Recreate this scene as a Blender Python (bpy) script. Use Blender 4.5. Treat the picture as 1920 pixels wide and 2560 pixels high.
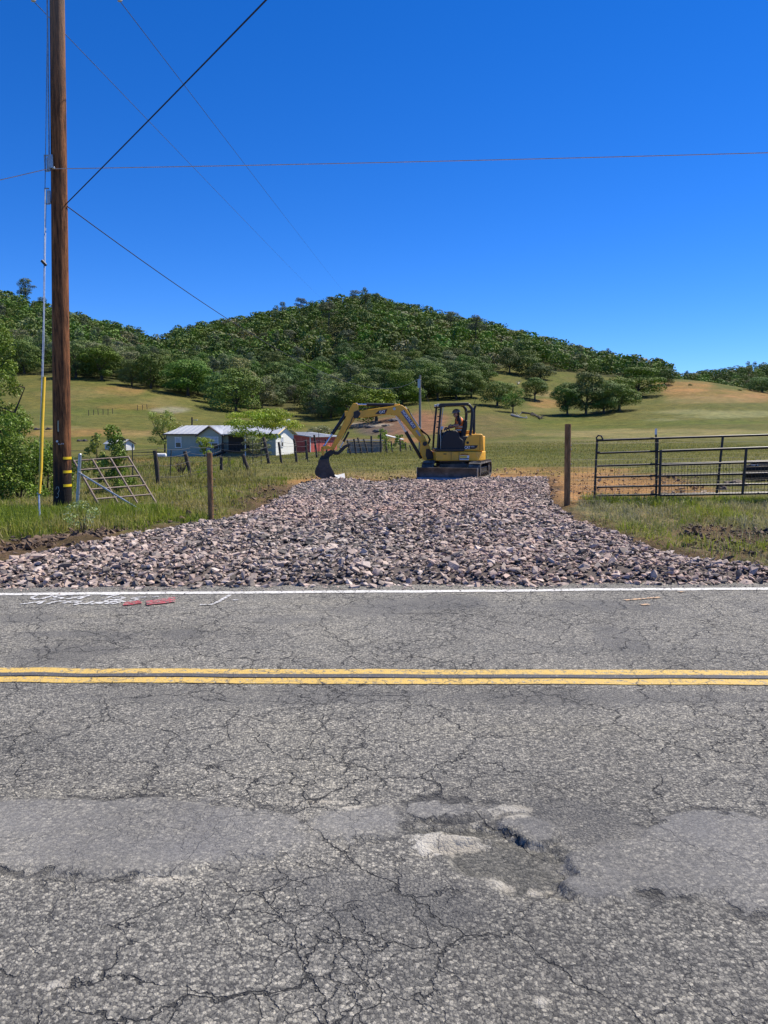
import bpy, bmesh, math, random
import numpy as np
from mathutils import Vector, Matrix, noise as mnoise

# ------------------------------------------------------------------ camera, sky, sun, exposure
for o in list(bpy.data.objects):
    bpy.data.objects.remove(o)
scene = bpy.context.scene
COL = scene.collection
rad = math.radians
FPX, CX, CY, CAMH = 1900.0, 960.0, 1280.0, 1.7
PITCH = math.atan(205 / 1900)
SUN_AZ = rad(59)        # measured from +Y (away from camera) towards +X (right)
SUN_EL = rad(55.5)

cam_data = bpy.data.cameras.new('camera')
cam_data.sensor_fit = 'VERTICAL'; cam_data.sensor_height = 36.0
cam_data.lens = FPX / 2560 * 36.0
cam_data.clip_start = 0.1; cam_data.clip_end = 6000
cam = bpy.data.objects.new('camera', cam_data); COL.objects.link(cam)
cam.location = (0, 0, CAMH); cam.rotation_euler = (math.pi / 2 - PITCH, 0, 0)
scene.camera = cam
scene.render.resolution_x = 768; scene.render.resolution_y = 1024

world = bpy.data.worlds.new('World'); scene.world = world; world.use_nodes = True
wn = world.node_tree; wn.nodes.clear()
sky = wn.nodes.new('ShaderNodeTexSky'); sky.sky_type = 'NISHITA'; sky.sun_disc = False
sky.sun_elevation = SUN_EL; sky.sun_rotation = SUN_AZ
sky.altitude = 300; sky.air_density = 0.75; sky.dust_density = 0.0; sky.ozone_density = 4.0
hs = wn.nodes.new('ShaderNodeHueSaturation'); hs.inputs['Saturation'].default_value = 1.32
bg = wn.nodes.new('ShaderNodeBackground'); bg.inputs[1].default_value = 0.086
wo = wn.nodes.new('ShaderNodeOutputWorld')
wn.links.new(sky.outputs[0], hs.inputs['Color']); tint = wn.nodes.new('ShaderNodeMix'); tint.data_type = 'RGBA'; tint.blend_type = 'MULTIPLY'; tint.inputs[0].default_value = 1.0; tint.inputs[7].default_value = (0.8, 1.0, 1.42, 1)
wn.links.new(hs.outputs[0], tint.inputs[6]); wn.links.new(tint.outputs[2], bg.inputs[0]); wn.links.new(bg.outputs[0], wo.inputs[0])

sd = bpy.data.lights.new('sun', 'SUN'); sd.energy = 5.0; sd.angle = rad(0.53); sd.color = (1.0, 0.925, 0.79)
sun = bpy.data.objects.new('sun', sd); COL.objects.link(sun); sun.location = (40, 30, 60)
to_sun = Vector((math.sin(SUN_AZ) * math.cos(SUN_EL), math.cos(SUN_AZ) * math.cos(SUN_EL), math.sin(SUN_EL)))
sun.rotation_euler = to_sun.to_track_quat('Z', 'Y').to_euler()

scene.view_settings.view_transform = 'Standard'; scene.view_settings.look = 'None'
scene.view_settings.exposure = 0.5; scene.view_settings.gamma = 1.0
scene.view_settings.use_curve_mapping = False

# ------------------------------------------------------------------ pixel helpers (photo pixels 1920 x 2560)
SP, CP = math.sin(PITCH), math.cos(PITCH)
def P(px, py, d):
    """point on the ray through a photo pixel at world depth y = d"""
    v = (CY - py) / FPX; dy = CP + v * SP; dz = -SP + v * CP
    return Vector((d * (px - CX) / FPX / dy, d, CAMH + d * dz / dy))
def zat(py, d):
    v = (CY - py) / FPX
    return CAMH + d * (-SP + v * CP) / (CP + v * SP)
def G(px, py, z=0.0):
    """point where the ray through a photo pixel meets the level z"""
    v = (CY - py) / FPX; dy = CP + v * SP; dz = -SP + v * CP
    return P(px, py, (z - CAMH) / dz * dy)
def proj(x, y, z):
    zc = y * CP - (z - CAMH) * SP
    yc = y * SP + (z - CAMH) * CP
    return CX + FPX * x / zc, CY - FPX * yc / zc

# ------------------------------------------------------------------ object helpers
def mesh_obj(name, me, mat=None, parent=None):
    o = bpy.data.objects.new(name, me); COL.objects.link(o)
    if mat is not None and len(me.materials) == 0: me.materials.append(mat)
    if parent is not None: o.parent = parent
    return o
def tag(o, label=None, cat=None, group=None, kind=None):
    if label: o['label'] = label
    if cat: o['category'] = cat
    if group: o['group'] = group
    if kind: o['kind'] = kind
    return o
def thing(name, loc, label, cat, group=None, rz=0.0):
    o = bpy.data.objects.new(name, None); COL.objects.link(o)
    o.empty_display_size = 0.2
    o.location = loc; o.rotation_euler = (0, 0, rz)
    return tag(o, label, cat, group)
def np_mesh(name, V, F, smooth=False, cols=None, cname='Col'):
    """V (n,3) array; F (m,k) int array with constant k"""
    me = bpy.data.meshes.new(name)
    V = np.asarray(V, np.float32); F = np.asarray(F, np.int32)
    me.vertices.add(len(V)); me.vertices.foreach_set('co', V.ravel())
    k = F.shape[1]
    me.loops.add(F.size); me.loops.foreach_set('vertex_index', F.ravel())
    me.polygons.add(len(F))
    me.polygons.foreach_set('loop_start', np.arange(0, F.size, k, dtype=np.int32))
    me.polygons.foreach_set('use_smooth', np.full(len(F), bool(smooth)))
    if cols is not None:
        a = me.color_attributes.new(cname, 'FLOAT_COLOR', 'POINT')
        c = np.ones((len(V), 4), np.float32); c[:, :3] = cols
        a.data.foreach_set('color', c.ravel())
    me.update(calc_edges=True); me.validate()
    return me

class MB:
    """collects shapes into one mesh"""
    def __init__(s, off=(0, 0, 0)):
        s.v = []; s.f = []; s.off = Vector(off)
    def add(s, vs, fs):
        b = len(s.v); s.v += [Vector(v) - s.off for v in vs]; s.f += [tuple(b + i for i in f) for f in fs]
    def box(s, c, size, R=None):
        hx, hy, hz = size[0] / 2, size[1] / 2, size[2] / 2
        vs = [Vector((x, y, z)) for x in (-hx, hx) for y in (-hy, hy) for z in (-hz, hz)]
        if R is not None: vs = [R @ v for v in vs]
        s.add([Vector(c) + v for v in vs], [(0, 1, 3, 2), (4, 6, 7, 5), (0, 4, 5, 1), (2, 3, 7, 6), (0, 2, 6, 4), (1, 5, 7, 3)])
    def prism(s, pts, y0, y1, m=lambda a, b, y: (a, y, b)):
        n = len(pts)
        s.add([m(a, b, y0) for a, b in pts] + [m(a, b, y1) for a, b in pts],
              [tuple(range(n))[::-1], tuple(range(n, 2 * n))] + [(i, (i + 1) % n, n + (i + 1) % n, n + i) for i in range(n)])
    def tube(s, path, r, n=8, cap=True):
        path = [Vector(p) for p in path]; m = len(path)
        rs = r if isinstance(r, (list, tuple)) else [r] * m
        vs = []; fs = []; ref = None
        for i, p in enumerate(path):
            t = (path[min(i + 1, m - 1)] - path[max(i - 1, 0)])
            if t.length < 1e-9: t = Vector((0, 0, 1))
            t.normalize()
            if ref is None:
                ref = Vector((1, 0, 0)) if abs(t.x) < 0.8 else Vector((0, 1, 0))
            a = ref - t * ref.dot(t)
            if a.length < 1e-6: a = t.orthogonal()
            a.normalize(); b = t.cross(a); ref = a
            for k in range(n):
                w = 2 * math.pi * k / n
                vs.append(p + (a * math.cos(w) + b * math.sin(w)) * rs[i])
        for i in range(m - 1):
            for k in range(n):
                k2 = (k + 1) % n
                fs.append((i * n + k, i * n + k2, (i + 1) * n + k2, (i + 1) * n + k))
        if cap:
            fs.append(tuple(range(n))[::-1]); fs.append(tuple((m - 1) * n + k for k in range(n)))
        s.add(vs, fs)
    def sphere(s, c, r, nu=10, nv=6, R=None):
        r = Vector(r) if not isinstance(r, (int, float)) else Vector((r, r, r)); c = Vector(c)
        vs = []; fs = []
        for i in range(nv + 1):
            th = math.pi * i / nv
            for k in range(nu):
                w = 2 * math.pi * k / nu
                v = Vector((r.x * math.sin(th) * math.cos(w), r.y * math.sin(th) * math.sin(w), r.z * math.cos(th)))
                vs.append(c + (R @ v if R is not None else v))
        for i in range(nv):
            for k in range(nu):
                k2 = (k + 1) % nu
                fs.append((i * nu + k, (i + 1) * nu + k, (i + 1) * nu + k2, i * nu + k2))
        s.add(vs, fs)
    def mesh(s, name, smooth=None):
        me = bpy.data.meshes.new(name); me.from_pydata([tuple(v) for v in s.v], [], s.f)
        bm = bmesh.new(); bm.from_mesh(me)
        bmesh.ops.remove_doubles(bm, verts=bm.verts, dist=1e-6)
        bmesh.ops.recalc_face_normals(bm, faces=bm.faces)
        if smooth is not None:
            for f in bm.faces: f.smooth = True
            for e in bm.edges:
                e.smooth = not (len(e.link_faces) == 2 and e.calc_face_angle(0) > smooth)
        bm.to_mesh(me); bm.free(); me.update()
        return me
    def build(s, name, mat, parent=None, smooth=rad(40), bevel=0.0):
        o = mesh_obj(name, s.mesh(name, smooth), mat, parent)
        if bevel:
            b = o.modifiers.new('bevel', 'BEVEL'); b.width = bevel; b.segments = 2; b.limit_method = 'ANGLE'; b.angle_limit = rad(35)
        return o
def part_tube(name, path, r, mat, parent, n=8):
    mb = MB(parent.location if parent else (0, 0, 0)); mb.tube(path, r, n)
    return mb.build(name, mat, parent)

# ------------------------------------------------------------------ material helpers
class NT:
    def __init__(s, tree): s.t = tree; s.dim = '3D'
    def n(s, typ, props=None, **inp):
        nd = s.t.nodes.new(typ)
        for k, v in (props or {}).items(): setattr(nd, k, v)
        for k, v in inp.items():
            key = int(k[1:]) if k[0] == 'i' and k[1:].isdigit() else k.replace('_', ' ')
            if hasattr(v, 'is_linked') or isinstance(v, bpy.types.NodeSocket): s.t.links.new(v, nd.inputs[key])
            else: nd.inputs[key].default_value = v
        return nd
    def math(s, op, a, b=0.0, clamp=False):
        return s.n('ShaderNodeMath', {'operation': op, 'use_clamp': clamp}, i0=a, i1=b).outputs[0]
    def noise(s, vec, scale, detail=4, rough=0.55):
        return s.n('ShaderNodeTexNoise', {'noise_dimensions': s.dim}, Vector=vec, Scale=scale, Detail=detail, Roughness=rough).outputs['Fac']
    def mix(s, fac, a, b, mode='MIX'):
        nd = s.n('ShaderNodeMix', {'data_type': 'RGBA', 'blend_type': mode}, i0=fac)
        for i, v in ((6, a), (7, b)):
            if isinstance(v, bpy.types.NodeSocket): s.t.links.new(v, nd.inputs[i])
            else: nd.inputs[i].default_value = tuple(v) + (1,) if len(v) == 3 else v
        return nd.outputs[2]
    def ramp(s, fac, stops):
        nd = s.n('ShaderNodeValToRGB', None, Fac=fac); e = nd.color_ramp.elements
        while len(e) < len(stops): e.new(0.5)
        for i, (p, c) in enumerate(stops):
            e[i].position = p; e[i].color = tuple(c) + (1,) if len(c) == 3 else c
        return nd.outputs[0]
    def step(s, v, lo, hi):
        nd = s.n('ShaderNodeMapRange', {'interpolation_type': 'SMOOTHSTEP', 'clamp': True})
        s.t.links.new(v, nd.inputs[0]); nd.inputs[1].default_value = lo; nd.inputs[2].default_value = hi
        return nd.outputs[0]
    def attr(s, name, out='Color'):
        return s.n('ShaderNodeAttribute', {'attribute_name': name}).outputs[out]
def new_mat(name):
    m = bpy.data.materials.new(name); m.use_nodes = True
    t = m.node_tree; t.nodes.clear(); k = NT(t)
    out = k.n('ShaderNodeOutputMaterial')
    b = k.n('ShaderNodeBsdfPrincipled'); t.links.new(b.outputs[0], out.inputs[0])
    return m, k, b
def link(k, a, b): k.t.links.new(a, b)
MATS = {}
def paint(name, col, rough=0.5, metal=0.0, var=0.15, scale=6.0, bump=0.0, dirt=None, dirt_amt=0.4, spec=0.5):
    """solid colour with procedural wear"""
    if name in MATS: return MATS[name]
    m, k, b = new_mat(name)
    tc = k.n('ShaderNodeTexCoord').outputs['Object']
    n1 = k.noise(tc, scale, 5, 0.6)
    lo = tuple(c * (1 - var) for c in col); hi = tuple(min(1, c * (1 + var)) for c in col)
    c = k.mix(k.step(n1, 0.3, 0.7), lo, hi)
    if dirt is not None:
        n2 = k.noise(tc, scale * 0.45, 6, 0.7)
        c = k.mix(k.math('MULTIPLY', k.step(n2, 0.48, 0.68), dirt_amt), c, dirt)
    link(k, c, b.inputs['Base Color'])
    r = k.n('ShaderNodeMapRange', None, i0=n1, i3=max(0.05, rough - 0.1), i4=min(1, rough + 0.12))
    link(k, r.outputs[0], b.inputs['Roughness'])
    b.inputs['Metallic'].default_value = metal
    b.inputs['Specular IOR Level'].default_value = spec
    if bump:
        bp = k.n('ShaderNodeBump', None, Strength=bump, Distance=0.01, Height=k.noise(tc, scale * 6, 4))
        link(k, bp.outputs[0], b.inputs['Normal'])
    MATS[name] = m
    return m

rng = np.random.default_rng(11)
random.seed(5)
def fbm(x, y, sc, oct=4, seed=0.0):
    """vectorised value noise, roughly -1..1"""
    x = np.asarray(x, float) * sc + seed * 17.3; y = np.asarray(y, float) * sc + seed * 9.1
    out = np.zeros_like(x); amp = 1.0; tot = 0
    def h(i, j):
        s = np.sin(i * 127.1 + j * 311.7 + seed * 3.7) * 43758.5453
        return s - np.floor(s)
    for o in range(oct):
        xi = np.floor(x); yi = np.floor(y); u = x - xi; v = y - yi
        u = u * u * (3 - 2 * u); v = v * v * (3 - 2 * v)
        a = h(xi, yi) * (1 - u) + h(xi + 1, yi) * u
        b = h(xi, yi + 1) * (1 - u) + h(xi + 1, yi + 1) * u
        out += amp * ((a * (1 - v) + b * v) * 2 - 1); tot += amp
        amp *= 0.5; x = x * 2.03 + 5.2; y = y * 2.03 + 1.3
    return out / tot
def inpoly(px, py, poly):
    px = np.asarray(px, float); py = np.asarray(py, float); r = np.zeros(px.shape, bool); n = len(poly); j = n - 1
    for i in range(n):
        xi, yi = poly[i]; xj, yj = poly[j]
        c = ((yi > py) != (yj > py)) & (px < (xj - xi) * (py - yi) / (yj - yi + 1e-12) + xi)
        r ^= c; j = i
    return r
def polydist(px, py, poly):
    """distance to polygon outline"""
    d = np.full(np.shape(px), 1e9); n = len(poly)
    for i in range(n):
        ax, ay = poly[i]; bx, by = poly[(i + 1) % n]
        dx, dy = bx - ax, by - ay; L = dx * dx + dy * dy + 1e-12
        t = np.clip(((px - ax) * dx + (py - ay) * dy) / L, 0, 1)
        d = np.minimum(d, np.hypot(px - ax - t * dx, py - ay - t * dy))
    return d
def sstep(v, lo, hi):
    t = np.clip((np.asarray(v, float) - lo) / (hi - lo), 0, 1); return t * t * (3 - 2 * t)

# ------------------------------------------------------------------ terrain heights
PXK = np.array([-1400, -400, 0, 200, 400, 600, 800, 900, 1000, 1200, 1400, 1600, 1750, 1920, 2400, 3400], float)
DK = np.array([4, 8, 16, 30, 60, 100, 150, 220, 300, 400, 500, 600, 800, 1000, 1500], float)
ROW = {
 100: [1140, 1140, 1140, 1140, 1140, 1139, 1132, 1125, 1120, 1112, 1107, 1104, 1103, 1102, 1102, 1102],
 150: [1100, 1100, 1098, 1098, 1104, 1110, 1108, 1098, 1088, 1086, 1084, 1083, 1080, 1078, 1075, 1075],
 220: [1010, 1010, 1012, 1018, 1034, 1052, 1062, 1052, 1034, 1034, 1054, 1048, 1038, 1042, 1045, 1045],
 300: [945, 943, 940, 940, 966, 1000, 1012, 1000, 985, 985, 1005, 992, 982, 1000, 1015, 1015],
 400: [872, 872, 878, 888, 925, 935, 928, 915, 908, 925, 942, 946, 957, 984, 1008, 1008],
 500: [800, 800, 806, 842, 884, 864, 818, 798, 812, 858, 902, 938, 972, 1002, 1022, 1022],
 600: [745, 745, 748, 810, 849, 819, 784, 763, 785, 826, 882, 936, 985, 1012, 1032, 1032],
 800: [790, 790, 800, 850, 890, 870, 850, 830, 850, 890, 930, 985, 1000, 990, 990, 990],
 1000: [880, 880, 880, 900, 930, 930, 930, 920, 920, 930, 950, 958, 945, 929, 925, 925],
 1500: [960, 960, 960, 960, 975, 980, 980, 980, 980, 985, 985, 985, 985, 985, 985, 985]}
Z = np.zeros((len(DK), len(PXK)))
for i, d in enumerate(DK):
    if d in (4, 8): Z[i] = -0.10
    elif d == 16: Z[i] = np.interp(PXK, [-400, 400, 700, 1920], [0.0, 0.02, 0.0, 0.04])
    elif d == 30: Z[i] = np.interp(PXK, [-400, 400, 900, 1400, 2400], [-0.22, -0.15, 0.0, 0.05, 0.1])
    elif d == 60: Z[i] = np.interp(PXK, [-400, 400, 900, 1400, 2400], [-0.7, -0.55, -0.25, 0.1, 0.2])
    else: Z[i] = [zat(p, d) for p in ROW[int(d)]]
def cr_matrix(knots, xs):
    """Catmull-Rom style (finite-difference Hermite) interpolation weights"""
    n = len(knots); M = np.zeros((len(xs), n)); xs = np.clip(xs, knots[0], knots[-1])
    idx = np.clip(np.searchsorted(knots, xs, side='right') - 1, 0, n - 2)
    def slope(i):
        w = np.zeros(n)
        if i == 0: h = knots[1] - knots[0]; w[1] = 1 / h; w[0] = -1 / h
        elif i == n - 1: h = knots[-1] - knots[-2]; w[-1] = 1 / h; w[-2] = -1 / h
        else:
            h0 = knots[i] - knots[i - 1]; h1 = knots[i + 1] - knots[i]; a = h1 / (h0 + h1)
            w[i] += a / h0 - (1 - a) / h1; w[i - 1] -= a / h0; w[i + 1] += (1 - a) / h1
        return w
    S = [slope(i) for i in range(n)]
    for r, (x, i) in enumerate(zip(xs, idx)):
        h = knots[i + 1] - knots[i]; t = (x - knots[i]) / h
        M[r, i] += 2 * t**3 - 3 * t**2 + 1; M[r, i + 1] += -2 * t**3 + 3 * t**2
        M[r] += h * ((t**3 - 2 * t**2 + t) * S[i] + (t**3 - t**2) * S[i + 1])
    return M
TD = np.exp(np.linspace(math.log(4), math.log(1500), 500)); TA = np.linspace(-1400, 3400, 481)
TAB = cr_matrix(np.log(DK), np.log(TD)) @ Z @ cr_matrix(PXK, TA).T
def H(x, y):
    """ground height"""
    x = np.asarray(x, float); y = np.maximum(np.asarray(y, float), 4.0)
    a = np.clip((CX + FPX * x / y - TA[0]) / (TA[1] - TA[0]), 0, len(TA) - 1.001)
    b = np.clip((np.log(y) - math.log(4)) / (math.log(1500 / 4) / 499), 0, 498.999)
    i = a.astype(int); j = b.astype(int); u = a - i; v = b - j
    z = (TAB[j, i] * (1 - u) + TAB[j, i + 1] * u) * (1 - v) + (TAB[j + 1, i] * (1 - u) + TAB[j + 1, i + 1] * u) * v
    z = z + fbm(x, y, 0.02, 3, 2.0) * 1.1 * sstep(y, 130, 300) + fbm(x, y, 0.12, 3, 3.0) * (0.05 + 0.15 * sstep(y, 60, 200)) * sstep(y, 26, 45)
    z = z + fbm(x, y, 0.9, 4, 5.0) * 0.06 * sstep(y, 8.6, 10.5)
    return z
def Hs(x, y): return float(H(np.array([x]), np.array([y]))[0])
_SD = np.exp(np.linspace(math.log(8), math.log(1400), 1500))
def hit(px, py, dmax=1400):
    """first ground point on the ray through a photo pixel"""
    v = (CY - py) / FPX; dy = CP + v * SP; dz = -SP + v * CP
    x = _SD * (px - CX) / FPX / dy; z = CAMH + _SD * dz / dy
    g = H(x, _SD); k = np.nonzero((g >= z) & (_SD < dmax))[0]
    if len(k) == 0:
        k = [int(np.argmin(np.where(_SD < min(dmax, 700), z - g, 1e9)))]
    d = float(_SD[k[0]])
    return Vector((d * (px - CX) / FPX / dy, d, float(g[k[0]])))
# ------------------------------------------------------------------ road
def line_y(pl, pr):
    """world line through the photo's left and right edge rows, kept near parallel outside the view"""
    a, b = G(0, pl), G(1920, pr); s = (b.y - a.y) / (b.x - a.x); c = a.y - s * a.x
    def f(x):
        x = np.asarray(x, float); xc = np.clip(x, -5.5, 5.5)
        return c + s * xc + 0.012 * (x - xc)
    return f
Y_YEL = line_y(1688.5, 1695.5); Y_WHT = line_y(1486.5, 1472.5)

def ell(cx, cy, rx, ry):
    c = G(cx, cy); a = G(cx, cy - ry); b = G(cx, cy + ry)
    return (c.x, (a.y + b.y) / 2, rx * c.y / FPX * 1.02, (a.y - b.y) / 2)
def sdf(x, y, es):
    r = np.full(np.shape(x), -1.0)
    for cx, cy, rx, ry in es:
        q = np.hypot((x - cx) / rx, (y - cy) / ry); r = np.maximum(r, (1 - q) * min(rx, ry) * (1.0 if rx < 3 * ry else 1.3))
    return np.clip(r, -0.4, 0.4)
SMOOTH = [ell(*e) for e in [(60, 2090, 330, 92), (330, 2080, 300, 82), (560, 2085, 215, 68), (300, 2130, 330, 62), (690, 2105, 90, 40), (885, 2062, 118, 42), (960, 2040, 70, 26),
          (1100, 2028, 110, 26), (1345, 2082, 62, 30), (1310, 2065, 60, 22), (1690, 2170, 290, 74), (1850, 2140, 240, 110), (1500, 2220, 110, 34), (1960, 2230, 200, 70)
          
          ]]
DARK = [ell(*e) for e in [(60, 1546, 110, 12), (300, 1592, 44, 11), (455, 1585, 60, 14), (715, 1551, 95, 7), (130, 1640, 120, 26), (230, 1630, 70, 16),
        (1000, 1512, 130, 14), (1130, 1505, 90, 18), (920, 1528, 110, 12), (1480, 1513, 110, 14), (1620, 1520, 60, 8), (1410, 2035, 130, 40), (1520, 2060, 90, 40), (1470, 2085, 90, 30),
        (160, 1585, 120, 8), (1550, 1600, 60, 34), (980, 2230, 200, 50), (1090, 2265, 150, 50), (900, 2275, 110, 40), (760, 2200, 160, 30), (620, 1740, 500, 20), (1500, 1745, 500, 18)]]
LIGHT = [ell(*e) for e in [(1120, 2099, 80, 20), (1085, 2112, 48, 19), (1180, 2105, 34, 12), (1275, 2034, 46, 18), (1300, 2030, 30, 15), (1250, 2205, 30, 12), (1345, 2222, 26, 9),
         (370, 2200, 36, 7), (430, 2197, 34, 6), (880, 2022, 28, 7), (1055, 2125, 18, 8), (790, 2004, 60, 4), (140, 2466, 24, 12), (1352, 2500, 22, 8)]]
CRATER = [ell(*e) for e in [(1240, 2125, 190, 34), (1330, 2170, 120, 52), (1170, 2078, 120, 12), (1080, 2075, 80, 9), (1330, 2215, 80, 20), (1220, 2150, 120, 40)]]
xs = np.concatenate([np.linspace(-90, -6, 40)[:-1], np.linspace(-6, -3.4, 40)[:-1], np.linspace(-3.4, .05, 115)[:-1], np.linspace(.05, 1.55, 140)[:-1], np.linspace(1.55, 3.4, 62)[:-1], np.linspace(3.4, 6, 40)[:-1], np.linspace(6, 90, 40)])
ys = np.concatenate([np.linspace(-2.2, 1.7, 12)[:-1], np.linspace(1.7, 2.65, 40)[:-1], np.linspace(2.65, 3.75, 110)[:-1], np.linspace(3.75, 3.9, 8)[:-1], np.linspace(3.9, 8.0, 70)[:-1], np.linspace(8.0, 8.6, 5)])
RX, RY = np.meshgrid(xs, ys)
edge = Y_WHT(RX) + 0.36 + 0.05 * fbm(RX, RY * 0, 1.3, 3, 8.0)
RY = np.where(RY > edge, edge, RY)
def road_z(x, y):
    z = 0.006 * fbm(x, y, 0.8, 3, 1.0) + 0.004 * fbm(x, y, 3.0, 3, 4.0)
    cr = sdf(x, y, CRATER); sm = sdf(x, y, SMOOTH); lt = sdf(x, y, LIGHT)
    z = z + 0.012 * sstep(sm + 0.03 * fbm(x, y, 6, 3, 2.2), -0.01, 0.02) - 0.024 * sstep(cr + 0.08 * fbm(x, y, 9, 4, 6.0), -0.022, 0.030) * (1 - sstep(sm + .03 * fbm(x, y, 11, 3, 2.6), -.005, 0.015)) + (.004 + .003 * fbm(x, y, 22, 3, 3.2)) * sstep(lt + .02 * fbm(x, y, 20, 3, 1.2), 0.0, 0.02)
    return z + 0.007 * fbm(x, y, 18.0, 4, 9.0) * sstep(cr, -0.05, 0.05)
RZ = road_z(RX, RY)
nr, nc = RX.shape
idx = np.arange(nr * nc).reshape(nr, nc)
RF = np.stack([idx[:-1, :-1], idx[:-1, 1:], idx[1:, 1:], idx[1:, :-1]], -1).reshape(-1, 4)
road_me = np_mesh('road', np.stack([RX, RY, RZ], -1).reshape(-1, 3), RF, smooth=True)
for nm, es in (('sm', SMOOTH), ('dk', DARK), ('lt', LIGHT), ('cr', CRATER)):
    a = road_me.attributes.new(nm, 'FLOAT', 'POINT'); a.data.foreach_set('value', sdf(RX, RY, es).astype(np.float32).ravel())

def asphalt_nodes(k, attrs=True):
    k.dim = '2D'
    pos = k.n('ShaderNodeNewGeometry').outputs['Position']
    big = k.noise(pos, 0.7, 3); mid = k.noise(pos, 5.0, 4, 0.6)
    warp = k.n('ShaderNodeTexNoise', {'noise_dimensions': '2D'}, Vector=pos, Scale=7.0, Detail=4.0, Roughness=0.6).outputs['Color']
    wpos = k.n('ShaderNodeVectorMath', {'operation': 'MULTIPLY_ADD'}, i0=warp, i1=(0.16, 0.16, 0.0), i2=pos).outputs[0]
    flat = k.n('ShaderNodeVectorMath', {'operation': 'MULTIPLY'}, i0=wpos, i1=(1, 1, 0)).outputs[0]
    v1 = k.n('ShaderNodeTexVoronoi', {'voronoi_dimensions': '2D'}, Vector=pos, Scale=74.0)
    v2 = k.n('ShaderNodeTexVoronoi', {'voronoi_dimensions': '2D'}, Vector=pos, Scale=165.0)
    cell = k.n('ShaderNodeSeparateColor', None, Color=v1.outputs['Color'])
    cell2 = k.n('ShaderNodeSeparateColor', None, Color=v2.outputs['Color'])
    stone = k.ramp(cell.outputs[0], [(0.0, (.085, .083, .078)), (0.28, (.165, .160, .147)), (0.6, (.265, .253, .222)), (0.85, (.375, .355, .305)), (1.0, (.50, .47, .40))])
    fine = k.ramp(cell2.outputs[1], [(0.0, (.085, .083, .078)), (0.55, (.21, .203, .183)), (1.0, (.38, .36, .315))])
    exposed = k.step(k.math('ADD', cell.outputs[1], k.math('MULTIPLY', k.math('SUBTRACT', mid, 0.5), 0.8)), 0.30, 0.42)
    edge_d = k.step(v1.outputs['Distance'], 0.42, 0.68)
    c = k.mix(exposed, fine, stone)
    c = k.mix(k.math('MULTIPLY', edge_d, 0.55), c, (.06, .06, .062))
    grit = k.noise(pos, 150.0, 4, .7)
    c = k.mix(1.0, c, k.ramp(grit, [(.28, (.55, .55, .55)), (.5, (1, 1, 1)), (.74, (1.5, 1.47, 1.4))]), 'MULTIPLY')
    height = k.math('MULTIPLY', k.math('MULTIPLY', cell.outputs[2], exposed), 0.75)
    height = k.math('SUBTRACT', height, k.math('MULTIPLY', k.step(v1.outputs['Distance'], .3, .75), .55))
    height = k.math('ADD', height, k.math('ADD', k.math('MULTIPLY', mid, 0.8), k.math('MULTIPLY', grit, 1.1)))
    sm_h = k.math('MULTIPLY', v2.outputs['Distance'], -0.35)
    tone = k.ramp(big, [(0.25, (.80, .80, .80)), (0.5, (1, 1, 1)), (0.75, (1.12, 1.11, 1.07))])
    # worn wheel-path streaks running along the road
    st = k.n('ShaderNodeVectorMath', {'operation': 'MULTIPLY'}, i0=pos, i1=(0.12, 1.5, 1)).outputs[0]
    tone2 = k.ramp(k.noise(st, 1.0, 4, 0.6), [(0.3, (.82, .83, .85)), (0.55, (1, 1, 1)), (0.75, (1.1, 1.09, 1.05))])
    if attrs:
        jag = k.math('MULTIPLY', k.math('SUBTRACT', k.noise(pos, 9.0, 6, 0.68), 0.5), 0.22)
        jag2 = k.math('MULTIPLY', k.math('SUBTRACT', k.noise(pos, 26.0, 5, 0.7), 0.5), 0.12)
        def msk(nm, w=0.018, j=jag): return k.step(k.math('ADD', k.attr(nm, 'Fac'), j), -w, w)
        patch_c = k.mix(0.35, (.158, .156, .155), k.ramp(cell2.outputs[0], [(0, (.06, .06, .06)), (.6, (.155, .153, .152)), (1, (.36, .35, .335))]))
        sm = msk('sm', 0.06); c = k.mix(k.math('MULTIPLY', k.math('MULTIPLY', sm, k.n('ShaderNodeMapRange', None, i0=k.noise(pos, 3.3, 5, .65), i1=.3, i2=.7, i3=.35, i4=.85).outputs[0]), 1.0), c, patch_c)
        dk = msk('dk', 0.06); c = k.mix(k.math('MULTIPLY', dk, 0.6), c, k.mix(0.5, (.07, .072, .080), fine, 'MIX'))
        cr = k.math('MULTIPLY', msk('cr', 0.03, jag2), k.math('SUBTRACT', 1.0, sm))
        c = k.mix(k.math('MULTIPLY', cr, 0.72), c, k.mix(0.6, (.05, .052, .045), k.mix(0.5, stone, (.08, .08, .07))))
        lt = msk('lt', 0.016, jag2)
        c = k.mix(k.math('MULTIPLY', lt, 0.9), c, k.mix(k.step(mid, .35, .7), (.42, .385, .32), (.60, .57, .50)))
        height = k.n('ShaderNodeMix', {'data_type': 'FLOAT'}, i0=k.math('MULTIPLY', sm, .72), i2=height, i3=sm_h).outputs[0]
        # broken rim round the patches, with its edge shadows darkened into the colour
        rim = k.math('SUBTRACT', k.step(k.math('ADD', k.attr('sm', 'Fac'), jag), -0.05, -0.012), k.step(k.math('ADD', k.attr('sm', 'Fac'), jag), -0.005, 0.02))
        rim = k.math('MULTIPLY', rim, k.step(k.noise(pos, 2.2, 3), 0.42, 0.60))
        c = k.mix(k.math('MULTIPLY', rim, 0.7), c, (.045, .045, .045))
        height = k.math('SUBTRACT', height, k.math('MULTIPLY', rim, 2.0))
    c = k.mix(1.0, c, tone, 'MULTIPLY'); c = k.mix(1.0, c, tone2, 'MULTIPLY')
    # cracks
    cw = k.step(k.noise(pos, 0.55, 3), 0.26, 0.48)
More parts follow.
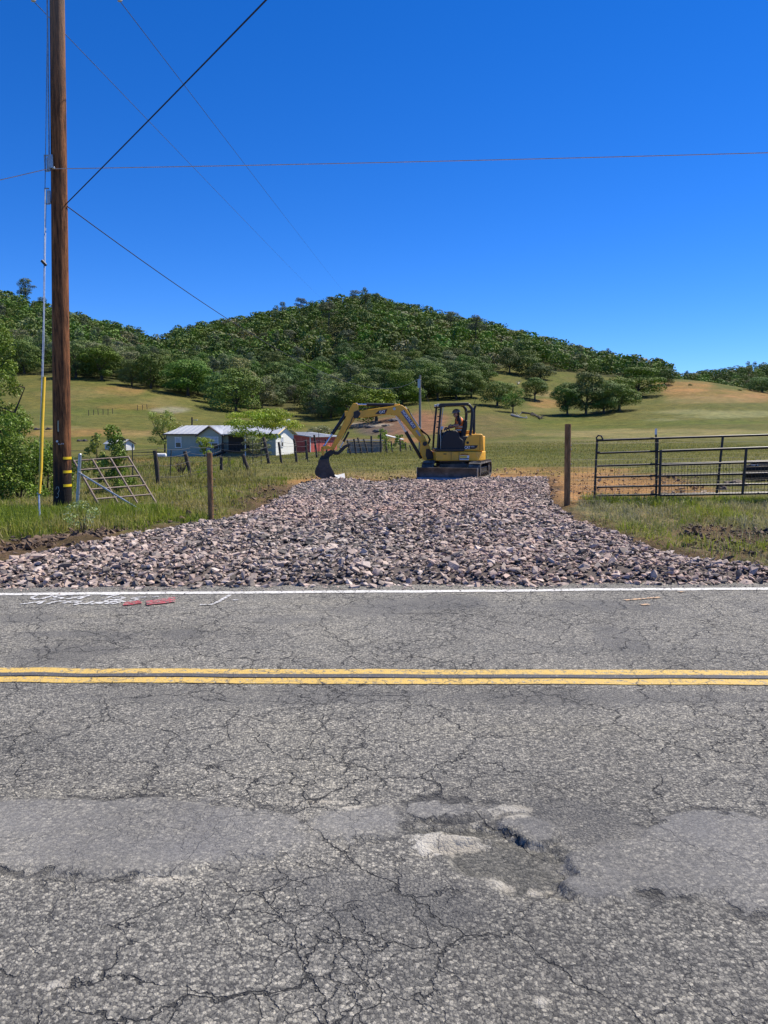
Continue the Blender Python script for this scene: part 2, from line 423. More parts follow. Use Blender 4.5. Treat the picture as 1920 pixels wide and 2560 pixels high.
    e1 = k.n('ShaderNodeTexVoronoi', {'feature': 'DISTANCE_TO_EDGE', 'voronoi_dimensions': '2D'}, Vector=flat, Scale=1.25).outputs['Distance']
    e2 = k.n('ShaderNodeTexVoronoi', {'feature': 'DISTANCE_TO_EDGE', 'voronoi_dimensions': '2D'}, Vector=flat, Scale=3.6).outputs['Distance']
    k1 = k.math('MULTIPLY', k.math('SUBTRACT', 1.0, k.step(e1, 0.002, 0.008)), k.step(k.noise(pos, 1.7, 3), 0.40, 0.54))
    k2 = k.math('MULTIPLY', k.math('MULTIPLY', k.math('SUBTRACT', 1.0, k.step(e2, 0.003, 0.022)), cw), k.step(k.noise(pos, 2.6, 4, .6), 0.40, 0.54))
    e3 = k.n('ShaderNodeTexVoronoi', {'feature': 'DISTANCE_TO_EDGE', 'voronoi_dimensions': '2D'}, Vector=flat, Scale=8.5).outputs['Distance']
    k3 = k.math('MULTIPLY', k.math('SUBTRACT', 1.0, k.step(e3, 0.004, 0.045)), k.step(k.noise(pos, 1.1, 4, .6), 0.50, 0.62))
    crack = k.math('MAXIMUM', k.math('MAXIMUM', k1, k2), k.math('MULTIPLY', k3, .75))
    if attrs: crack = k.math('MULTIPLY', crack, k.math('SUBTRACT', 1.0, k.math('MULTIPLY', sm, .8)))
    c = k.mix(k.math('MULTIPLY', crack, 0.86), c, (.03, .03, .03))
    height = k.math('SUBTRACT', height, k.math('MULTIPLY', crack, 2.5))
    return c, height, crack, mid, pos
asphalt, k, b = new_mat('worn_asphalt')
c, h, crack, mid, pos = asphalt_nodes(k)
link(k, c, b.inputs['Base Color']); b.inputs['Roughness'].default_value = 0.88; b.inputs['Specular IOR Level'].default_value = 0.3
bp = k.n('ShaderNodeBump', None, Strength=1.0, Distance=0.006, Height=h); link(k, bp.outputs[0], b.inputs['Normal'])
road = mesh_obj('road', road_me, asphalt); tag(road, kind='structure')

def line_mat(name, col, wear_lo, wear_hi):
    m, k, b = new_mat(name)
    c, h, crack, mid, pos = asphalt_nodes(k, False)
    w = k.step(k.noise(pos, 24.0, 5, 0.7), wear_lo, wear_hi)
    w = k.math('MAXIMUM', w, crack)
    pc = k.mix(k.noise(pos, 3.0, 4), tuple(v * .9 for v in col), col)
    pc = k.mix(k.math('MULTIPLY', k.step(k.noise(pos, 60.0, 3), .45, .7), .18), pc, tuple(v * .6 for v in col))
    link(k, k.mix(w, pc, c), b.inputs['Base Color']); b.inputs['Roughness'].default_value = 0.7
    bp = k.n('ShaderNodeBump', None, Strength=0.55, Distance=0.005, Height=h); link(k, bp.outputs[0], b.inputs['Normal'])
    return m
M_YEL = line_mat('yellow_road_paint', (.62, .42, .105), 0.50, 0.70)
M_WHT = line_mat('white_road_paint', (.70, .69, .65), 0.50, 0.70)
M_BLK = line_mat('black_gap_paint', (.075, .075, .08), 0.55, 0.72)
M_RED = line_mat('red_spray_paint', (.50, .07, .09), 0.42, 0.62)
M_SPR = line_mat('white_spray_paint', (.66, .66, .66), 0.42, 0.62)
M_ORG = line_mat('orange_spray_paint', (.62, .40, .22), 0.45, 0.62)
def ribbon(name, xs, yc, w, mat, zoff=0.004, label=None):
    xs = np.asarray(xs, float); yc = np.asarray(yc, float)
    dx = np.gradient(xs); dy = np.gradient(yc); L = np.hypot(dx, dy) + 1e-9; nx, ny = -dy / L, dx / L
    w = np.broadcast_to(np.asarray(w, float), xs.shape)
    rows = [np.stack([xs + nx * w * t, yc + ny * w * t], -1) for t in (-.5, 0, .5)]
    V = np.concatenate(rows); n = len(xs)
    Vz = road_z(V[:, 0], V[:, 1]) + zoff
    F = np.concatenate([np.stack([np.arange(n - 1) + a * n, np.arange(1, n) + a * n, np.arange(1, n) + (a + 1) * n, np.arange(n - 1) + (a + 1) * n], -1) for a in (0, 1)])
    o = mesh_obj(name, np_mesh(name, np.c_[V, Vz], F, smooth=True), mat, road)
    if label: o['label'] = label
    return o
lx = np.concatenate([np.linspace(-88, -6, 120)[:-1], np.linspace(-6, 6, 400)[:-1], np.linspace(6, 88, 120)])
wob = 0.006 * fbm(lx, lx * 0, 2.0, 4, 3.3)
ribbon('yellow_line', lx, Y_YEL(lx) + 0.098 + wob, 0.108 + 0.010 * fbm(lx, lx * 0, 5, 3, 1.1), M_YEL, 0.005, 'far stripe of the double yellow centre line')
ribbon('yellow_line', lx, Y_YEL(lx) - 0.098 + wob, 0.112 + 0.010 * fbm(lx, lx * 0, 5, 3, 2.1), M_YEL, 0.005, 'near stripe of the double yellow centre line')
ribbon('black_gap_stripe', lx, Y_YEL(lx) + wob, 0.070 + 0.014 * fbm(lx, lx * 0, 4, 3, 7.1), M_BLK, 0.009)
ribbon('white_edge_line', lx, Y_WHT(lx) + 0.008 * fbm(lx, lx * 0, 1.5, 3, 5.5), 0.115 + 0.016 * fbm(lx, lx * 0, 4, 3, 6.1), M_WHT, 0.005)
def spray(pts, w, mat, name='spray_mark', zo=0.007):
    q = [G(*p) for p in pts]; xx = []; yy = []
    for i in range(len(q) - 1):
        n = max(3, int((q[i + 1] - q[i]).length / 0.03))
        for t in np.linspace(0, 1, n, endpoint=(i == len(q) - 2)):
            p = q[i].lerp(q[i + 1], t); xx.append(p.x); yy.append(p.y)
    xx = np.array(xx); yy = np.array(yy); n = len(xx)
    if n > 6:
        ker = np.ones(3) / 3; xx[1:-1] = np.convolve(xx, ker, 'valid'); yy[1:-1] = np.convolve(yy, ker, 'valid')
    return ribbon(name, xx, yy, w * (0.8 + 0.35 * rng.random(n)), mat, zo)
WHITE_STROKES = [
 [(95, 1490), (78, 1495), (82, 1500), (105, 1499), (122, 1494), (132, 1490)],
 [(185, 1489), (150, 1490), (132, 1494), (160, 1497), (150, 1500), (125, 1500)],
 [(165, 1500), (192, 1496), (226, 1490)], [(226, 1490), (210, 1495), (196, 1500)], [(178, 1496), (214, 1495)],
 [(252, 1490), (275, 1489), (298, 1489)], [(292, 1489), (275, 1494), (258, 1501)],
 [(282, 1497), (302, 1494), (312, 1497), (294, 1502), (270, 1508), (262, 1504), (290, 1500), (312, 1507)],
 [(365, 1494), (342, 1495), (328, 1498), (346, 1499), (338, 1502), (324, 1503)], [(382, 1494), (396, 1492)],
 [(50, 1512), (66, 1511), (84, 1508), (112, 1504)], [(112, 1504), (102, 1509), (96, 1513)], [(72, 1509), (104, 1508)],
 [(118, 1512), (140, 1507), (152, 1504)], [(128, 1507), (165, 1505)], [(158, 1511), (178, 1505), (205, 1506)], [(170, 1508), (196, 1509)],
 [(186, 1515), (200, 1510), (214, 1513), (232, 1506)], [(228, 1513), (250, 1506), (244, 1513), (262, 1507)], [(262, 1512), (292, 1505), (300, 1509), (272, 1513)],
 [(500, 1513), (528, 1513), (545, 1506), (575, 1488)], [(585, 1500), (592, 1502)]]
for s_ in WHITE_STROKES: spray(s_, 0.042, M_SPR)
for dy in (0, 3, 6):
    spray([(308 + dy, 1515 - dy * .8), (330, 1513 - dy * .7), (353, 1509 - dy * .5)], 0.05, M_RED, zo=0.011 + 0.001 * dy)
    spray([(366, 1514 - dy), (400, 1510 - dy), (437, 1505 - dy * 1.3)], 0.06, M_RED, zo=0.011 + 0.001 * dy)
spray([(1562, 1502), (1600, 1499), (1650, 1495)], 0.05, M_ORG); spray([(1602, 1513), (1622, 1512)], 0.05, M_ORG)
spray([(1695, 1481), (1710, 1480)], 0.04, M_ORG)

# ------------------------------------------------------------------ ground
GPOLY_PX = [(-700, 1470), (-700, 1404), (-250, 1402), (0, 1396), (60, 1374), (110, 1367), (200, 1352), (300, 1335), (380, 1322), (440, 1310), (520, 1303), (570, 1288), (640, 1268), (690, 1247),
            (716, 1236), (728, 1218), (742, 1208), (800, 1205), (900, 1206), (1050, 1203), (1200, 1199), (1290, 1196), (1366, 1193), (1372, 1215), (1376, 1245), (1402, 1272), (1440, 1294), (1520, 1318), (1600, 1342),
            (1680, 1368), (1760, 1384), (1850, 1398), (1920, 1405), (2200, 1418), (2700, 1440), (2700, 1464)]
GP = [G(px, py, 0.08) for px, py in GPOLY_PX]
GPOLY = [(p.x, p.y) for p in GP[1:-1]]
for xx in np.linspace(GP[-1].x, GP[0].x, 60):
    GPOLY.append((float(xx), float(Y_WHT(xx)) + 0.24 + 0.05 * math.sin(xx * 3.1) + 0.03 * math.sin(xx * 9.7)))
def gravel_z(x, y):
    e = polydist(x, y, GPOLY)
    rut = 0.07 * fbm(x, y, 0.55, 3, 4.4) - 0.05 * np.exp(-((x + 1.35 - .12 * (y - 12)) / .35) ** 2) - 0.05 * np.exp(-((x - .6 - .12 * (y - 12)) / .35) ** 2) + 0.035 * fbm(x * 1.0, y * 2.2, 1.0, 2, 1.4)
    hump = 0.07 * np.exp(-((x + 0.2) / 1.6) ** 2 - ((y - 13.2) / 1.2) ** 2)
    return H(x, y) + sstep(e, 0.0, 0.7) * (0.12 + rut + hump) + 0.03 + 0.05 * (1 - sstep(y, 8.3, 11))

C_GREEN, C_OLIVE, C_TAN, C_ORANGE, C_BROWN = (.092, .108, .022), (.112, .114, .033), (.215, .172, .078), (.300, .170, .072), (.105, .070, .042)
C_PALE, C_MOUND, C_ROCK, C_FIELD = (.190, .200, .095), (.155, .092, .062), (.090, .078, .070), (.140, .134, .045)
BLOBS = [  # photo px, py, rx, ry, colour, weight
 (1000, 1190, 330, 14, C_TAN, .9), (1260, 1200, 220, 26, C_ORANGE, .95), (1480, 1215, 150, 45, C_ORANGE, 1.0), (1610, 1215, 130, 32, C_ORANGE, .9), (1740, 1228, 70, 14, C_ORANGE, .6),
 (1200, 1178, 200, 7, C_TAN, .6), (1420, 1175, 200, 9, C_ORANGE, .7), (1400, 1240, 60, 40, C_ORANGE, .9),
 (760, 1215, 90, 14, C_ORANGE, .6), (700, 1230, 110, 24, C_BROWN, .85), (645, 1256, 100, 20, C_BROWN, .9), (590, 1280, 70, 14, C_BROWN, .7), (560, 1285, 80, 16, C_TAN, .5), (850, 1204, 200, 9, C_ORANGE, .9),
 (60, 1372, 190, 32, C_BROWN, 1.0), (240, 1350, 160, 26, C_BROWN, 1.0), (430, 1322, 70, 16, C_BROWN, .9), (330, 1340, 100, 14, C_ORANGE, .3), (-200, 1385, 200, 25, C_BROWN, .9),
 (1790, 1335, 130, 26, C_BROWN, .85), (1880, 1350, 90, 22, C_BROWN, .8), (1800, 1390, 160, 14, C_BROWN, .7), (1650, 1355, 110, 14, C_TAN, .5), (1560, 1300, 140, 24, C_TAN, .45),
 (430, 1160, 70, 6, C_ORANGE, .35), (320, 1150, 90, 8, C_ORANGE, .5), (200, 1082, 230, 12, C_ORANGE, .55), (330, 1084, 90, 10, C_TAN, .5), (120, 1070, 120, 8, C_TAN, .5),
 (300, 975, 80, 14, C_ORANGE, .45), (430, 1005, 90, 18, C_TAN, .4), (200, 985, 120, 18, C_TAN, .3), (420, 1025, 60, 9, (.28, .26, .22), .55), (330, 1018, 90, 10, C_ORANGE, .35),
 (180, 1040, 200, 22, (.105, .115, .035), .7), (500, 1000, 110, 20, C_OLIVE, .5),
 (990, 1065, 110, 34, C_MOUND, .95), (1060, 1060, 70, 34, (.205, .105, .062), .9), (930, 1078, 60, 16, C_ROCK, .7), (900, 1105, 90, 14, C_MOUND, .6), (1020, 1100, 70, 10, (.25, .125, .06), .7), (920, 1062, 70, 5, (.34, .31, .26), .7),
 (1370, 1010, 50, 14, C_ORANGE, .6), (1375, 985, 40, 9, C_TAN, .7), (1350, 1025, 60, 6, C_TAN, .5),
 (1240, 1070, 80, 34, C_MOUND, .3), (1700, 968, 90, 16, C_ORANGE, .55), (1800, 985, 160, 14, C_ORANGE, .45), (1860, 995, 110, 12, (.27, .16, .075), .6), (1760, 1000, 120, 10, C_TAN, .5),
 (1720, 1030, 120, 7, C_PALE, .7), (1860, 1035, 120, 9, C_PALE, .75), (1660, 1050, 60, 5, C_PALE, .6), (1800, 1042, 140, 5, C_PALE, .6),
 (1500, 1062, 260, 14, C_GREEN, .6), (1780, 1056, 240, 7, (.105, .118, .028), .8), (1400, 1050, 120, 14, C_GREEN, .5),
 (1700, 1085, 420, 14, (.22, .19, .085), .75), (1480, 1103, 260, 8, (.21, .18, .085), .5), (1750, 1120, 300, 14, C_GREEN, .45), (1300, 1140, 160, 14, C_GREEN, .3),
 (410, 880, 20, 10, C_TAN, .9), (395, 850, 40, 12, C_TAN, .8)]
BLOBS += [(390, 852, 46, 9, C_TAN, 1.0)]
def ground_col(x, y, z):
    px, py = proj(x, y, z)
    n = fbm(x, y, 0.35, 4, 6.0); n2 = fbm(x / (1 + y * .02), y / (1 + y * .02), 0.8, 4, 7.0)
    c = np.empty(x.shape + (3,))
    near = 1 - sstep(y, 22, 60)
    for i in range(3):
        c[..., i] = C_FIELD[i] * near + (1 - near) * (C_OLIVE[i] * .93)
        c[..., i] = c[..., i] * (1 - .25 * sstep(n2, 0, .6)) + C_GREEN[i] * .25 * sstep(n2, 0, .6)
    right = sstep(x, 3, 4.5) * (1 - sstep(y, 16.3, 17.5)); c = c * (1 - .7 * right[..., None]) + np.array((.19, .16, .10)) * .7 * right[..., None]
    left = sstep(-x, 1.5, 5) * (1 - sstep(y, 19, 32))
    c = c * (1 - .7 * left[..., None]) + np.array((.10, .125, .035)) * .7 * left[..., None]
    for bx, by, rx, ry, col, w in BLOBS:
        q = np.hypot((px - bx) / rx, (py - by) / ry) + 0.35 * n2
        m = (w * (1 - sstep(q, 0.55, 1.15)) * (y > 8))[..., None]
        c = c * (1 - m) + np.array(col) * m
    e = polydist(x, y, GPOLY); m = ((1 - sstep(e + .3 * n, .1, .6)) * (y < 30) * .8)[..., None]
    c = c * (1 - m) + np.array(C_BROWN) * 1.15 * m
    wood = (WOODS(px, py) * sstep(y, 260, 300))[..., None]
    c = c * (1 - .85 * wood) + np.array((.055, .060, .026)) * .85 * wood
    return np.clip(c * (1 + .22 * n[..., None]), .01, .8)
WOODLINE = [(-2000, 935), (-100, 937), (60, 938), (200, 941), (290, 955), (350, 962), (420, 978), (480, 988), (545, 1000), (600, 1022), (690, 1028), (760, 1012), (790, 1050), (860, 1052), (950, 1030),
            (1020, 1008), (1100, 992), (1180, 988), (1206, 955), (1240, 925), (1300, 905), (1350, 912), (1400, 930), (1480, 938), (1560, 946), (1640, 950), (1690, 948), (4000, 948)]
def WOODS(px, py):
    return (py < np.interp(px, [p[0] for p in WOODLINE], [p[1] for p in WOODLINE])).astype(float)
gpx = np.concatenate([np.linspace(-9000, -520, 34)[:-1], np.linspace(-520, 2440, 390)[:-1], np.linspace(2440, 11000, 34)])
gd = np.exp(np.linspace(math.log(7.4), math.log(1500), 350))
GD, GA = np.meshgrid(gd, (gpx - CX) / FPX, indexing='ij'); GX = GD * GA; GY = GD
GZ = H(GX, GY)
_e = polydist(GX, GY, GPOLY); _in = inpoly(GX, GY, GPOLY)
GZ += (~_in) * np.exp(-((_e - .35) / .28) ** 2) * (GY < 28) * (GY > 8.6) * (.06 + .10 * fbm(GX, GY, 2.3, 4, 3.9))     # spoil thrown up along the gravel
nr, nc = GX.shape; idx = np.arange(nr * nc).reshape(nr, nc)
GF = np.stack([idx[:-1, :-1], idx[:-1, 1:], idx[1:, 1:], idx[1:, :-1]], -1).reshape(-1, 4)
g_me = np_mesh('ground', np.stack([GX, GY, GZ], -1).reshape(-1, 3), GF, smooth=True, cols=ground_col(GX, GY, GZ).reshape(-1, 3))
gm, k, b = new_mat('meadow_ground')
pos = k.n('ShaderNodeNewGeometry').outputs['Position']
cc = k.attr('Col')
nl = k.noise(pos, 0.06, 5, .6); cc = k.mix(1.0, cc, k.ramp(nl, [(.32, (.80, .92, .70)), (.5, (1, 1, 1)), (.68, (1.22, 1.10, 1.05))]), 'MULTIPLY')
n1 = k.noise(pos, 0.45, 6, 0.65); n2 = k.noise(pos, 9.0, 6, 0.7); n3 = k.noise(pos, 1.6, 6, 0.75)
cc = k.mix(1.0, cc, k.ramp(n1, [(.3, (.62, .66, .55)), (.5, (1, 1, 1)), (.72, (1.38, 1.28, 1.1))]), 'MULTIPLY')
cc = k.mix(1.0, cc, k.ramp(n2, [(.28, (.60, .62, .6)), (.5, (1, 1, 1)), (.75, (1.35, 1.3, 1.2))]), 'MULTIPLY')
cc = k.mix(1.0, cc, k.ramp(n3, [(.3, (.66, .72, .66)), (.5, (1, 1, 1)), (.7, (1.28, 1.2, 1.08))]), 'MULTIPLY')
link(k, cc, b.inputs['Base Color']); b.inputs['Roughness'].default_value = 0.95; b.inputs['Specular IOR Level'].default_value = 0.1
bp = k.n('ShaderNodeBump', None, Strength=1.0, Distance=0.12, Height=k.math('ADD', k.math('MULTIPLY', n2, .6), k.math('ADD', n3, n1))); link(k, bp.outputs[0], b.inputs['Normal'])
ground = mesh_obj('ground', g_me, gm); tag(ground, kind='structure')
# ground behind the viewer's side of the road
bx, by = np.meshgrid(np.linspace(-400, 400, 60), np.linspace(-400, -2.0, 40))
bz = -0.06 + .05 * fbm(bx, by, .2, 3, 2.0)
idx = np.arange(bx.size).reshape(bx.shape)
v_me = np_mesh('verge', np.stack([bx, by, bz], -1).reshape(-1, 3), np.stack([idx[:-1, :-1], idx[:-1, 1:], idx[1:, 1:], idx[1:, :-1]], -1).reshape(-1, 4), smooth=True,
               cols=np.broadcast_to(np.array(C_FIELD), (bx.size, 3)))
tag(mesh_obj('verge', v_me, gm), kind='structure')

# ------------------------------------------------------------------ crushed rock driveway
minx, maxx = min(p[0] for p in GPOLY), max(p[0] for p in GPOLY); miny, maxy = min(p[1] for p in GPOLY), max(p[1] for p in GPOLY)
sx, sy = np.meshgrid(np.arange(minx, maxx, .16), np.arange(miny, maxy, .16)); inside = inpoly(sx, sy, GPOLY)
idx = np.arange(sx.size).reshape(sx.shape)
ok = inside[:-1, :-1] & inside[1:, :-1] & inside[1:, 1:] & inside[:-1, 1:]
F = np.stack([idx[:-1, :-1], idx[:-1, 1:], idx[1:, 1:], idx[1:, :-1]], -1)[ok]
bed_me = np_mesh('gravel_bed', np.stack([sx, sy, gravel_z(sx, sy) - .012], -1).reshape(-1, 3), F, smooth=True)
M_BED = paint('gap_shade_fines', (.105, .083, .073), 0.95, var=.4, scale=30, bump=.8)  # fines, darkened so the colour carries the shade in the gaps between stones
bed = mesh_obj('gravel_bed', bed_me, M_BED); tag(bed, kind='structure')

def hull(seed, n=11):
    r = random.Random(seed); bm = bmesh.new()
    sc = (1.0, r.uniform(.5, .85), r.uniform(.25, .5))
    for i in range(n):
        z = 1 - 2 * (i + .5) / n; t = i * 2.399 + r.uniform(-.5, .5); q = math.sqrt(max(0, 1 - z * z)); m = r.uniform(.62, 1.15)
        bm.verts.new((q * math.cos(t) * sc[0] * m, q * math.sin(t) * sc[1] * m, z * sc[2] * m))
    res = bmesh.ops.convex_hull(bm, input=bm.verts)
    bmesh.ops.triangulate(bm, faces=bm.faces)
    bm.verts.index_update(); V = np.array([v.co[:] for v in bm.verts]); Fh = np.array([[v.index for v in f.verts] for f in bm.faces]); bm.free()
    return V * 0.5, Fh
HULLS = [hull(i, 7 + i % 4) for i in range(26)]
def rand_rot(n, tilt=1.0):
    q = rng.normal(size=(n, 4)); q[:, 0] += 0.0; q /= np.linalg.norm(q, axis=1)[:, None]
    w, x, y, z = q.T
    return np.stack([np.stack([1 - 2 * (y * y + z * z), 2 * (x * y - w * z), 2 * (x * z + w * y)], -1),
                     np.stack([2 * (x * y + w * z), 1 - 2 * (x * x + z * z), 2 * (y * z - w * x)], -1),
                     np.stack([2 * (x * z - w * y), 2 * (y * z + w * x), 1 - 2 * (x * x + y * y)], -1)], 1)
def tilt_rot(n, s):
    """mostly lying flat: spin about z then a random tilt"""
    a = rng.random(n) * 2 * np.pi; t = np.abs(rng.normal(0, s, n)); ax = rng.random(n) * 2 * np.pi
    ca, sa = np.cos(a), np.sin(a); o = np.zeros(n); e = np.ones(n)
    Rz = np.stack([np.stack([ca, -sa, o], -1), np.stack([sa, ca, o], -1), np.stack([o, o, e], -1)], 1)
    ux, uy = np.cos(ax), np.sin(ax); c, s_ = np.cos(t), np.sin(t); C = 1 - c
    Rt = np.stack([np.stack([c + ux * ux * C, ux * uy * C, uy * s_], -1), np.stack([ux * uy * C, c + uy * uy * C, -ux * s_], -1), np.stack([-uy * s_, ux * s_, c], -1)], 1)
    return Rt @ Rz
ROCK_PAL = np.array([(.43, .335, .285), (.50, .395, .335), (.35, .295, .255), (.24, .21, .185), (.39, .31, .265), (.58, .49, .425), (.13, .115, .105), (.36, .285, .24), (.47, .36, .30), (.075, .068, .064)])
def scatter_hulls(name, x, y, z, size, cols, tilt=.5, mat=None, parent=None):
    n = len(x); which = rng.integers(0, len(HULLS), n); R = tilt_rot(n, tilt)
    VV = []; FF = []; CC = []; off = 0
    for h in range(len(HULLS)):
        m = which == h
        if not m.any(): continue
        V, Fh = HULLS[h]
        W = np.einsum('nij,vj->nvi', R[m], V) * size[m][:, None, None] + np.stack([x[m], y[m], z[m]], -1)[:, None, :]
        q = m.sum(); nv = len(V)
        VV.append(W.reshape(-1, 3)); FF.append((Fh[None] + (np.arange(q) * nv)[:, None, None] + off).reshape(-1, 3)); off += q * nv
        CC.append(np.repeat(cols[m], nv, 0))
    me = np_mesh(name, np.concatenate(VV), np.concatenate(FF), cols=np.concatenate(CC))
    return mesh_obj(name, me, mat, parent)
def rock_mat(name, objcol=False):
    m, k, b = new_mat(name)
    tc = k.n('ShaderNodeNewGeometry').outputs['Position']
    if objcol:
        r = k.n('ShaderNodeObjectInfo').outputs['Random']
        c = k.ramp(r, [(0, (.10, .09, .08)), (.2, (.30, .25, .215)), (.5, (.42, .33, .28)), (.8, (.49, .39, .33)), (1, (.58, .50, .44))])
    else: c = k.attr('Col')
    c = k.mix(1.0, c, k.ramp(k.noise(tc, 28, 5, .65), [(.3, (.72, .72, .74)), (.5, (1, 1, 1)), (.72, (1.25, 1.22, 1.2))]), 'MULTIPLY')
    link(k, c, b.inputs['Base Color']); b.inputs['Roughness'].default_value = .82; b.inputs['Specular IOR Level'].default_value = .3
    bp = k.n('ShaderNodeBump', None, Strength=.5, Distance=.01, Height=k.noise(tc, 45, 5, .65)); link(k, bp.outputs[0], b.inputs['Normal'])
    return m
M_ROCK = rock_mat('crushed_rock'); M_ROCKI = rock_mat('crushed_rock_single', True)
def sample_poly(n):
    x = rng.uniform(minx, maxx, n); y = rng.uniform(miny, maxy, n); m = inpoly(x, y, GPOLY)
    return x[m], y[m]
frac = inside.mean()
x, y = sample_poly(int(54000 / frac))
keep = (np.abs(x) / y < 0.62); x, y = x[keep], y[keep]
size = np.clip(rng.lognormal(math.log(.072), .46, len(x)), .022, .20)
lay = rng.random(len(x)) < .30
z = gravel_z(x, y) + np.where(lay, .035, 0.0) * rng.random(len(x)) + size * .05
ci = rng.integers(0, len(ROCK_PAL), len(x)); cols = ROCK_PAL[ci] * rng.uniform(.8, 1.18, (len(x), 1)) * np.array((.93, .895, .885))
pinkn = fbm(x, y, .4, 3, 9.9)[:, None]; cols = cols * (1 + pinkn * np.array((.10, .0, -.03)))
# the biggest and nearest become single stones
show = size / y; order = np.argsort(-show); vis = order[(np.abs(x[order]) / y[order] < .50)][:300]
mask = np.ones(len(x), bool); mask[vis] = False
st = scatter_hulls('crushed_stone', x[mask], y[mask], z[mask], size[mask], cols[mask], .40, M_ROCK, bed); tag(st, kind='stuff')
hull_mes = []
for i, (V, Fh) in enumerate(HULLS[:16]):
    me = np_mesh('stone', V, Fh); me.materials.append(M_ROCKI); hull_mes.append(me)
for j in vis:
    o = bpy.data.objects.new('stone', hull_mes[int(rng.integers(0, 16))]); COL.objects.link(o); o.parent = bed
    o.location = (x[j], y[j], z[j]); s_ = float(size[j]); o.scale = (s_, s_, s_)
    o.rotation_euler = (rng.normal(0, .45), rng.normal(0, .45), rng.random() * 6.28)
# strays on the asphalt margin
n = 260; xs_ = rng.uniform(-5.2, 5.2, n); ys_ = Y_WHT(xs_) + np.abs(rng.normal(.2, .09, n)) - .02
q = scatter_hulls('loose_chips', xs_, ys_, road_z(xs_, ys_) + .006, rng.uniform(.012, .045, n), ROCK_PAL[rng.integers(0, 10, n)], .5, M_ROCK, bed); tag(q, kind='stuff')

# ------------------------------------------------------------------ soil clods
M_SOIL = rock_mat('soil')
def clods(n, pxr, pyr, sz, pal):
    X = []; Y = []
    for _ in range(n):
        p = G(random.uniform(*pxr), random.uniform(*pyr)); X.append(p.x); Y.append(p.y)
    return np.array(X), np.array(Y), rng.lognormal(math.log(sz), .5, n), np.array(pal)[rng.integers(0, len(pal), n)]
BR = [(.13, .085, .055), (.10, .07, .05), (.17, .115, .075), (.075, .055, .042)]; ORN = [(.33, .20, .10), (.26, .16, .09), (.38, .25, .14), (.18, .12, .08)]
def along(px0, py0, px1, py1, n, spread, sz, pal):
    a, b_ = G(px0, py0), G(px1, py1); t = rng.random(n)
    X = a.x + (b_.x - a.x) * t + rng.normal(0, spread, n); Y = a.y + (b_.y - a.y) * t + rng.normal(0, spread, n)
    return X, Y, rng.lognormal(math.log(sz), .5, n), np.array(pal)[rng.integers(0, len(pal), n)]
sets = [along(-60, 1390, 120, 1352, 260, .3, .07, BR), along(120, 1352, 300, 1330, 520, .3, .075, BR), along(300, 1330, 560, 1285, 340, .28, .06, BR), along(560, 1280, 730, 1225, 360, .4, .06, BR),
        clods(300, (560, 800), (1205, 1250), .06, BR + ORN), clods(260, (760, 1100), (1192, 1206), .07, ORN), clods(420, (1372, 1560), (1180, 1265), .06, ORN), clods(320, (1560, 1760), (1190, 1245), .07, ORN),
        clods(420, (1700, 1960), (1318, 1372), .06, BR), clods(240, (1620, 1960), (1372, 1402), .05, BR), clods(160, (1200, 1400), (1175, 1195), .06, ORN), along(1372, 1200, 1400, 1262, 160, .25, .08, ORN)]
X = np.concatenate([s[0] for s in sets]); Y = np.concatenate([s[1] for s in sets]); S = np.clip(np.concatenate([s[2] for s in sets]), .02, .22); Cc = np.concatenate([s[3] for s in sets])
m = ~inpoly(X, Y, GPOLY) & (Y > 9)
tag(scatter_hulls('soil_clods', X[m], Y[m], H(X[m], Y[m]) + S[m] * .15 + .02, S[m], Cc[m], .8, M_SOIL), 'brown and orange soil clods scattered beside the crushed rock driveway', 'soil', kind='stuff')

# ------------------------------------------------------------------ grass
def leafy(name, transl=.25, rough=.6, attr='Col', var=.0):
    m = bpy.data.materials.new(name); m.use_nodes = True; t = m.node_tree; t.nodes.clear(); k = NT(t)
    out = k.n('ShaderNodeOutputMaterial'); c = k.attr(attr)
    if var:
        r = k.n('ShaderNodeObjectInfo').outputs['Random']
        c = k.n('ShaderNodeHueSaturation', None, Hue=k.n('ShaderNodeMapRange', None, i0=r, i3=.5 - .025 * var, i4=.5 + .02 * var).outputs[0], Saturation=k.n('ShaderNodeMapRange', None, i0=k.math('FRACT', k.math('MULTIPLY', r, 7.31)), i3=1 - .2 * var, i4=1.0 + .1 * var).outputs[0],
                Value=k.n('ShaderNodeMapRange', None, i0=k.math('FRACT', k.math('MULTIPLY', r, 13.7)), i3=1 - .28 * var, i4=1 + .25 * var).outputs[0], Color=c).outputs[0]
    p = k.n('ShaderNodeBsdfPrincipled', None, Base_Color=c, Roughness=rough); p.inputs['Specular IOR Level'].default_value = .25
    tr = k.n('ShaderNodeBsdfTranslucent', None, Color=k.mix(1.0, c, (1.25, 1.3, .7), 'MULTIPLY'))
    mx = k.n('ShaderNodeMixShader', None, i0=transl, i1=p.outputs[0], i2=tr.outputs[0]); t.links.new(mx.outputs[0], out.inputs[0])
    return m
M_GRASS = leafy('grass_blades', .34)
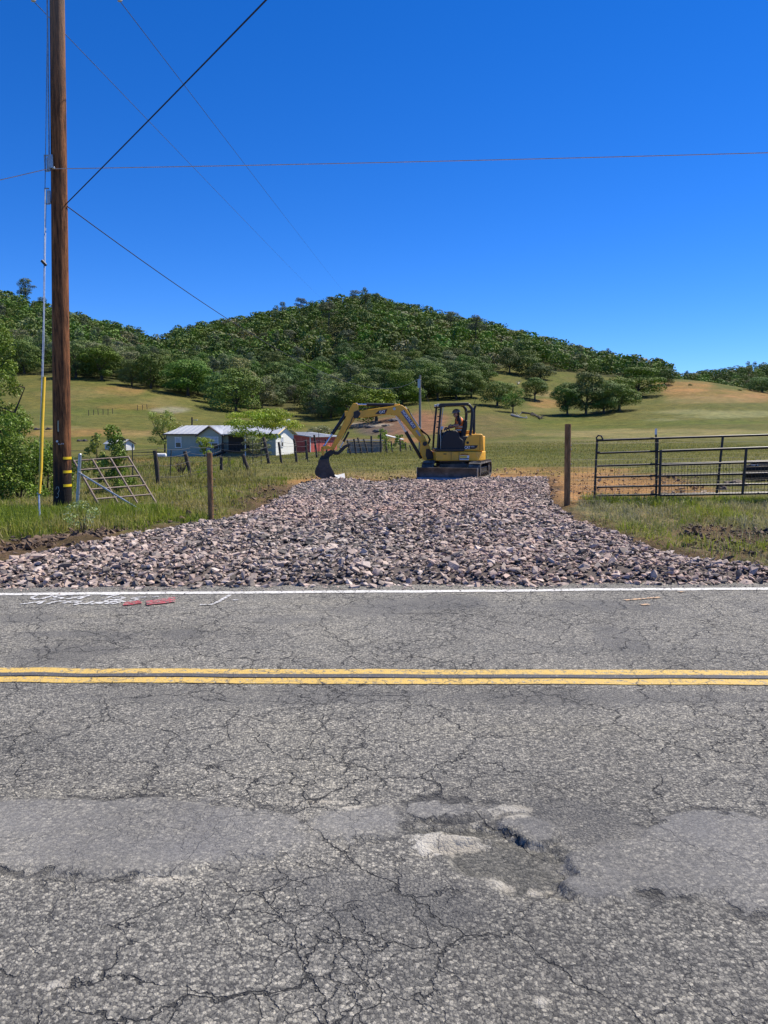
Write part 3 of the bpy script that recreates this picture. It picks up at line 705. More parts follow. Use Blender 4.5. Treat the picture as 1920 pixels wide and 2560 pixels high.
def blades(x, y, z, h, w, cols, lean=.35):
    n = len(x); a = rng.random(n) * 2 * np.pi; l = np.abs(rng.normal(0, lean, n)); d = np.stack([np.cos(a), np.sin(a)], -1)
    f = rng.random(n) * 2 * np.pi; sd_ = np.stack([np.cos(f), np.sin(f)], -1) * w[:, None] * .5
    b0 = np.c_[x, y]; mid_ = b0 + d * (h * l * .35)[:, None]; tip = b0 + d * (h * l)[:, None]
    hz = np.cos(np.minimum(l, 1.1))
    V = np.empty((n, 5, 3)); V[:, 0] = np.c_[b0 - sd_, z - .03]; V[:, 1] = np.c_[b0 + sd_, z - .03]
    V[:, 2] = np.c_[mid_ - sd_ * .8, z + h * .55]; V[:, 3] = np.c_[mid_ + sd_ * .8, z + h * .55]; V[:, 4] = np.c_[tip, z + h * hz]
    base = (np.arange(n) * 5)[:, None, None]
    F = (np.array([(0, 1, 3), (0, 3, 2), (2, 3, 4)])[None] + base).reshape(-1, 3)
    return V.reshape(-1, 3), F, np.repeat(cols, 5, 0)
PAL_G = np.array([(.18, .235, .035), (.24, .29, .045), (.30, .315, .07), (.16, .20, .03), (.36, .33, .12), (.44, .38, .20), (.40, .33, .17)])
PAL_D = np.array([(.37, .34, .24), (.29, .27, .18), (.42, .38, .27), (.24, .235, .14), (.20, .21, .10), (.33, .28, .19)])
PAL_F = np.array([(.185, .185, .05), (.24, .215, .075), (.155, .17, .04), (.29, .25, .105), (.22, .195, .07), (.33, .28, .14)])
def dirt_mask(x, y):
    px, py = proj(x, y, H(x, y)); n = fbm(x, y, .9, 3, 7.7); m = np.zeros(x.shape)
    for bx, by, rx, ry, col, w in BLOBS:
        if by > 1150 and col in (C_BROWN, C_ORANGE) and w > .5:
            q = np.hypot((px - bx) / rx, (py - by) / ry) + .3 * n; m = np.maximum(m, w * (1 - sstep(q, .6, 1.1)))
    return m
GV, GFc, GC = [], [], []; goff = 0
def add_grass(n, x0, x1, y0, y1, h, w, pal, cond=None, lean=.35, tuft=0, hn=.5, clear=.12):
    global goff
    if tuft:
        m = n // tuft; cx = rng.uniform(x0, x1, m); cy = rng.uniform(y0, y1, m)
        x = np.repeat(cx, tuft) + rng.normal(0, .05 + .02 * (y0 > 25), m * tuft); y = np.repeat(cy, tuft) + rng.normal(0, .05, m * tuft)
    else: x = rng.uniform(x0, x1, n); y = rng.uniform(y0, y1, n)
    keep = ~inpoly(x, y, GPOLY) & (np.abs(x) / y < .66) & (rng.random(len(x)) > dirt_mask(x, y) * 1.05)
    e = polydist(x, y, GPOLY); keep &= e > clear
    if cond is not None: keep &= cond(x, y)
    x, y = x[keep], y[keep]; q = len(x)
    if q == 0: return
    hn_ = fbm(x, y, .8, 3, 4.1); hh = h * (1 + hn * hn_) * rng.uniform(.5, 1.25, q); ww = w * rng.uniform(.6, 1.3, q)
    ci = np.clip(((fbm(x, y, .5, 3, 8.3) * .9 + .5) * len(pal) + rng.normal(0, 1.2, q)).astype(int), 0, len(pal) - 1)
    V, F, C = blades(x, y, H(x, y), hh, ww, pal[ci] * rng.uniform(.75, 1.2, (q, 1)), lean)
    GV.append(V); GFc.append(F + goff); GC.append(C); goff += len(V)
def pxof(x, y): return CX + FPX * x / y
# left verge, tall and green
add_grass(40000, -10.5, -2.6, 10.6, 19.0, .155, .012, PAL_G, lambda x, y: x < -2.2 - (y - 10) * .05, .6, hn=.9)
add_grass(9000, -10.5, -3.0, 10.9, 15.5, .27, .011, PAL_G, None, .5, tuft=12, hn=.8)
add_grass(26000, -9.0, -1.2, 15.5, 27, .15, .018, np.concatenate([PAL_G, PAL_F]), lambda x, y: pxof(x, y) < 720, .5)
# right verge, patchy and dry
add_grass(30000, 3.4, 11, 9.6, 17.5, .09, .012, PAL_D, None, 1.1, hn=.9)
add_grass(20000, 3.8, 12, 10.2, 17.5, .19, .011, np.concatenate([PAL_D, PAL_D, PAL_G[:3]]), None, .8, tuft=18, hn=.8)
add_grass(11000, 4.6, 12, 16.0, 17.9, .20, .012, PAL_G, lambda x, y: y > 16.3 + .35 * np.sin(x * 1.7), .5)
# fields
add_grass(34000, -26, 7, 25, 62, .10, .028, PAL_F, lambda x, y: pxof(x, y) < 1180, .6)
add_grass(16000, -26, -3, 19, 45, .26, .024, np.concatenate([PAL_G, PAL_F]), lambda x, y: pxof(x, y) < 640, .45, tuft=10)
add_grass(24000, 3, 30, 20, 62, .09, .028, PAL_F, lambda x, y: pxof(x, y) > 1150, .6)
add_grass(30000, -34, 40, 55, 105, .12, .05, PAL_F, None, .6)
g = mesh_obj('grass', np_mesh('grass', np.concatenate(GV), np.concatenate(GFc), cols=np.concatenate(GC)), M_GRASS)
tag(g, 'green and dry grass growing over the verges and fields', 'grass', kind='stuff')
# ------------------------------------------------------------------ trees and shrubs
M_LEAF = leafy('foliage', .10, .7, 'Col', 1.0)
M_WOODL = leafy('foliage_far', .10, .7, 'Col', 0.0)
M_LEAF1 = leafy('foliage_plain', .20, .55, 'Col', 0.0)
def bark_mat(name, a, b_, sc=6):
    m, k, b = new_mat(name); tc = k.n('ShaderNodeTexCoord').outputs['Object']
    v = k.n('ShaderNodeVectorMath', {'operation': 'MULTIPLY'}, i0=tc, i1=(sc, sc, sc * .22)).outputs[0]
    n = k.noise(v, 1.0, 5, .7); link(k, k.mix(k.step(n, .35, .65), a, b_), b.inputs['Base Color']); b.inputs['Roughness'].default_value = .95
    b.inputs['Specular IOR Level'].default_value = .15
    bp = k.n('ShaderNodeBump', None, Strength=.8, Distance=.03, Height=n); link(k, bp.outputs[0], b.inputs['Normal'])
    return m
M_BARK = bark_mat('oak_bark', (.06, .05, .04), (.16, .14, .115), 3)
M_TWIG = bark_mat('twig_bark', (.05, .04, .03), (.12, .095, .07), 12)
def norm(a): return a / (np.linalg.norm(a, axis=-1, keepdims=True) + 1e-9)
def leaves_on(lobes, n, size, cols, r, jitter=.28, fill=.25, up=.25, asp=.75):
    """leaf-clump quads over (and a few inside) a set of ellipsoid lobes: centre(3), radii(3)"""
    L = np.asarray(lobes, float); area = (L[:, 3] * L[:, 4] + L[:, 4] * L[:, 5] + L[:, 3] * L[:, 5])
    V = []; C = []
    got = 0; pos = []; nor = []; lid = []
    while got < n:
        m = int((n - got) * 1.7) + 64
        i = r.choice(len(L), m, p=area / area.sum()); u = norm(r.normal(size=(m, 3)) + (0, 0, up))
        rr = np.where(r.random(m) < fill, r.uniform(.35, .9, m), r.uniform(.86, 1.12, m))
        p = L[i, :3] + u * L[i, 3:] * rr[:, None]
        nn = norm(u / L[i, 3:] * L[i, 3:].mean(1, keepdims=True) + r.normal(size=(m, 3)) * jitter)
        keep = np.ones(m, bool)
        for q in range(len(L)):
            d = (((p - L[q, :3]) / L[q, 3:]) ** 2).sum(1); keep &= ~((d < .5) & (i != q))
        pos.append(p[keep]); nor.append(nn[keep]); lid.append(i[keep]); got += keep.sum()
    p = np.concatenate(pos)[:n]; nn = np.concatenate(nor)[:n]; i = np.concatenate(lid)[:n]
    t = norm(np.cross(nn, r.normal(size=(n, 3)))); b_ = np.cross(nn, t)
    s = (size * r.uniform(.55, 1.35, n))[:, None] * .5
    V = np.stack([p - t * s - b_ * s * asp * .3, p - b_ * s * asp + t * s * .2, p + t * s + b_ * s * .2, p + b_ * s * asp - t * s * .1], 1).reshape(-1, 3)
    F = np.arange(4 * n).reshape(n, 4)
    lobec = r.uniform(.82, 1.2, (len(L), 1)) * (1 + r.normal(0, .04, (len(L), 3)))
    c = (np.asarray(cols)[r.integers(0, len(cols), n)] * .5 + np.asarray(cols).mean(0) * .5) * lobec[i] * r.uniform(.85, 1.15, (n, 1)) * np.array((1.06, 1.18, .84))
    return V, F, np.repeat(np.clip(c, 0, 1), 4, 0)
PAL_OAK = [(0.081, 0.125, 0.028), (0.103, 0.151, 0.033), (0.068, 0.105, 0.026), (0.125, 0.164, 0.041)]
PAL_DARK = [(0.063, 0.099, 0.027), (0.077, 0.12, 0.033), (0.052, 0.081, 0.023), (0.103, 0.13, 0.044)]
PAL_PINE = [(0.122, 0.141, 0.097), (0.105, 0.123, 0.086), (0.146, 0.156, 0.116), (0.091, 0.103, 0.073)]
PAL_GREY = [(0.142, 0.143, 0.087), (0.178, 0.17, 0.118), (0.113, 0.121, 0.065), (0.208, 0.185, 0.14)]
PAL_YEL = [(.190, .210, .032), (.160, .190, .030), (.215, .225, .045), (.120, .155, .024)]
PAL_BUSH = [(0.118, 0.175, 0.026), (0.147, 0.204, 0.036), (0.084, 0.134, 0.02), (0.186, 0.231, 0.056), (0.235, 0.268, 0.102)]
PAL_PALE = [(0.254, 0.27, 0.09), (0.305, 0.306, 0.126), (0.204, 0.228, 0.066)]
PAL_LOCUST = [(0.255, 0.293, 0.046), (0.303, 0.319, 0.065), (0.2, 0.247, 0.036)]
PAL_BUCKEYE = [(.26, .23, .14), (.20, .19, .10), (.15, .16, .07), (.32, .28, .18)]
def crown_lobes(r, kind):
    """unit tree: height 1, crown half width .5"""
    L = []
    if kind == 'pine':
        for q in range(17):
            t = r.uniform(.3, 1); w = .32 * (1 - t) ** .5 + .08; a = r.uniform(0, 6.28); d = w * r.uniform(.3, 1)
            L.append((d * math.cos(a), d * math.sin(a), .28 + .66 * t, .11 + .08 * r.random(), .11 + .08 * r.random(), .055 + .03 * r.random()))
    else:
        n = {'oak': 26, 'dense': 22, 'open': 15}[kind]
        for q in range(n):
            z = r.uniform(-.95, 1); a = q * 2.4 + r.uniform(-.5, .5); s = math.sqrt(max(0.05, 1 - (max(z, 0)) ** 2)) * (1 if z > -.5 else .85)
            d = s * r.uniform(.24, .40); rr = r.uniform(.10, .18) * (1.0 if kind != 'dense' else 1.2)
            L.append((d * math.cos(a), d * math.sin(a), .49 + .38 * z, rr * 1.12, rr * 1.12, rr * .85))
        if kind != 'open': L.append((0, 0, .55, .29, .29, .28))
    return L
def limb_mesh(r, lobes, trunk_h=.34, r0=.028, lean=.0):
    mb = MB(); top = Vector((lean * trunk_h, 0, trunk_h))
    mb.tube([(0, 0, -.03), (lean * .1, 0, trunk_h * .35), (lean * .5 * trunk_h, 0.004, trunk_h * .7), top], [r0 * 1.35, r0, r0 * .85, r0 * .72], 7)
    for L in lobes[:: max(1, len(lobes) // 8)]:
        e = Vector(L[:3]); m1 = top.lerp(e, .45) + Vector((r.normal(0, .03), r.normal(0, .03), r.uniform(-.02, .04)))
        mb.tube([top - Vector((0, 0, .04)), m1, e], [r0 * .55, r0 * .32, r0 * .10], 5)
    return mb
class Proto: pass
def make_proto(seed, kind, pal, nleaf, lsize, hw=1.0):
    r = np.random.default_rng(seed); L = np.array(crown_lobes(r, kind)); p = Proto()
    V, F, C = leaves_on(L, nleaf, lsize, pal, r, fill=.22 if kind != 'dense' else .12)
    p.crown = np_mesh('crown', V, F, cols=C); p.crown.materials.append(M_LEAF)
    if kind == 'pine':
        mb = MB(); mb.tube([(0, 0, -.03), (.01, 0, .4), (-.01, .01, .93)], [.022, .016, .004], 6); mb.tube([(.005, 0, .3), (.05, .03, .6), (.07, .03, .88)], [.014, .011, .003], 6)
        for q in L[::2]: mb.tube([(0, 0, q[2] - .08), tuple(q[:3])], [.007, .002], 4)
    else: mb = limb_mesh(r, L, .18 if kind == 'dense' else .24, .028)
    p.trunk = mb.mesh('trunk', rad(50)); p.trunk.materials.append(M_BARK)
    return p
OAKS = [make_proto(i, 'oak', PAL_OAK if i % 2 else PAL_DARK, 5200, .036) for i in range(6)]
DENSE = [make_proto(20 + i, 'dense', PAL_OAK if i % 2 else PAL_DARK, 5200, .037) for i in range(4)]
OPEN = [make_proto(40 + i, 'open', PAL_OAK, 2800, .035) for i in range(2)]
PINES = [make_proto(60 + i, 'pine', PAL_PINE, 3000, .030) for i in range(3)]
GREYS = [make_proto(80 + i, 'dense', PAL_GREY, 4800, .037) for i in range(2)]
BUCK = [make_proto(90, 'dense', PAL_BUCKEYE, 4800, .037)]
YELS = [make_proto(95, 'oak', PAL_YEL, 3600, .042)]
BIGD = [make_proto(100 + i, 'oak', PAL_OAK, 9000, .030) for i in range(4)]
def tree(name, pos, h, w, proto, label, group=None, cat='tree', rz=None):
    t = thing(name, pos, label, cat, group, rng.random() * 6.28 if rz is None else rz)
    t.scale = (w, w, h)
    for nm, me in (('trunk', proto.trunk), ('crown', proto.crown)):
        o = bpy.data.objects.new(nm, me); COL.objects.link(o); o.parent = t
    return t
def tree_px(name, bx, by, top, wpx, proto, label, group=None, dmax=1400, d=None):
    p = hit(bx, by, dmax) if d is None else P(bx, by, d)
    if d is not None: p.z = Hs(p.x, p.y)
    s = p.y / FPX
    return tree(name, p, (by - top) * s * 1.02, wpx * s * 1.22, proto, label, group)
OAK_SPEC = [
 (1418, 1038, 960, 76, BIGD[0], 'leftmost oak of the dark clump on the open right slope'),
 (1465, 1036, 932, 92, BIGD[1], 'tallest oak in the dark clump behind the right gate post'),
 (1509, 1034, 950, 84, BIGD[2], 'oak in the middle of the dark clump on the right slope'),
 (1548, 1028, 946, 96, BIGD[3], 'broad oak at the right end of the front row in the dark clump'),
 (1594, 990, 920, 112, BIGD[1], 'spreading oak just behind and right of the dark clump'),
 (1243, 1016, 953, 84, BIGD[2], 'pale green oak leaning over the slope right of the excavator canopy'),
 (1282, 1032, 966, 56, OPEN[0], 'thin ragged oak beside the fallen branches'),
 (1337, 1000, 946, 62, BIGD[0], 'rounded oak above the bare tan patch in the clearing'),
 (1351, 948, 908, 58, DENSE[0], 'low rounded oak at the top of the clearing'),
 (1321, 938, 876, 74, OAKS[2], 'taller oak standing behind the low rounded one in the clearing'),
 (1274, 932, 872, 58, OAKS[4], 'narrow oak at the upper left edge of the clearing'),
 (1219, 953, 910, 50, OPEN[1], 'small brownish oak at the left edge of the clearing'),
 (1661, 963, 921, 54, OAKS[1], 'lone oak on the crest of the bare right hill'),
 (1905, 981, 944, 76, OAKS[3], 'oak on the bare hill at the right edge of the photo'),
 (590, 1030, 926, 118, DENSE[1], 'large dark rounded oak at the edge of the left meadow'),
 (545, 1012, 930, 70, OAKS[5], 'oak tucked behind the left side of the large dark meadow oak'),
 (655, 1022, 940, 70, GREYS[0], 'grey green oak just right of the large dark meadow oak'),
 (1004, 1012, 928, 96, BIGD[3], 'big oak left of the slim grey pole top'),
 (1094, 1000, 942, 62, BIGD[0], 'slim trunked oak between the pole and the excavator canopy'),
 (1140, 998, 930, 80, BIGD[1], 'dense oak above the front of the excavator canopy'),
 (1178, 994, 926, 70, BIGD[2], 'oak above the rear of the excavator canopy'),
 (955, 1020, 950, 74, OAKS[0], 'oak behind the bright yellow green oak'),
 (190, 945, 862, 80, OAKS[3], 'oak at the meadow edge just right of the utility pole'),
 (255, 950, 868, 96, BIGD[0], 'wide oak at the top edge of the left meadow'),
 (330, 965, 900, 60, BIGD[1], 'small twin trunked oak at the meadow edge'),
 (378, 972, 880, 76, OAKS[1], 'oak with bare stems at the upper meadow edge'),
 (470, 990, 900, 110, BIGD[2], 'broad oak group leader left of the large dark meadow oak')]
for s_ in OAK_SPEC: tree_px('oak_tree', *s_[:5], s_[5], 'oaks standing on the grassy slopes')
tree_px('oak_tree', 941, 1046, 962, 118, YELS[0], 'bright yellow green oak above the excavator boom', d=205)
tree_px('buckeye_tree', 600, 990, 900, 74, BUCK[0], 'buckeye with cream blossom above the large dark meadow oak', d=330)
tree_px('grey_shrub', 800, 1094, 1034, 76, GREYS[1], 'rounded olive grey bush behind the red barn', d=118)
PINE_SPEC = [(66, 765, 695, 60, 0, 'tallest grey pine on the skyline left of the utility pole'), (108, 780, 740, 44, 1, 'small grey pine beside the guy wires on the skyline'),
 (752, 792, 746, 34, 2, 'grey pine alone on the left skyline of the hill'), (706, 800, 757, 30, 1, 'smaller grey pine left of the lone skyline pine'), (888, 772, 729, 40, 0, 'tall grey pine on the very top of the hill'),
 (914, 775, 736, 34, 2, 'grey pine right of the tallest hilltop pine'), (868, 775, 748, 22, 1, 'sparse grey pine left of the tallest hilltop pine'), (1128, 825, 782, 44, 0, 'grey pine on the right shoulder of the hill'),
 (1190, 862, 792, 50, 1, 'tall grey pine with dark trunk on the right shoulder'), (822, 830, 758, 52, 2, 'large grey pine near the top left of the hill'), (726, 880, 830, 56, 0, 'pale grey pine halfway up the hill'),
 (658, 862, 834, 40, 1, 'pale grey pine left of the halfway one'), (870, 880, 825, 46, 2, 'grey pine with thin trunk in the middle of the wood'), (1170, 920, 880, 36, 0, 'grey pine low on the right of the wood'),
 (1000, 800, 770, 40, 1, 'grey pine below the summit on the right'), (585, 885, 850, 40, 2, 'grey pine left of the middle of the hill'), (240, 860, 822, 50, 0, 'pale grey pine right of the utility pole'),
 (285, 870, 838, 46, 1, 'pale grey pine above the meadow oaks')]
for bx, by, tp, w, i, lb in PINE_SPEC: tree_px('pine_tree', bx, by, tp, w, PINES[i], lb, 'grey pines in the wood', 640)

# the wood on the hill: the trees that show largest are single, the rest one mass
cand = []
occ = {}
def near(x, y, s):
    i, j = int(x // 10), int(y // 10)
    for a in (-1, 0, 1):
        for b_ in (-1, 0, 1):
            for q in occ.get((i + a, j + b_), ()):
                if (q[0] - x) ** 2 + (q[1] - y) ** 2 < s * s: return True
    return False
tr = np.random.default_rng(77)
for o in [q for q in COL.objects if q.name.startswith(('oak_tree', 'pine_tree', 'buckeye'))]:
    occ.setdefault((int(o.location.x // 10), int(o.location.y // 10)), []).append((o.location.x, o.location.y))
NC = 15000
dd = np.sqrt(tr.uniform(200**2, 640**2, NC)); aa = tr.uniform(-.66, .46, NC); xx = aa * dd; zz = H(xx, dd); qx, qy = proj(xx, dd, zz)
wm = WOODS(qx, qy + 3) > 0
# keep the small bare glades open
for gx, gy, gr, gh in ((395, 852, 44, 12), (925, 828, 16, 7), (1128, 838, 12, 5)):
    wm &= ~(np.hypot((qx - gx) / gr, (qy - gy) / gh) < 1)
for i in np.nonzero(wm)[0]:
    s = 6.7 + 2.0 * tr.random()
    if near(xx[i], dd[i], s): continue
    occ.setdefault((int(xx[i] // 10), int(dd[i] // 10)), []).append((xx[i], dd[i])); cand.append((xx[i], dd[i], zz[i], qx[i], qy[i]))
# far hill beyond the right crest
for _ in range(1500):
    d = tr.uniform(780, 1040); a = tr.uniform(.34, .62); x_ = a * d
    if near(x_, d, 7.5): continue
    occ.setdefault((int(x_ // 10), int(d // 10)), []).append((x_, d)); z_ = Hs(x_, d); q = proj(x_, d, z_); cand.append((x_, d, z_, q[0], q[1]))
cand = [c for c in cand if -60 < c[3] < 1990]
cand.sort(key=lambda c: c[1])
WV, WF, WC = [], [], []; woff = 0; n_single = 0
SMALL = []
for kind, pal in (('oak', PAL_OAK), ('oak', PAL_DARK), ('dense', PAL_DARK), ('oak', PAL_OAK), ('dense', PAL_GREY), ('pine', PAL_PINE), ('dense', PAL_OAK)):
    r = np.random.default_rng(len(SMALL) + 300); L = np.array(crown_lobes(r, kind)); SMALL.append(leaves_on(L, 330, .106 if kind != 'pine' else .08, pal, r, fill=.12))
for c in cand:
    h = tr.uniform(6.5, 13.5); w = h * tr.uniform(.95, 1.35); u = tr.random()
    if 480 < c[1] < 700: h *= .82
    if n_single < 250 and c[1] < 640:
        if u < .52: pr = OAKS[tr.integers(6)]
        elif u < .76: pr = DENSE[tr.integers(4)]
        elif u < .86: pr = GREYS[tr.integers(2)]
        elif u < .95: pr = PINES[tr.integers(3)]; h *= 1.25; w = h * .6
        else: pr = OPEN[tr.integers(2)]
        kd = 'dark rounded oak' if pr in DENSE else 'grey green oak' if pr in GREYS else 'grey pine' if pr in PINES else 'thin open oak' if pr in OPEN else 'leafy green oak'
        where = ['in the wood left of the utility pole', 'in the wood above the left meadow', 'in the wood above the house roof', 'in the wood above the red barn', 'in the wood above the excavator boom', 'in the wood above the slim grey pole', 'in the wood above the excavator canopy', 'in the wood above the right clearing', 'in the wood above the dark oak clump', 'on the crest right of the dark oak clump'][int(np.searchsorted([110, 400, 640, 790, 960, 1080, 1200, 1380, 1600], c[3]))]
        where = ('in the front rank ' if c[1] < 330 else 'well up ') + where
        tree('woodland_tree', (c[0], c[1], c[2] - .3), h, w, pr, kd + ' ' + where, kd + 's ' + where); n_single += 1
    else:
        i = tr.choice(7, p=[.28, .22, .14, .12, .09, .06, .09]); V, F, C = SMALL[i]
        if i == 5: h *= 1.3; w = h * .55
        a = tr.random() * 6.28; ca, sa = math.cos(a), math.sin(a)
        W = np.stack([(V[:, 0] * ca - V[:, 1] * sa) * w + c[0], (V[:, 0] * sa + V[:, 1] * ca) * w + c[1], V[:, 2] * h + c[2] - .5], -1)
        WV.append(W); WF.append(F + woff); WC.append(np.clip(C * tr.uniform(.72, 1.3) * (1 + tr.normal(0, .07, 3)), 0, 1)); woff += len(W)
wood = mesh_obj('wooded_hillside', np_mesh('wooded_hillside', np.concatenate(WV), np.concatenate(WF), cols=np.concatenate(WC)), M_WOODL)
tag(wood, 'dense green mass of trees covering the upper hill', 'wood', kind='stuff')
print('wood trees', len(cand), 'single', n_single)

# ---- near trees and bushes with real leaves
def leafy_plant(name, base, h, w, lobes, nleaf, lsize, pal, label, stems, cat='bush', jitter=.9, trunk_r=.03, seed=1, fill=.5, partname='foliage'):
    r = np.random.default_rng(seed); t = thing(name, base, label, cat)
    L = np.array(lobes, float); L[:, [0, 1, 3, 4]] *= w; L[:, [2, 5]] *= h
    V, F, C = leaves_on(L, nleaf, lsize, pal, r, jitter=jitter, fill=fill, up=.1, asp=.6)
    o = mesh_obj(partname, np_mesh(partname, V, F, cols=C), M_LEAF1, t)
    mb = MB()
    for q, S in enumerate(stems):
        pts = [Vector((a * w, b_ * w, c_ * h)) for a, b_, c_ in S]
        mb.tube(pts, [trunk_r * (1 - .8 * i / (len(pts) - 1)) for i in range(len(pts))], 6)
    base_pt = Vector(stems[0][1] if len(stems[0]) > 1 else (0, 0, .2)); base_pt = Vector((base_pt.x * w, base_pt.y * w, base_pt.z * h))
    for q in L[::max(1, len(L) // 14)]:
        e = Vector(q[:3]); st_ = min((Vector((a * w, b_ * w, c_ * h)) for S in stems for a, b_, c_ in S), key=lambda v: (v - e).length + 2 * max(0, v.z - e.z))
        mb.tube([st_, st_.lerp(e, .5) + Vector((r.normal(0, .03), r.normal(0, .03), .03)) * w, e], [trunk_r * .4, trunk_r * .25, trunk_r * .1], 4)
    mb.build('stem', M_TWIG, t, rad(60))
    return t
def bush_lobes(r, n, zlo, zhi, rad_, taper=.5, flat=1.0):
    L = []
    for i in range(n):
        z = zlo + (zhi - zlo) * (i + r.random()) / n; w = (1 - taper * (z - zlo) / max(1e-6, zhi - zlo)) * .5
        a = r.random() * 6.28; d = w * math.sqrt(r.random()); s = rad_ * r.uniform(.6, 1.25)
        L.append((d * math.cos(a), d * math.sin(a), z, s, s * 1.0, s * flat))
    return L
r_ = np.random.default_rng(8)
# tall leafy young tree at the left edge
bp0 = P(8, 1262, 18.5); bp0.z = Hs(bp0.x, bp0.y)
L1 = bush_lobes(r_, 46, .12, .98, .13, .7, .45)
leafy_plant('young_tree', bp0, 4.3, 1.75, L1, 13000, .062, PAL_BUSH, 'leafy young tree with pale shiny leaves at the left edge of the photo',
            [[(0, 0, -.02), (.02, 0, .3), (-.02, 0, .6), (.02, 0, .98)], [(.02, 0, .3), (.2, .05, .5), (.36, .05, .64)]], 'tree', .9, .045, 3, partname='crown')
for i, (px, py, d, h, w, n, lb) in enumerate([
    (52, 1262, 18.0, 1.7, 1.5, 3600, 'thick green bush left of the utility pole, nearest its yellow guy guard'), (-30, 1262, 17.5, 2.0, 1.9, 3200, 'thick green bush cut off by the left edge of the photo'),
    (118, 1255, 19.0, 1.45, 1.1, 2400, 'low green bush just behind the utility pole'), (0, 1250, 20.5, 2.3, 2.0, 3000, 'bush behind the young tree at the left edge')]):
    b0 = P(px, py, d); b0.z = Hs(b0.x, b0.y)
    leafy_plant('bush', b0, h, w, bush_lobes(r_, 26, .1, .9, .17, .35, .75), int(n * 1.7), .064, PAL_BUSH, lb, [[(0, 0, -.02), (.05, 0, .4), (.02, .03, .85)], [(0, 0, 0), (-.2, .1, .45), (-.25, .1, .8)]], 'bush', .9, .03, 10 + i)
b0 = P(292, 1240, 20.6); b0.z = Hs(b0.x, b0.y)
leafy_plant('bush', b0, 1.8, 1.0, bush_lobes(r_, 26, .1, .96, .14, .75, .6), 3400, .064, PAL_BUSH, 'light green bush growing behind the leaning pipe gate', [[(0, 0, -.02), (.03, 0, .4), (-.03, 0, .95)], [(0, 0, 0), (.25, 0, .5), (.3, 0, .8)]], 'bush', .9, .03, 22)
b0 = P(246, 1235, 22.5); b0.z = Hs(b0.x, b0.y)
leafy_plant('bush', b0, 1.7, .8, bush_lobes(r_, 16, .3, .96, .11, .6, .6), 900, .08, PAL_PALE, 'sparse pale bush between the utility pole and the leaning pipe gate', [[(0, 0, -.02), (.03, 0, .4), (-.03, 0, .95)]], 'bush', .9, .025, 23)
b0 = P(192, 1190, 30); b0.z = Hs(b0.x, b0.y)
leafy_plant('bush', b0, .9, .9, bush_lobes(r_, 14, .15, .9, .2, .4, .8), 1100, .07, PAL_OAK, 'small dark green bush seen just right of the utility pole', [[(0, 0, -.02), (.03, 0, .4), (0, 0, .8)]], 'bush', .9, .02, 24)
# white flowered weed in the verge
b0 = G(207, 1330); b0.z = Hs(b0.x, b0.y)
leafy_plant('weed', b0, .55, .5, bush_lobes(r_, 14, .3, .95, .2, .2, .6), 420, .035, [(.34, .36, .26), (.20, .26, .10), (.42, .42, .34)], 'pale leafy weed standing in the verge grass below the utility pole', [[(0, 0, -.05), (.05, 0, .4), (0, 0, .9)], [(0, 0, 0), (.2, 0, .8)], [(0, 0, 0), (-.2, .1, .8)]], 'plant', 1.0, .008, 31)
# trees round the house
def garden(px, by, d, top, wpx, pal, n, ls, lb, kind='open', seed=5, name='garden_tree'):
    p = P(px, by, d); p.z = Hs(p.x, p.y); s = d / FPX; h = (proj(p.x, p.y, p.z)[1] - top) * s; w = wpx * s
    r = np.random.default_rng(seed); L = []
    for q in range(30):
        z = r.uniform(.24, .97); ww = .5 * math.sqrt(max(.05, 1 - ((z - .6) / .45) ** 2)); a = r.random() * 6.28; dd_ = ww * math.sqrt(r.random())
        L.append((dd_ * math.cos(a), dd_ * math.sin(a), z, .13, .13, .075))
    return leafy_plant(name, p, h, w, L, n, ls, pal, lb, [[(0, 0, -.02), (.01, 0, .28), (-.05, .02, .6), (-.1, 0, .9)], [(.01, 0, .28), (.14, 0, .55), (.2, 0, .85)], [(.01, 0, .25), (-.2, 0, .5), (-.34, 0, .75)]], 'tree', .8, .07 * d / 60, seed, fill=.5, partname='crown')
garden(655, 1160, 62, 1026, 190, PAL_LOCUST, 9500, .15, 'spreading yellow green tree in front of the house porch', seed=41)
garden(512, 1150, 78, 1088, 44, PAL_LOCUST, 1500, .13, 'small bright green tree in front of the paired house window', seed=42)
garden(412, 1125, 118, 1030, 86, PAL_PALE, 3600, .22, 'pale olive tree behind the left end of the house', seed=43)
b0 = P(640, 1175, 55); b0.z = Hs(b0.x, b0.y)
leafy_plant('bush', b0, 1.7, 2.6, bush_lobes(r_, 22, .15, .9, .15, .4, .6), 1500, .12, PAL_GREY, 'dry grey green bush at the foot of the spreading yellow green tree', [[(0, 0, -.02), (.05, 0, .4), (0, 0, .9)], [(0, 0, 0), (.3, 0, .6)], [(0, 0, 0), (-.3, 0, .6)]], 'bush', .9, .03, 44)
for i, (px, py, d, h, w, lb) in enumerate([(962, 1128, 82, 2.6, 2.4, 'weedy bush among the far fence posts under the boom'), (1000, 1122, 95, 2.0, 1.6, 'small leafy bush right of the weedy one under the boom')]):
    b0 = P(px, py, d); b0.z = Hs(b0.x, b0.y)
    leafy_plant('bush', b0, h, w, bush_lobes(r_, 16, .15, .92, .15, .4, .7), 800, .18, PAL_BUSH, lb, [[(0, 0, -.02), (.05, 0, .4), (0, 0, .9)], [(0, 0, 0), (.3, 0, .6)]], 'bush', .9, .03, 50 + i)
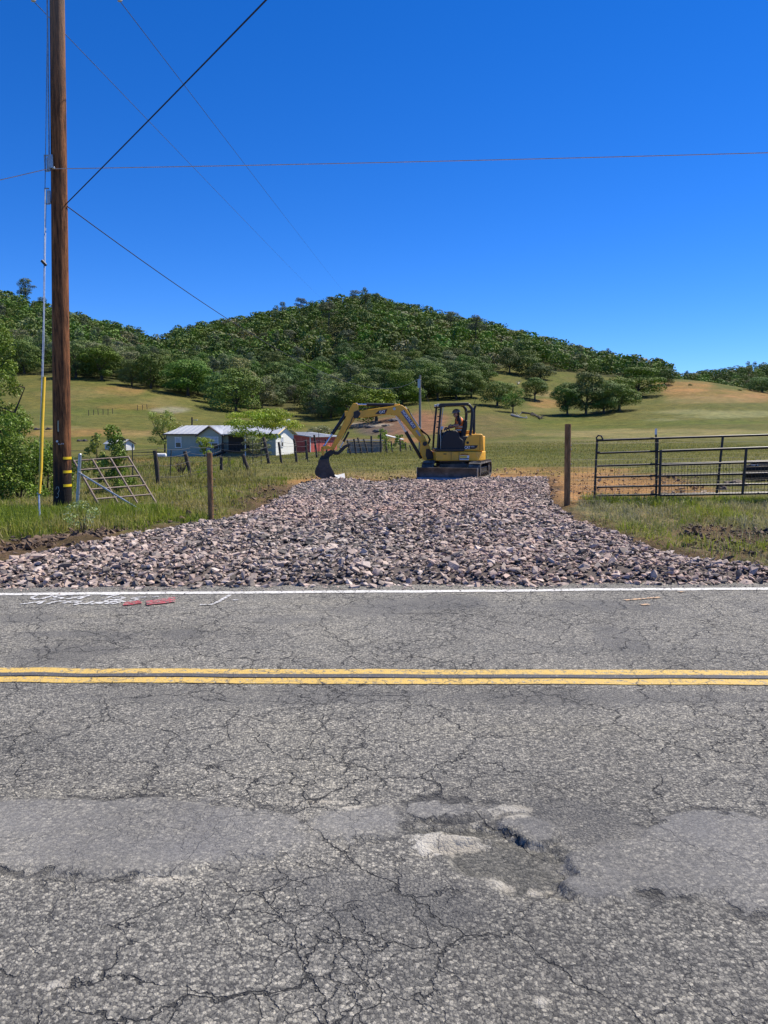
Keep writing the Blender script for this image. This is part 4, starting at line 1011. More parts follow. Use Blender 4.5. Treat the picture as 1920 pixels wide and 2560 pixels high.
# bare brush by the fence
b0 = P(453, 1205, 31); b0.z = Hs(b0.x, b0.y); t = thing('dead_shrub', b0, 'bare dead shrub beside the leaning fence post', 'shrub'); mb = MB()
rr = random.Random(4)
for q in range(26):
    a = rr.uniform(0, 6.28); l = rr.uniform(.35, .85); d1 = Vector((math.cos(a) * .3, math.sin(a) * .3, .5)); d2 = Vector((rr.uniform(-.3, .3), rr.uniform(-.3, .3), .3))
    mb.tube([(0, 0, -.03), d1 * l, d1 * l + d2 * l * .8, d1 * l + d2 * l * 1.3 + Vector((rr.uniform(-.2, .2), 0, .05))], [.018, .012, .007, .003], 5)
mb.build('branch', M_TWIG, t)
# fallen branches on the right slope
for i, (pts, lb) in enumerate([([(1278, 1040), (1300, 1046), (1318, 1049)], 'pale fallen log below the thin ragged oak'), ([(1303, 1034), (1325, 1037), (1348, 1046), (1352, 1050)], 'dark fallen branch sloping down from the thin ragged oak'), ([(1330, 1036), (1342, 1042), (1356, 1048)], 'dark fallen branch nearest the oak clump'), ([(1295, 962), (1299, 958)], 'small pale log lying in the clearing')]):
    q = [hit(*p) + Vector((0, 0, .35)) for p in pts]; t = thing('fallen_log', q[0], lb, 'log'); mb = MB(q[0]); mb.tube(q, [.35] + [.25] * (len(q) - 2) + [.12], 7)
    for j in range(5):
        s0 = q[0].lerp(q[-1], rr.uniform(.3, 1)); mb.tube([s0, s0 + Vector((rr.uniform(-1.6, 1.6), rr.uniform(-1, 1), rr.uniform(.2, 1.3)))], [.12, .04], 5)
    mb.build('log', paint('pale_wood', (.42, .38, .33), .9) if 'pale' in lb else M_BARK, t)
# small dark bushes on the bare hill, boulders
for px, py, lb in [(1725, 964, 'dark low bush near the crest of the bare right hill'), (1849, 977, 'dark low bush lower on the bare right hill')]:
    p = hit(px, py); t = thing('low_bush', p, lb, 'bush'); t.scale = (2.2, 2.2, 1.2)
    o = bpy.data.objects.new('foliage', DENSE[0].crown); COL.objects.link(o); o.parent = t; o.location = (0, 0, -.35)
# ------------------------------------------------------------------ man-made materials
def wood_mat(name, a, b_, sc=5, stretch=.12, rough=.85, bump=.7):
    m, k, b = new_mat(name); tc = k.n('ShaderNodeTexCoord').outputs['Object']
    v = k.n('ShaderNodeVectorMath', {'operation': 'MULTIPLY'}, i0=tc, i1=(sc, sc, sc * stretch)).outputs[0]
    n = k.noise(v, 1.6, 7, .72); n2 = k.noise(v, 6.0, 5, .7)
    c = k.mix(k.step(n, .36, .64), a, b_); c = k.mix(k.math('MULTIPLY', k.step(n2, .55, .7), .6), c, tuple(q * .45 for q in a))
    link(k, c, b.inputs['Base Color']); b.inputs['Roughness'].default_value = rough; b.inputs['Specular IOR Level'].default_value = .2
    bp = k.n('ShaderNodeBump', None, Strength=bump, Distance=.012, Height=k.math('ADD', n, n2)); link(k, bp.outputs[0], b.inputs['Normal'])
    return m
def pole_mat():
    m, k, b = new_mat('creosote_pole'); pos = k.n('ShaderNodeNewGeometry').outputs['Position']
    v = k.n('ShaderNodeVectorMath', {'operation': 'MULTIPLY'}, i0=pos, i1=(14, 14, 1.3)).outputs[0]
    n = k.noise(v, 1.3, 7, .72); n2 = k.noise(v, 5.0, 5, .7)
    c = k.mix(k.step(n, .34, .66), (.05, .020, .009), (.34, .135, .05)); c = k.mix(k.math('MULTIPLY', k.step(n2, .54, .68), .7), c, (.035, .018, .010))
    zz_ = k.n('ShaderNodeSeparateXYZ', None, Vector=pos).outputs[2]
    # tar treatment soaked into the butt of the pole, paler grey wood towards the top
    c = k.mix(k.math('SUBTRACT', 1.0, k.step(k.math('ADD', zz_, k.math('MULTIPLY', n, .8)), .75, 1.9)), c, (.022, .017, .016))
    c = k.mix(k.math('MULTIPLY', k.step(zz_, 7.5, 11.5), .6), c, k.mix(n2, (.16, .115, .085), (.40, .31, .24)))
    link(k, c, b.inputs['Base Color']); b.inputs['Roughness'].default_value = .75; b.inputs['Specular IOR Level'].default_value = .25
    bp = k.n('ShaderNodeBump', None, Strength=.9, Distance=.02, Height=k.math('ADD', n, n2)); link(k, bp.outputs[0], b.inputs['Normal'])
    return m
M_POLE = pole_mat()
M_POST = wood_mat('treated_post', (.17, .09, .04), (.34, .20, .10), 16)
M_OLDPOST = wood_mat('weathered_post', (.045, .036, .03), (.13, .105, .085), 14)
M_GREYWOOD = wood_mat('grey_board', (.20, .18, .16), (.36, .33, .29), 6)
M_GALV = paint('galvanised_steel', (.42, .45, .47), .42, .75, .18, 20)
M_RUST = paint('rusty_pipe', (.19, .15, .125), .65, .35, .3, 14, dirt=(.17, .09, .05))
M_BLKPIPE = paint('dark_gate_pipe', (.022, .020, .021), .38, .2, .3, 9, dirt=(.07, .055, .045), dirt_amt=.35)
M_WIRE = paint('fence_wire', (.10, .095, .09), .6, .3, .2, 30)
M_CABLE = paint('black_cable', (.018, .017, .022), .5)
M_TEL = paint('bare_strand', (.62, .48, .43), .45, .1)
M_YPL = paint('yellow_plastic', (.80, .50, .02), .4, 0, .08, 8, dirt=(.45, .30, .05), dirt_amt=.3)
M_TAPE = paint('yellow_reflector', (.85, .58, .01), .35, 0, .05, 12)
M_TPOST = paint('t_post_green', (.05, .055, .045), .6, .2, .25, 15)
M_WHITE = paint('white_paint', (.78, .78, .76), .5, 0, .05, 9, dirt=(.55, .52, .47), dirt_amt=.3)
M_PORC = paint('grey_porcelain', (.50, .50, .52), .25)
M_CHALK = paint('chalk_mark', (.36, .35, .33), .9, 0, .3, 40)

def rod(mb, a, b_, r, n=6): mb.tube([a, b_], r, n)
def catenary(a, b_, sag, n=24):
    a, b_ = Vector(a), Vector(b_)
    return [a.lerp(b_, t) - Vector((0, 0, 4 * sag * t * (1 - t))) for t in np.linspace(0, 1, n)]
def wire(name, a, b_, sag, r, mat, label, cat='wire', group=None, n=30):
    mb = MB(); mb.tube(catenary(a, b_, sag, n), r, 5)
    return tag(mb.build(name, mat), label, cat, group)

# ------------------------------------------------------------------ utility pole with guy wires
DP = 16.2
pb = P(157, 1279, DP); pb.z = Hs(pb.x, pb.y); ptop = P(143, 0, DP); axis = (ptop - pb); axis_top = pb + axis * 1.14
def on_pole(py, off=0.0, toward=0.0):
    p = P(157, py, DP); t = (p.z - pb.z) / axis.z; q = pb + axis * t; return q + Vector((off, -toward, 0))
pole = thing('utility_pole', pb, 'tall brown wooden utility pole with yellow reflectors standing in the verge', 'utility pole')
mb = MB(pb); n_ = 26; pts = [pb - axis.normalized() * .3] + [pb + axis * (1.14 * i / n_) for i in range(n_ + 1)]
mb.tube(pts, [.188] + [.186 - .052 * i / n_ for i in range(n_ + 1)], 28); mb.build('shaft', M_POLE, pole, rad(60))
for py in (1145, 1179, 1213):
    c = on_pole(py); mb = MB(pb); vs = []; fs = []; R_ = .1885
    for i in range(8):
        a = rad(-62 + i * 11)
        for dz in (-.026, .026): vs.append(c + Vector((R_ * math.cos(a), R_ * math.sin(a), dz)))
        for dz in (-.026, .026): vs.append(c + Vector(((R_ - .008) * math.cos(a), (R_ - .008) * math.sin(a), dz)))
    for i in range(7):
        q = i * 4; fs += [(q, q + 4, q + 5, q + 1), (q + 2, q + 3, q + 7, q + 6), (q, q + 2, q + 6, q + 4), (q + 1, q + 5, q + 7, q + 3)]
    fs += [(0, 1, 3, 2), (28, 30, 31, 29)]
    mb.add(vs, fs); mb.build('reflector', M_TAPE, pole)
def pole_mark(strokes, w, name, mat):
    """flat marks wrapped on the shaft, strokes in photo px"""
    mb = MB(pb)
    for s_ in strokes:
        q = []
        for px, py in s_:
            c = on_pole(py); x = P(px, py, DP - .17).x; dx = max(-.185, min(.185, x - c.x)); q.append(Vector((x, c.y - math.sqrt(max(1e-4, .1875 ** 2 - dx * dx)) - .001, c.z)))
        for i in range(len(q) - 1):
            t = (q[i + 1] - q[i]).normalized(); s = t.cross(Vector((0, -1, 0))).normalized() * w / 2; e = Vector((0, -.003, 0))
            vs = [q[i] - s, q[i] + s, q[i + 1] + s, q[i + 1] - s]
            mb.add(vs + [v + e for v in vs], [(0, 1, 2, 3), (4, 7, 6, 5), (0, 4, 5, 1), (1, 5, 6, 2), (2, 6, 7, 3), (3, 7, 4, 0)])
    return mb.build(name, mat, pole)
pole_mark([[(140, 1222), (143, 1215), (147, 1216), (149, 1223), (147, 1230), (144, 1232)], [(144, 1232), (147, 1233), (147, 1239), (143, 1243), (140, 1240)]], .011, 'chalk_number', M_CHALK)
pole_mark([[(146.5, 1052), (146.2, 1066), (146.8, 1079)]], .026, 'inspection_tag', paint('pale_tag', (.44, .42, .30), .6))
pole_mark([[(146, 1108), (149, 1108), (147, 1111), (150, 1111)], [(152, 1111), (154, 1108), (153, 1111)], [(156, 1108), (158.5, 1108), (157, 1111)]], .007, 'number_tag', M_WHITE)
mb = MB(pb); c = on_pole(1103, -.02, .19); mb.tube([c, c + Vector((0, -.012, 0))], .022, 12); mb.build('nail_disc', M_WHITE, pole)
mb = MB(pb); mb.tube([on_pole(y, -.155, .105) for y in (-200, 0, 200, 330, 420)], .016, 8); mb.build('ground_conduit', M_GALV, pole)
arm_c = on_pole(-55, 0, .18); mb = MB(pb); mb.box(arm_c, (2.5, .11, .14)); mb.build('crossarm', M_GREYWOOD, pole, bevel=.006)
for px in (84, 300):
    e = P(px, 3, DP - .05); mb = MB(pb); s0 = Vector((e.x - .05, arm_c.y, arm_c.z))
    for i in range(4):
        c = s0.lerp(e, .25 + .22 * i); mb.tube([c, s0.lerp(e, .25 + .22 * i + .08), s0.lerp(e, .25 + .22 * i + .12)], [.02, .055, .02], 10)
    mb.tube([s0, e], .011, 6); mb.build('insulator', M_PORC, pole)
# guy attachment hardware on the pole
for py, w in ((414, .10), (496, .075)):
    c = on_pole(py, -.15, .06); mb = MB(pb); mb.box(c + Vector((-.03, -.02, .0)), (.07, .03, .26)); mb.box(c + Vector((-.10, -.02, .02)), (.02, .045, .30)); mb.box(c + Vector((-.065, -.02, .17)), (.09, .045, .02)); mb.box(c + Vector((-.065, -.02, -.13)), (.09, .045, .02))
    if py < 450: mb.box(c + Vector((.06, -.12, .02)), (.10, .04, .26)); mb.tube([c + Vector((.10, -.12, -.11)), c + Vector((.14, -.15, -.11))], .022, 8)
    mb.build('guy_bracket', M_GALV, pole, bevel=.004)
anchor = G(100, 1308); anchor.z = Hs(anchor.x, anchor.y)
for i, (py0, x0, x1, lb) in enumerate([(400, 118, 113, 'outer guy wire dropping from the upper pole bracket'), (505, 122, 116, 'inner guy wire dropping from the lower pole bracket')]):
    g_top = on_pole(py0, -.24, .08); t = thing('guy_wire', anchor + Vector((0, .02 * i, 0)), lb, 'guy wire'); mb = MB(t.location); lo = P(97 if i == 0 else 99, 1234, anchor.y + .25)
    mb.tube([g_top, g_top.lerp(lo, .5) + Vector((.02, 0, 0)), lo], .0085, 6); mb.build('strand', M_GALV, t)
    if i == 0:
        mb = MB(t.location); a, b_ = P(110.5, 943, anchor.y + .8), P(98, 1234, anchor.y + .235); mb.tube([a, a.lerp(b_, .45) + Vector((.0, 0, 0)), P(102.5, 1170, anchor.y + .36), b_], [.030, .031, .031, .028], 12); mb.build('guy_guard', M_YPL, t)
        mb = MB(t.location); mb.tube([lo, lo.lerp(anchor, .5), anchor - Vector((0, 0, .15))], .017, 8); mb.sphere(lo, .035, 8, 6); mb.build('anchor_rod', M_GALV, t)
        mb = MB(t.location); c = g_top.lerp(lo, .33); mb.tube([c + Vector((-.03, 0, .04)), c + Vector((.05, 0, -.05))], .03, 8); mb.build('guy_clamp', M_CABLE, t)
up = P(120, -260, DP - .2); mb = MB(); mb.tube([on_pole(400, -.24, .08), P(119, 0, DP - .1), up], .0085, 6); tag(mb.build('guy_wire', M_GALV), 'guy strand running up beside the pole to the crossarm', 'guy wire')

# overhead lines
A = on_pole(513, .15, .05)
B = P(655, 0, 9.6); wire('overhead_cable', A, A + (B - A) * 2.6, .05, .011, M_CABLE, 'thick black cable rising from the pole to the top of the photo', 'cable')
FP = P(1050, 1128, 76); FP.z = Hs(FP.x, FP.y); FPT = P(1050, 940, 76)
wire('overhead_cable', A + Vector((.02, .02, -.03)), FPT - Vector((0, 0, .15)), 2.2, .011, M_CABLE, 'black cable sagging from the pole towards the slim grey pole', 'cable', n=60)
for px, q, lb in ((84, (832, 768), 'thin power line from the left insulator to the hilltop'), (300, (874, 740), 'thin power line from the right insulator to the hilltop')):
    e = P(px, 3, DP - .05); h_ = P(q[0], q[1], 585); wire('power_line', e, h_, 1.0, .008, paint('line_wire', (.10, .12, .16), .5), lb, 'power line', 'thin power lines to the hill', 80)
T = on_pole(430, -.05, .19)
wire('telephone_wire', T, P(1920, 375, 14.6) * 1.0 + (P(1920, 375, 14.6) - T) * .6, .05, .0085, M_TEL, 'pale strand running right from the pole across the sky', 'wire')
wire('telephone_wire', T + Vector((-.1, 0, .0)), T + (P(0, 450, 15.7) - T) * 4, .02, .0085, M_TEL, 'pale strand running left from the pole out of the photo', 'wire')
# slim pole by the field
t = thing('service_pole', FP, 'slim grey wooden pole with a metal box standing behind the excavator boom', 'pole'); mb = MB(FP); mb.tube([FP - Vector((0, 0, .2)), FPT + Vector((0, 0, .1))], [.14, .10], 10); mb.build('shaft', M_GREYWOOD, t, rad(60))
mb = MB(FP); mb.box(FPT + Vector((-.1, -.16, -.75)), (.26, .2, .85)); mb.build('meter_box', M_GALV, t, bevel=.01)
mb = MB(FP); mb.tube([FPT + Vector((.05, 0, -.3)), FP + Vector((2.6, -.6, 0))], .012, 5); mb.build('stay_wire', M_CABLE, t)
q0 = P(480, 1120, 128); q0.z = Hs(q0.x, q0.y); q1 = P(480, 1043, 128)
t = thing('service_pole', q0, 'short dark power pole behind the house roof', 'pole'); mb = MB(q0); mb.tube([q0 - Vector((0, 0, .2)), q1], [.16, .13], 8); mb.build('shaft', M_OLDPOST, t, rad(60))
mb = MB(q0); mb.tube([q1 - Vector((0, 0, .45)), q1 + Vector((.8, 0, -.5))], .05, 6); mb.sphere(q1 + Vector((.8, 0, -.5)), .1); mb.build('lamp_arm', M_GALV, t)

# ------------------------------------------------------------------ gates and posts
def post(name, px, ytop, ybot, d, r, mat, label, cat='post', group=None, topx=None, n=12, cap=None):
    b_ = P(px, ybot, d); b_.z = Hs(b_.x, b_.y); tp = P(px if topx is None else topx, ytop, d)
    t = thing(name, b_, label, cat, group); mb = MB(b_); m = 5
    pts_ = [b_ - Vector((0, 0, .12))] + [b_.lerp(tp, (i + 1) / m) for i in range(m)]
    rr_ = [r * (1.04 + .10 * random.uniform(-1, 1) * (mat is M_OLDPOST)) for _ in pts_]
    if mat is M_OLDPOST: pts_ = [p + Vector((random.uniform(-.2, .2) * r, random.uniform(-.2, .2) * r, 0)) for p in pts_]
    mb.tube(pts_, rr_, n); mb.build('shaft', mat, t, rad(55), bevel=.004)
    return t, b_, tp
dR = 16.3
t, rpb, rpt = post('driveway_post', 1417.5, 1060, 1279, dR, .064, M_POST, 'round brown wooden post on the right side of the gravel driveway', topx=1420, n=20)
mb = MB(rpb); [mb.sphere(P(1428, y, dR - .02), .012, 6, 4) for y in (1113, 1123, 1160)]; mb.build('nail', M_GALV, t)
t, lpb, lpt = post('driveway_post', 528, 1132, 1313, 13.9, .049, M_POST, 'round brown wooden post on the left side of the gravel driveway', topx=523.5, n=20)
mb = MB(lpb)
for y in (1163, 1180, 1198, 1216, 1232, 1248, 1265, 1286):
    c = P(532, y, 13.9); mb.tube([c + Vector((.0, -.045, 0)), c + Vector((.055, -.03, .0)), c + Vector((.052, .01, .004))], .005, 5)
mb.build('wire_staple', M_WIRE, t)
t, gpb, gpt = post('pipe_post', 193, 1136, 1284, 16.0, .034, M_GALV, 'galvanised steel pipe post right of the utility pole', topx=200, n=16)
mb = MB(gpb); mb.sphere(gpt, (.036, .036, .022), 12, 6); mb.build('cap', M_GALV, t)
mb = MB(gpb); c1 = gpb.lerp(gpt, .64); c0 = gpb.lerp(gpt, .3)
for c in (c1, c0): mb.tube([c + Vector((0, 0, -.02)), c + Vector((0, 0, .02))], .042, 14)
mb.build('band', M_GALV, t)
br0 = gpb.lerp(gpt, .66) + Vector((.04, -.05, 0)); br1 = G(360, 1289); br1.z = Hs(br1.x, br1.y) + .02
t = thing('brace_pipe', br1, 'thin galvanised pipe leaning from the pipe post down to the grass', 'pipe'); mb = MB(br1); mb.tube([br0, br1], .019, 10); mb.build('pipe', M_GALV, t); mb = MB(br1); mb.tube([br0, br0 + (br0 - br1).normalized() * .05], .024, 10); mb.build('pipe_end', M_GALV, t)

def gate(name, label, corners, rails, stays, r, mat, rr=None):
    """corners TL TR BR BL in world space; rails / stays are fractions down / across"""
    TL, TR, BR_, BL = corners; t = thing(name, (BL + BR_) / 2, label, 'gate'); rr = rr or r
    def pt(u, v): return (TL.lerp(TR, u)).lerp(BL.lerp(BR_, u), v)
    for v in rails: part_tube('rail', [pt(0, v), pt(.5, v), pt(1, v)], rr, mat, t, 10)
    for u, v0, v1 in stays: part_tube('stile', [pt(u, v0), pt(u, (v0 + v1) / 2), pt(u, v1)], r * 1.1, mat, t, 10)
    return t, pt
# leaning pipe gate on the left
BL = G(258, 1281); BL.z = Hs(BL.x, BL.y); BR_ = G(396, 1266); BR_.z = Hs(BR_.x, BR_.y)
lg, pt = gate('pipe_gate', 'rusty pipe gate leaning askew behind the galvanised post', (P(184, 1151, 17.2), P(320, 1141, 18.0), BR_, BL), (.01, .20, .395, .585, .765, .93), ((0, 0, 1), (.33, .02, .95), (.66, .02, .95), (1, 0, 1.0)), .021, M_RUST, .020)
mb = MB(lg.location); mb.tube([pt(.95, .93), pt(.955, .985)], .022, 8); mb.build('stile', M_RUST, lg)
# black tube gates on the right
d1 = 17.2
g1 = thing('tube_gate', P(1700, 1250, d1), 'large dark tube gate standing open along the right fence line', 'gate'); x1 = 2040
for yl, yr in ((1101, 1083.5), (1133, 1116), (1165, 1149), (1193, 1180), (1218, 1207), (1239, 1229)):
    mb = MB(g1.location); mb.tube([P(1492, yl, d1), P(1640, yl + (yr - yl) * .28, d1 + .05), P(x1, yr, d1 + .15)], .027 if yl == 1101 else .023, 10); mb.build('rail', M_BLKPIPE, g1)
for (xa, ya, xb, yb) in ((1493, 1097, 1485, 1262), (1644, 1097, 1640, 1240), (1807, 1093, 1792, 1234), (1960, 1088, 1950, 1232), (x1, 1084, x1 - 5, 1232)):
    mb = MB(g1.location); mb.tube([P(xa, ya, d1 + .06), P(xb, yb, d1 + .06)], .027, 10); mb.build('stile', M_BLKPIPE, g1)
mb = MB(g1.location); mb.tube([P(1492, 1103, d1), P(1491, 1094, d1), P(1496, 1088.5, d1), P(1503, 1090, d1), P(1508, 1100, d1)], .017, 8); mb.build('hinge_loop', M_BLKPIPE, g1)
mb = MB(g1.location); mb.tube([P(1493, 1131, d1 - .02), P(1499, 1132, d1 - .05)], .03, 8); mb.build('latch', M_BLKPIPE, g1)
d2 = 16.75
g2 = thing('tube_gate', P(1800, 1245, d2), 'shorter dark tube gate filled with wire mesh leaning on the larger gate', 'gate'); x2 = 2080
R2 = ((1128, 1113.5), (1163, 1150), (1190, 1180), (1214.5, 1207), (1238.5, 1230))
for i, (yl, yr) in enumerate(R2):
    mb = MB(g2.location); mb.tube([P(1651, yl, d2), P(x2, yr, d2 + .1)], .03 if i == 0 else .024, 10); mb.build('rail', M_BLKPIPE, g2)
for (xa, ya, xb, yb) in ((1652, 1125, 1648.5, 1240), (1866, 1122, 1856, 1236), (x2, 1112, x2 - 6, 1232)):
    mb = MB(g2.location); mb.tube([P(xa, ya, d2 - .02), P(xb, yb, d2 - .02)], .029, 10); mb.build('stile', M_BLKPIPE, g2)
mb = MB(g2.location)
for i in range(52):
    px = 1656 + i * 8.0; f_ = (px - 1651) / (x2 - 1651); rod(mb, P(px, 1163 - 13 * f_, d2), P(px - 1, 1238 - 8.5 * f_, d2), .0035, 4)
for j in range(1, 7):
    yl = 1163 + 75 * j / 7; rod(mb, P(1652, yl, d2), P(x2, yl - 13 + 4.5 * j / 7, d2 + .1), .0035, 4)
tag(mb.build('wire_mesh', M_BLKPIPE, g2), kind='stuff')
t, tb, tt = post('t_post', 1640, 1072, 1262, d1 + .1, .022, M_TPOST, 'dark steel T post with a white tip standing behind the tube gates', 'fence post', n=8)
mb = MB(tb); mb.tube([tt - Vector((0, 0, .13)), tt + Vector((0, 0, .005))], .025, 8); mb.build('white_tip', M_WHITE, t)
# field wire from the right post behind the gates
fe = thing('field_fence', P(1700, 1255, 18.2), 'thin wire field fencing strung behind the dark tube gates', 'fence'); base = fe.location
for y0, y1 in ((1108, 1100), (1150, 1138), (1168, 1157), (1185, 1176), (1200, 1192), (1214, 1207), (1228, 1221), (1240, 1234), (1252, 1246)):
    mb = MB(base); a, b_ = P(1426, y0, dR + .05), P(2060, y1, 19.0); mb.tube(catenary(a, b_, .015, 8), .0026, 4); mb.build('strand', M_WIRE, fe)
mb = MB(base)
for i in range(56):
    u = i / 55; px = 1434 + (2060 - 1434) * u; d = dR + .05 + (19.0 - dR - .05) * u; rod(mb, P(px, 1150 - 12 * u, d), P(px, 1252 - 6 * u, d), .0022, 4)
tag(mb.build('stay_wire', M_WIRE, fe), kind='stuff')

# old field fence on the left
FPOSTS = [(274, 1094, 1225, 26.0, .060, 304, 'long dark post leaning left behind the leaning pipe gate'), (397, 1126, 1231, 24.5, .068, 387, 'thick crooked dark post, nearest of the old field fence'),
 (478, 1128, 1212, 28.5, .066, 462, 'dark post leaning left, second along the old field fence'), (554, 1142, 1187, 35.0, .075, 553, 'short dark stub post behind the left driveway post'),
 (622, 1136, 1186, 34.5, .075, 607, 'dark post leaning left at the edge of the mown strip'), (673, 1093, 1166, 41.0, .085, 659, 'tall dark post leaning left under the spreading yellow green tree'),
 (704, 1105, 1167, 41.5, .062, 697, 'dark post in front of the white gable end'), (742, 1097, 1161, 43.5, .072, 735, 'dark post in front of the red barn corner'),
 (767, 1099, 1153, 47.0, .066, 764, 'dark post left of the excavator bucket linkage'), (793, 1087, 1144, 52.0, .070, 785, 'dark post in front of the pink red barn wall'),
 (818, 1098, 1146, 54.0, .06, 814, 'dark post just behind the bucket cylinder'), (877, 1100, 1134, 62.0, .075, 868, 'dark post standing under the dipper arm'), (891, 1097, 1136, 62.0, .072, 885, 'first leaning dark post right of the thumb under the boom'),
 (905, 1094, 1134, 63.5, .07, 894, 'second leaning dark post right of the thumb under the boom'), (920, 1097, 1131, 66.0, .07, 909, 'third leaning dark post under the boom'), (930, 1090, 1128, 70.0, .09, 928, 'thick ragged stump post under the middle of the boom'),
 (952, 1083, 1130, 72.0, .085, 951, 'tallest straight grey post under the boom'), (968, 1098, 1130, 73.0, .06, 963, 'thin dark post right of the tallest grey one under the boom'), (981, 1103, 1129, 76.0, .06, 978, 'short dark post below the boom cylinder top'),
 (1001, 1100, 1128, 80.0, .07, 1000, 'short dark post near the far end of the fence'), (1016, 1108, 1126, 84.0, .07, 1013, 'low dark post among the last of the fence'), (1028, 1113, 1125, 88.0, .08, 1024, 'lowest dark post at the far end of the fence')]
for bx_, yt, yb, d, r, tx, lb in FPOSTS: post('fence_post', bx_, yt, yb, d, r, M_OLDPOST, lb, 'fence post', 'old wooden posts of the field fence', topx=tx, n=9)
TP = [(426, 1124, 1210, 29.5, 428, 'thin steel post between the two thickest old posts'), (570, 1140, 1184, 36, 571, 'left one of a pair of thin steel posts right of the driveway post'), (575, 1140, 1184, 36.2, 575, 'right one of a pair of thin steel posts right of the driveway post'),
 (610, 1138, 1185, 36, 606, 'thin steel post left of the leaning post by the mown strip'), (633, 1100, 1170, 41, 631, 'thin steel post left of the spreading tree trunk'), (653, 1095, 1168, 41, 653, 'thin steel post against the spreading tree trunk'),
 (770, 1132, 1162, 43, 769, 'short brown steel post below the barn corner'), (332, 1110, 1205, 30, 331, 'thin steel post behind the leaning pipe gate'), (797, 1080, 1143, 53, 797, 'thin steel post close to the barn wall')]
for bx_, yt, yb, d, tx, lb in TP: post('steel_post', bx_, yt, yb, d, .022, M_TPOST, lb, 'fence post', 'thin steel fence posts', topx=tx, n=6)
LINE = [(-60, 1215, 24), (397, 1231, 24.5), (478, 1212, 28.5), (554, 1187, 35), (622, 1186, 34.5), (673, 1166, 41), (704, 1167, 41.5), (742, 1161, 43.5), (767, 1153, 47), (793, 1144, 52), (818, 1146, 54), (877, 1134, 62), (905, 1134, 63.5), (952, 1130, 72), (1001, 1128, 80), (1028, 1125, 88)]
for j, hh in enumerate((.28, .62, .95, 1.2)):
    mb = MB()
    for (xa, ya, da), (xb, yb, db) in zip(LINE[:-1], LINE[1:]):
        a, b_ = P(xa, ya, da), P(xb, yb, db); a.z = Hs(a.x, a.y) + hh; b_.z = Hs(b_.x, b_.y) + hh + random.uniform(-.1, .1)
        mb.tube(catenary(a, b_, random.uniform(.02, .12), 7), .007 if j > 1 else .005, 4)
    tag(mb.build('fence_strand', M_WIRE), ('lowest', 'second lowest', 'second highest', 'highest')[j] + ' wire strand strung along the old field fence', 'wire', 'wires of the old field fence')
for y0 in (1178, 1214):
    a, b_ = P(400, y0 + 16, 24.5), P(523, y0, 13.9); mb = MB(); mb.tube(catenary(a, b_, .05, 8), .004, 4); tag(mb.build('fence_strand', M_WIRE), ('upper' if y0 < 1200 else 'lower') + ' slack wire from the left driveway post to the old fence', 'wire')
# tiny stakes crossing the left meadow
for i in range(9):
    p = hit(222 + i * 12 + (i > 5) * 50, 1040 - i * 1.0 - (i > 5) * 8); mb = MB(p); mb.tube([p - Vector((0, 0, .2)), p + Vector((.1 * math.sin(i * 2.1), 0, 1.5))], .09, 5); t = thing('meadow_stake', p, ('first', 'second', 'third', 'fourth', 'fifth', 'sixth', 'seventh', 'eighth', 'ninth')[i] + ' tiny dark stake from the left in the row crossing the left meadow', 'fence post', 'stakes crossing the left meadow'); mb.build('shaft', M_OLDPOST, t)

# ------------------------------------------------------------------ house, shed, barn
M_SIDING = paint('sage_siding', (.42, .44, .36), .7, 0, .04, 3)
M_GABLEW = paint('cream_siding', (.74, .73, .66), .7, 0, .04, 3)
M_ROOF = paint('pale_metal_roof', (.40, .42, .44), .45, .1, .06, 4, dirt=(.35, .36, .37))
M_TRIM = paint('white_trim', (.78, .78, .76), .5)
M_FASCIA = paint('brown_fascia', (.10, .065, .05), .7)
M_YTRIM = paint('tan_barge_board', (.50, .38, .17), .7)
M_GLASS = paint('window_glass', (.03, .04, .05), .08, 0, .1, 2, spec=.8)
M_CURT = paint('window_blind', (.50, .53, .58), .4)
M_DECK = paint('dark_deck_wood', (.055, .038, .032), .8)
M_RED = paint('red_barn_board', (.52, .10, .075), .75, 0, .18, 2.5, dirt=(.55, .20, .15), dirt_amt=.5)
M_REDD = M_RED
M_SHEDW = paint('shed_white', (.70, .70, .68), .6, 0, .05, 2)
def building_frame(px, py, d, yaw):
    b_ = P(px, py, d); b_.z = Hs(b_.x, b_.y) - .1
    return b_, Matrix.Rotation(yaw, 3, 'Z')
hd = 96.0; HB, HR = building_frame(418, 1141, hd, rad(-9)); HB.z = zat(1141, hd)
house = thing('house', HB, 'sage green single storey house with pale metal roof and dark porch stairs', 'house', None, rad(-9))
HL, HD_, HW = 14.2, 8.0, 2.75     # length, depth, wall height
mb = MB(); mb.box((HL / 2, HD_ / 2, HW / 2), (HL, HD_, HW)); mb.build('wall', M_SIDING, house)
M_SKIRT = paint('skirting', (.41, .43, .36), .8)
mb = MB(); mb.box((HL / 2, -.02, .38), (HL + .02, .05, .76)); mb.build('skirting', M_SKIRT, house)
for i in range(28):     # batten lines of the siding
    mb = MB(); mb.box((.25 + i * .5, -.012, .78 + (HW - .78) / 2), (.03, .03, HW - .79)); mb.build('batten', M_SIDING, house)
RH = 1.05
mb = MB(); ov = .35
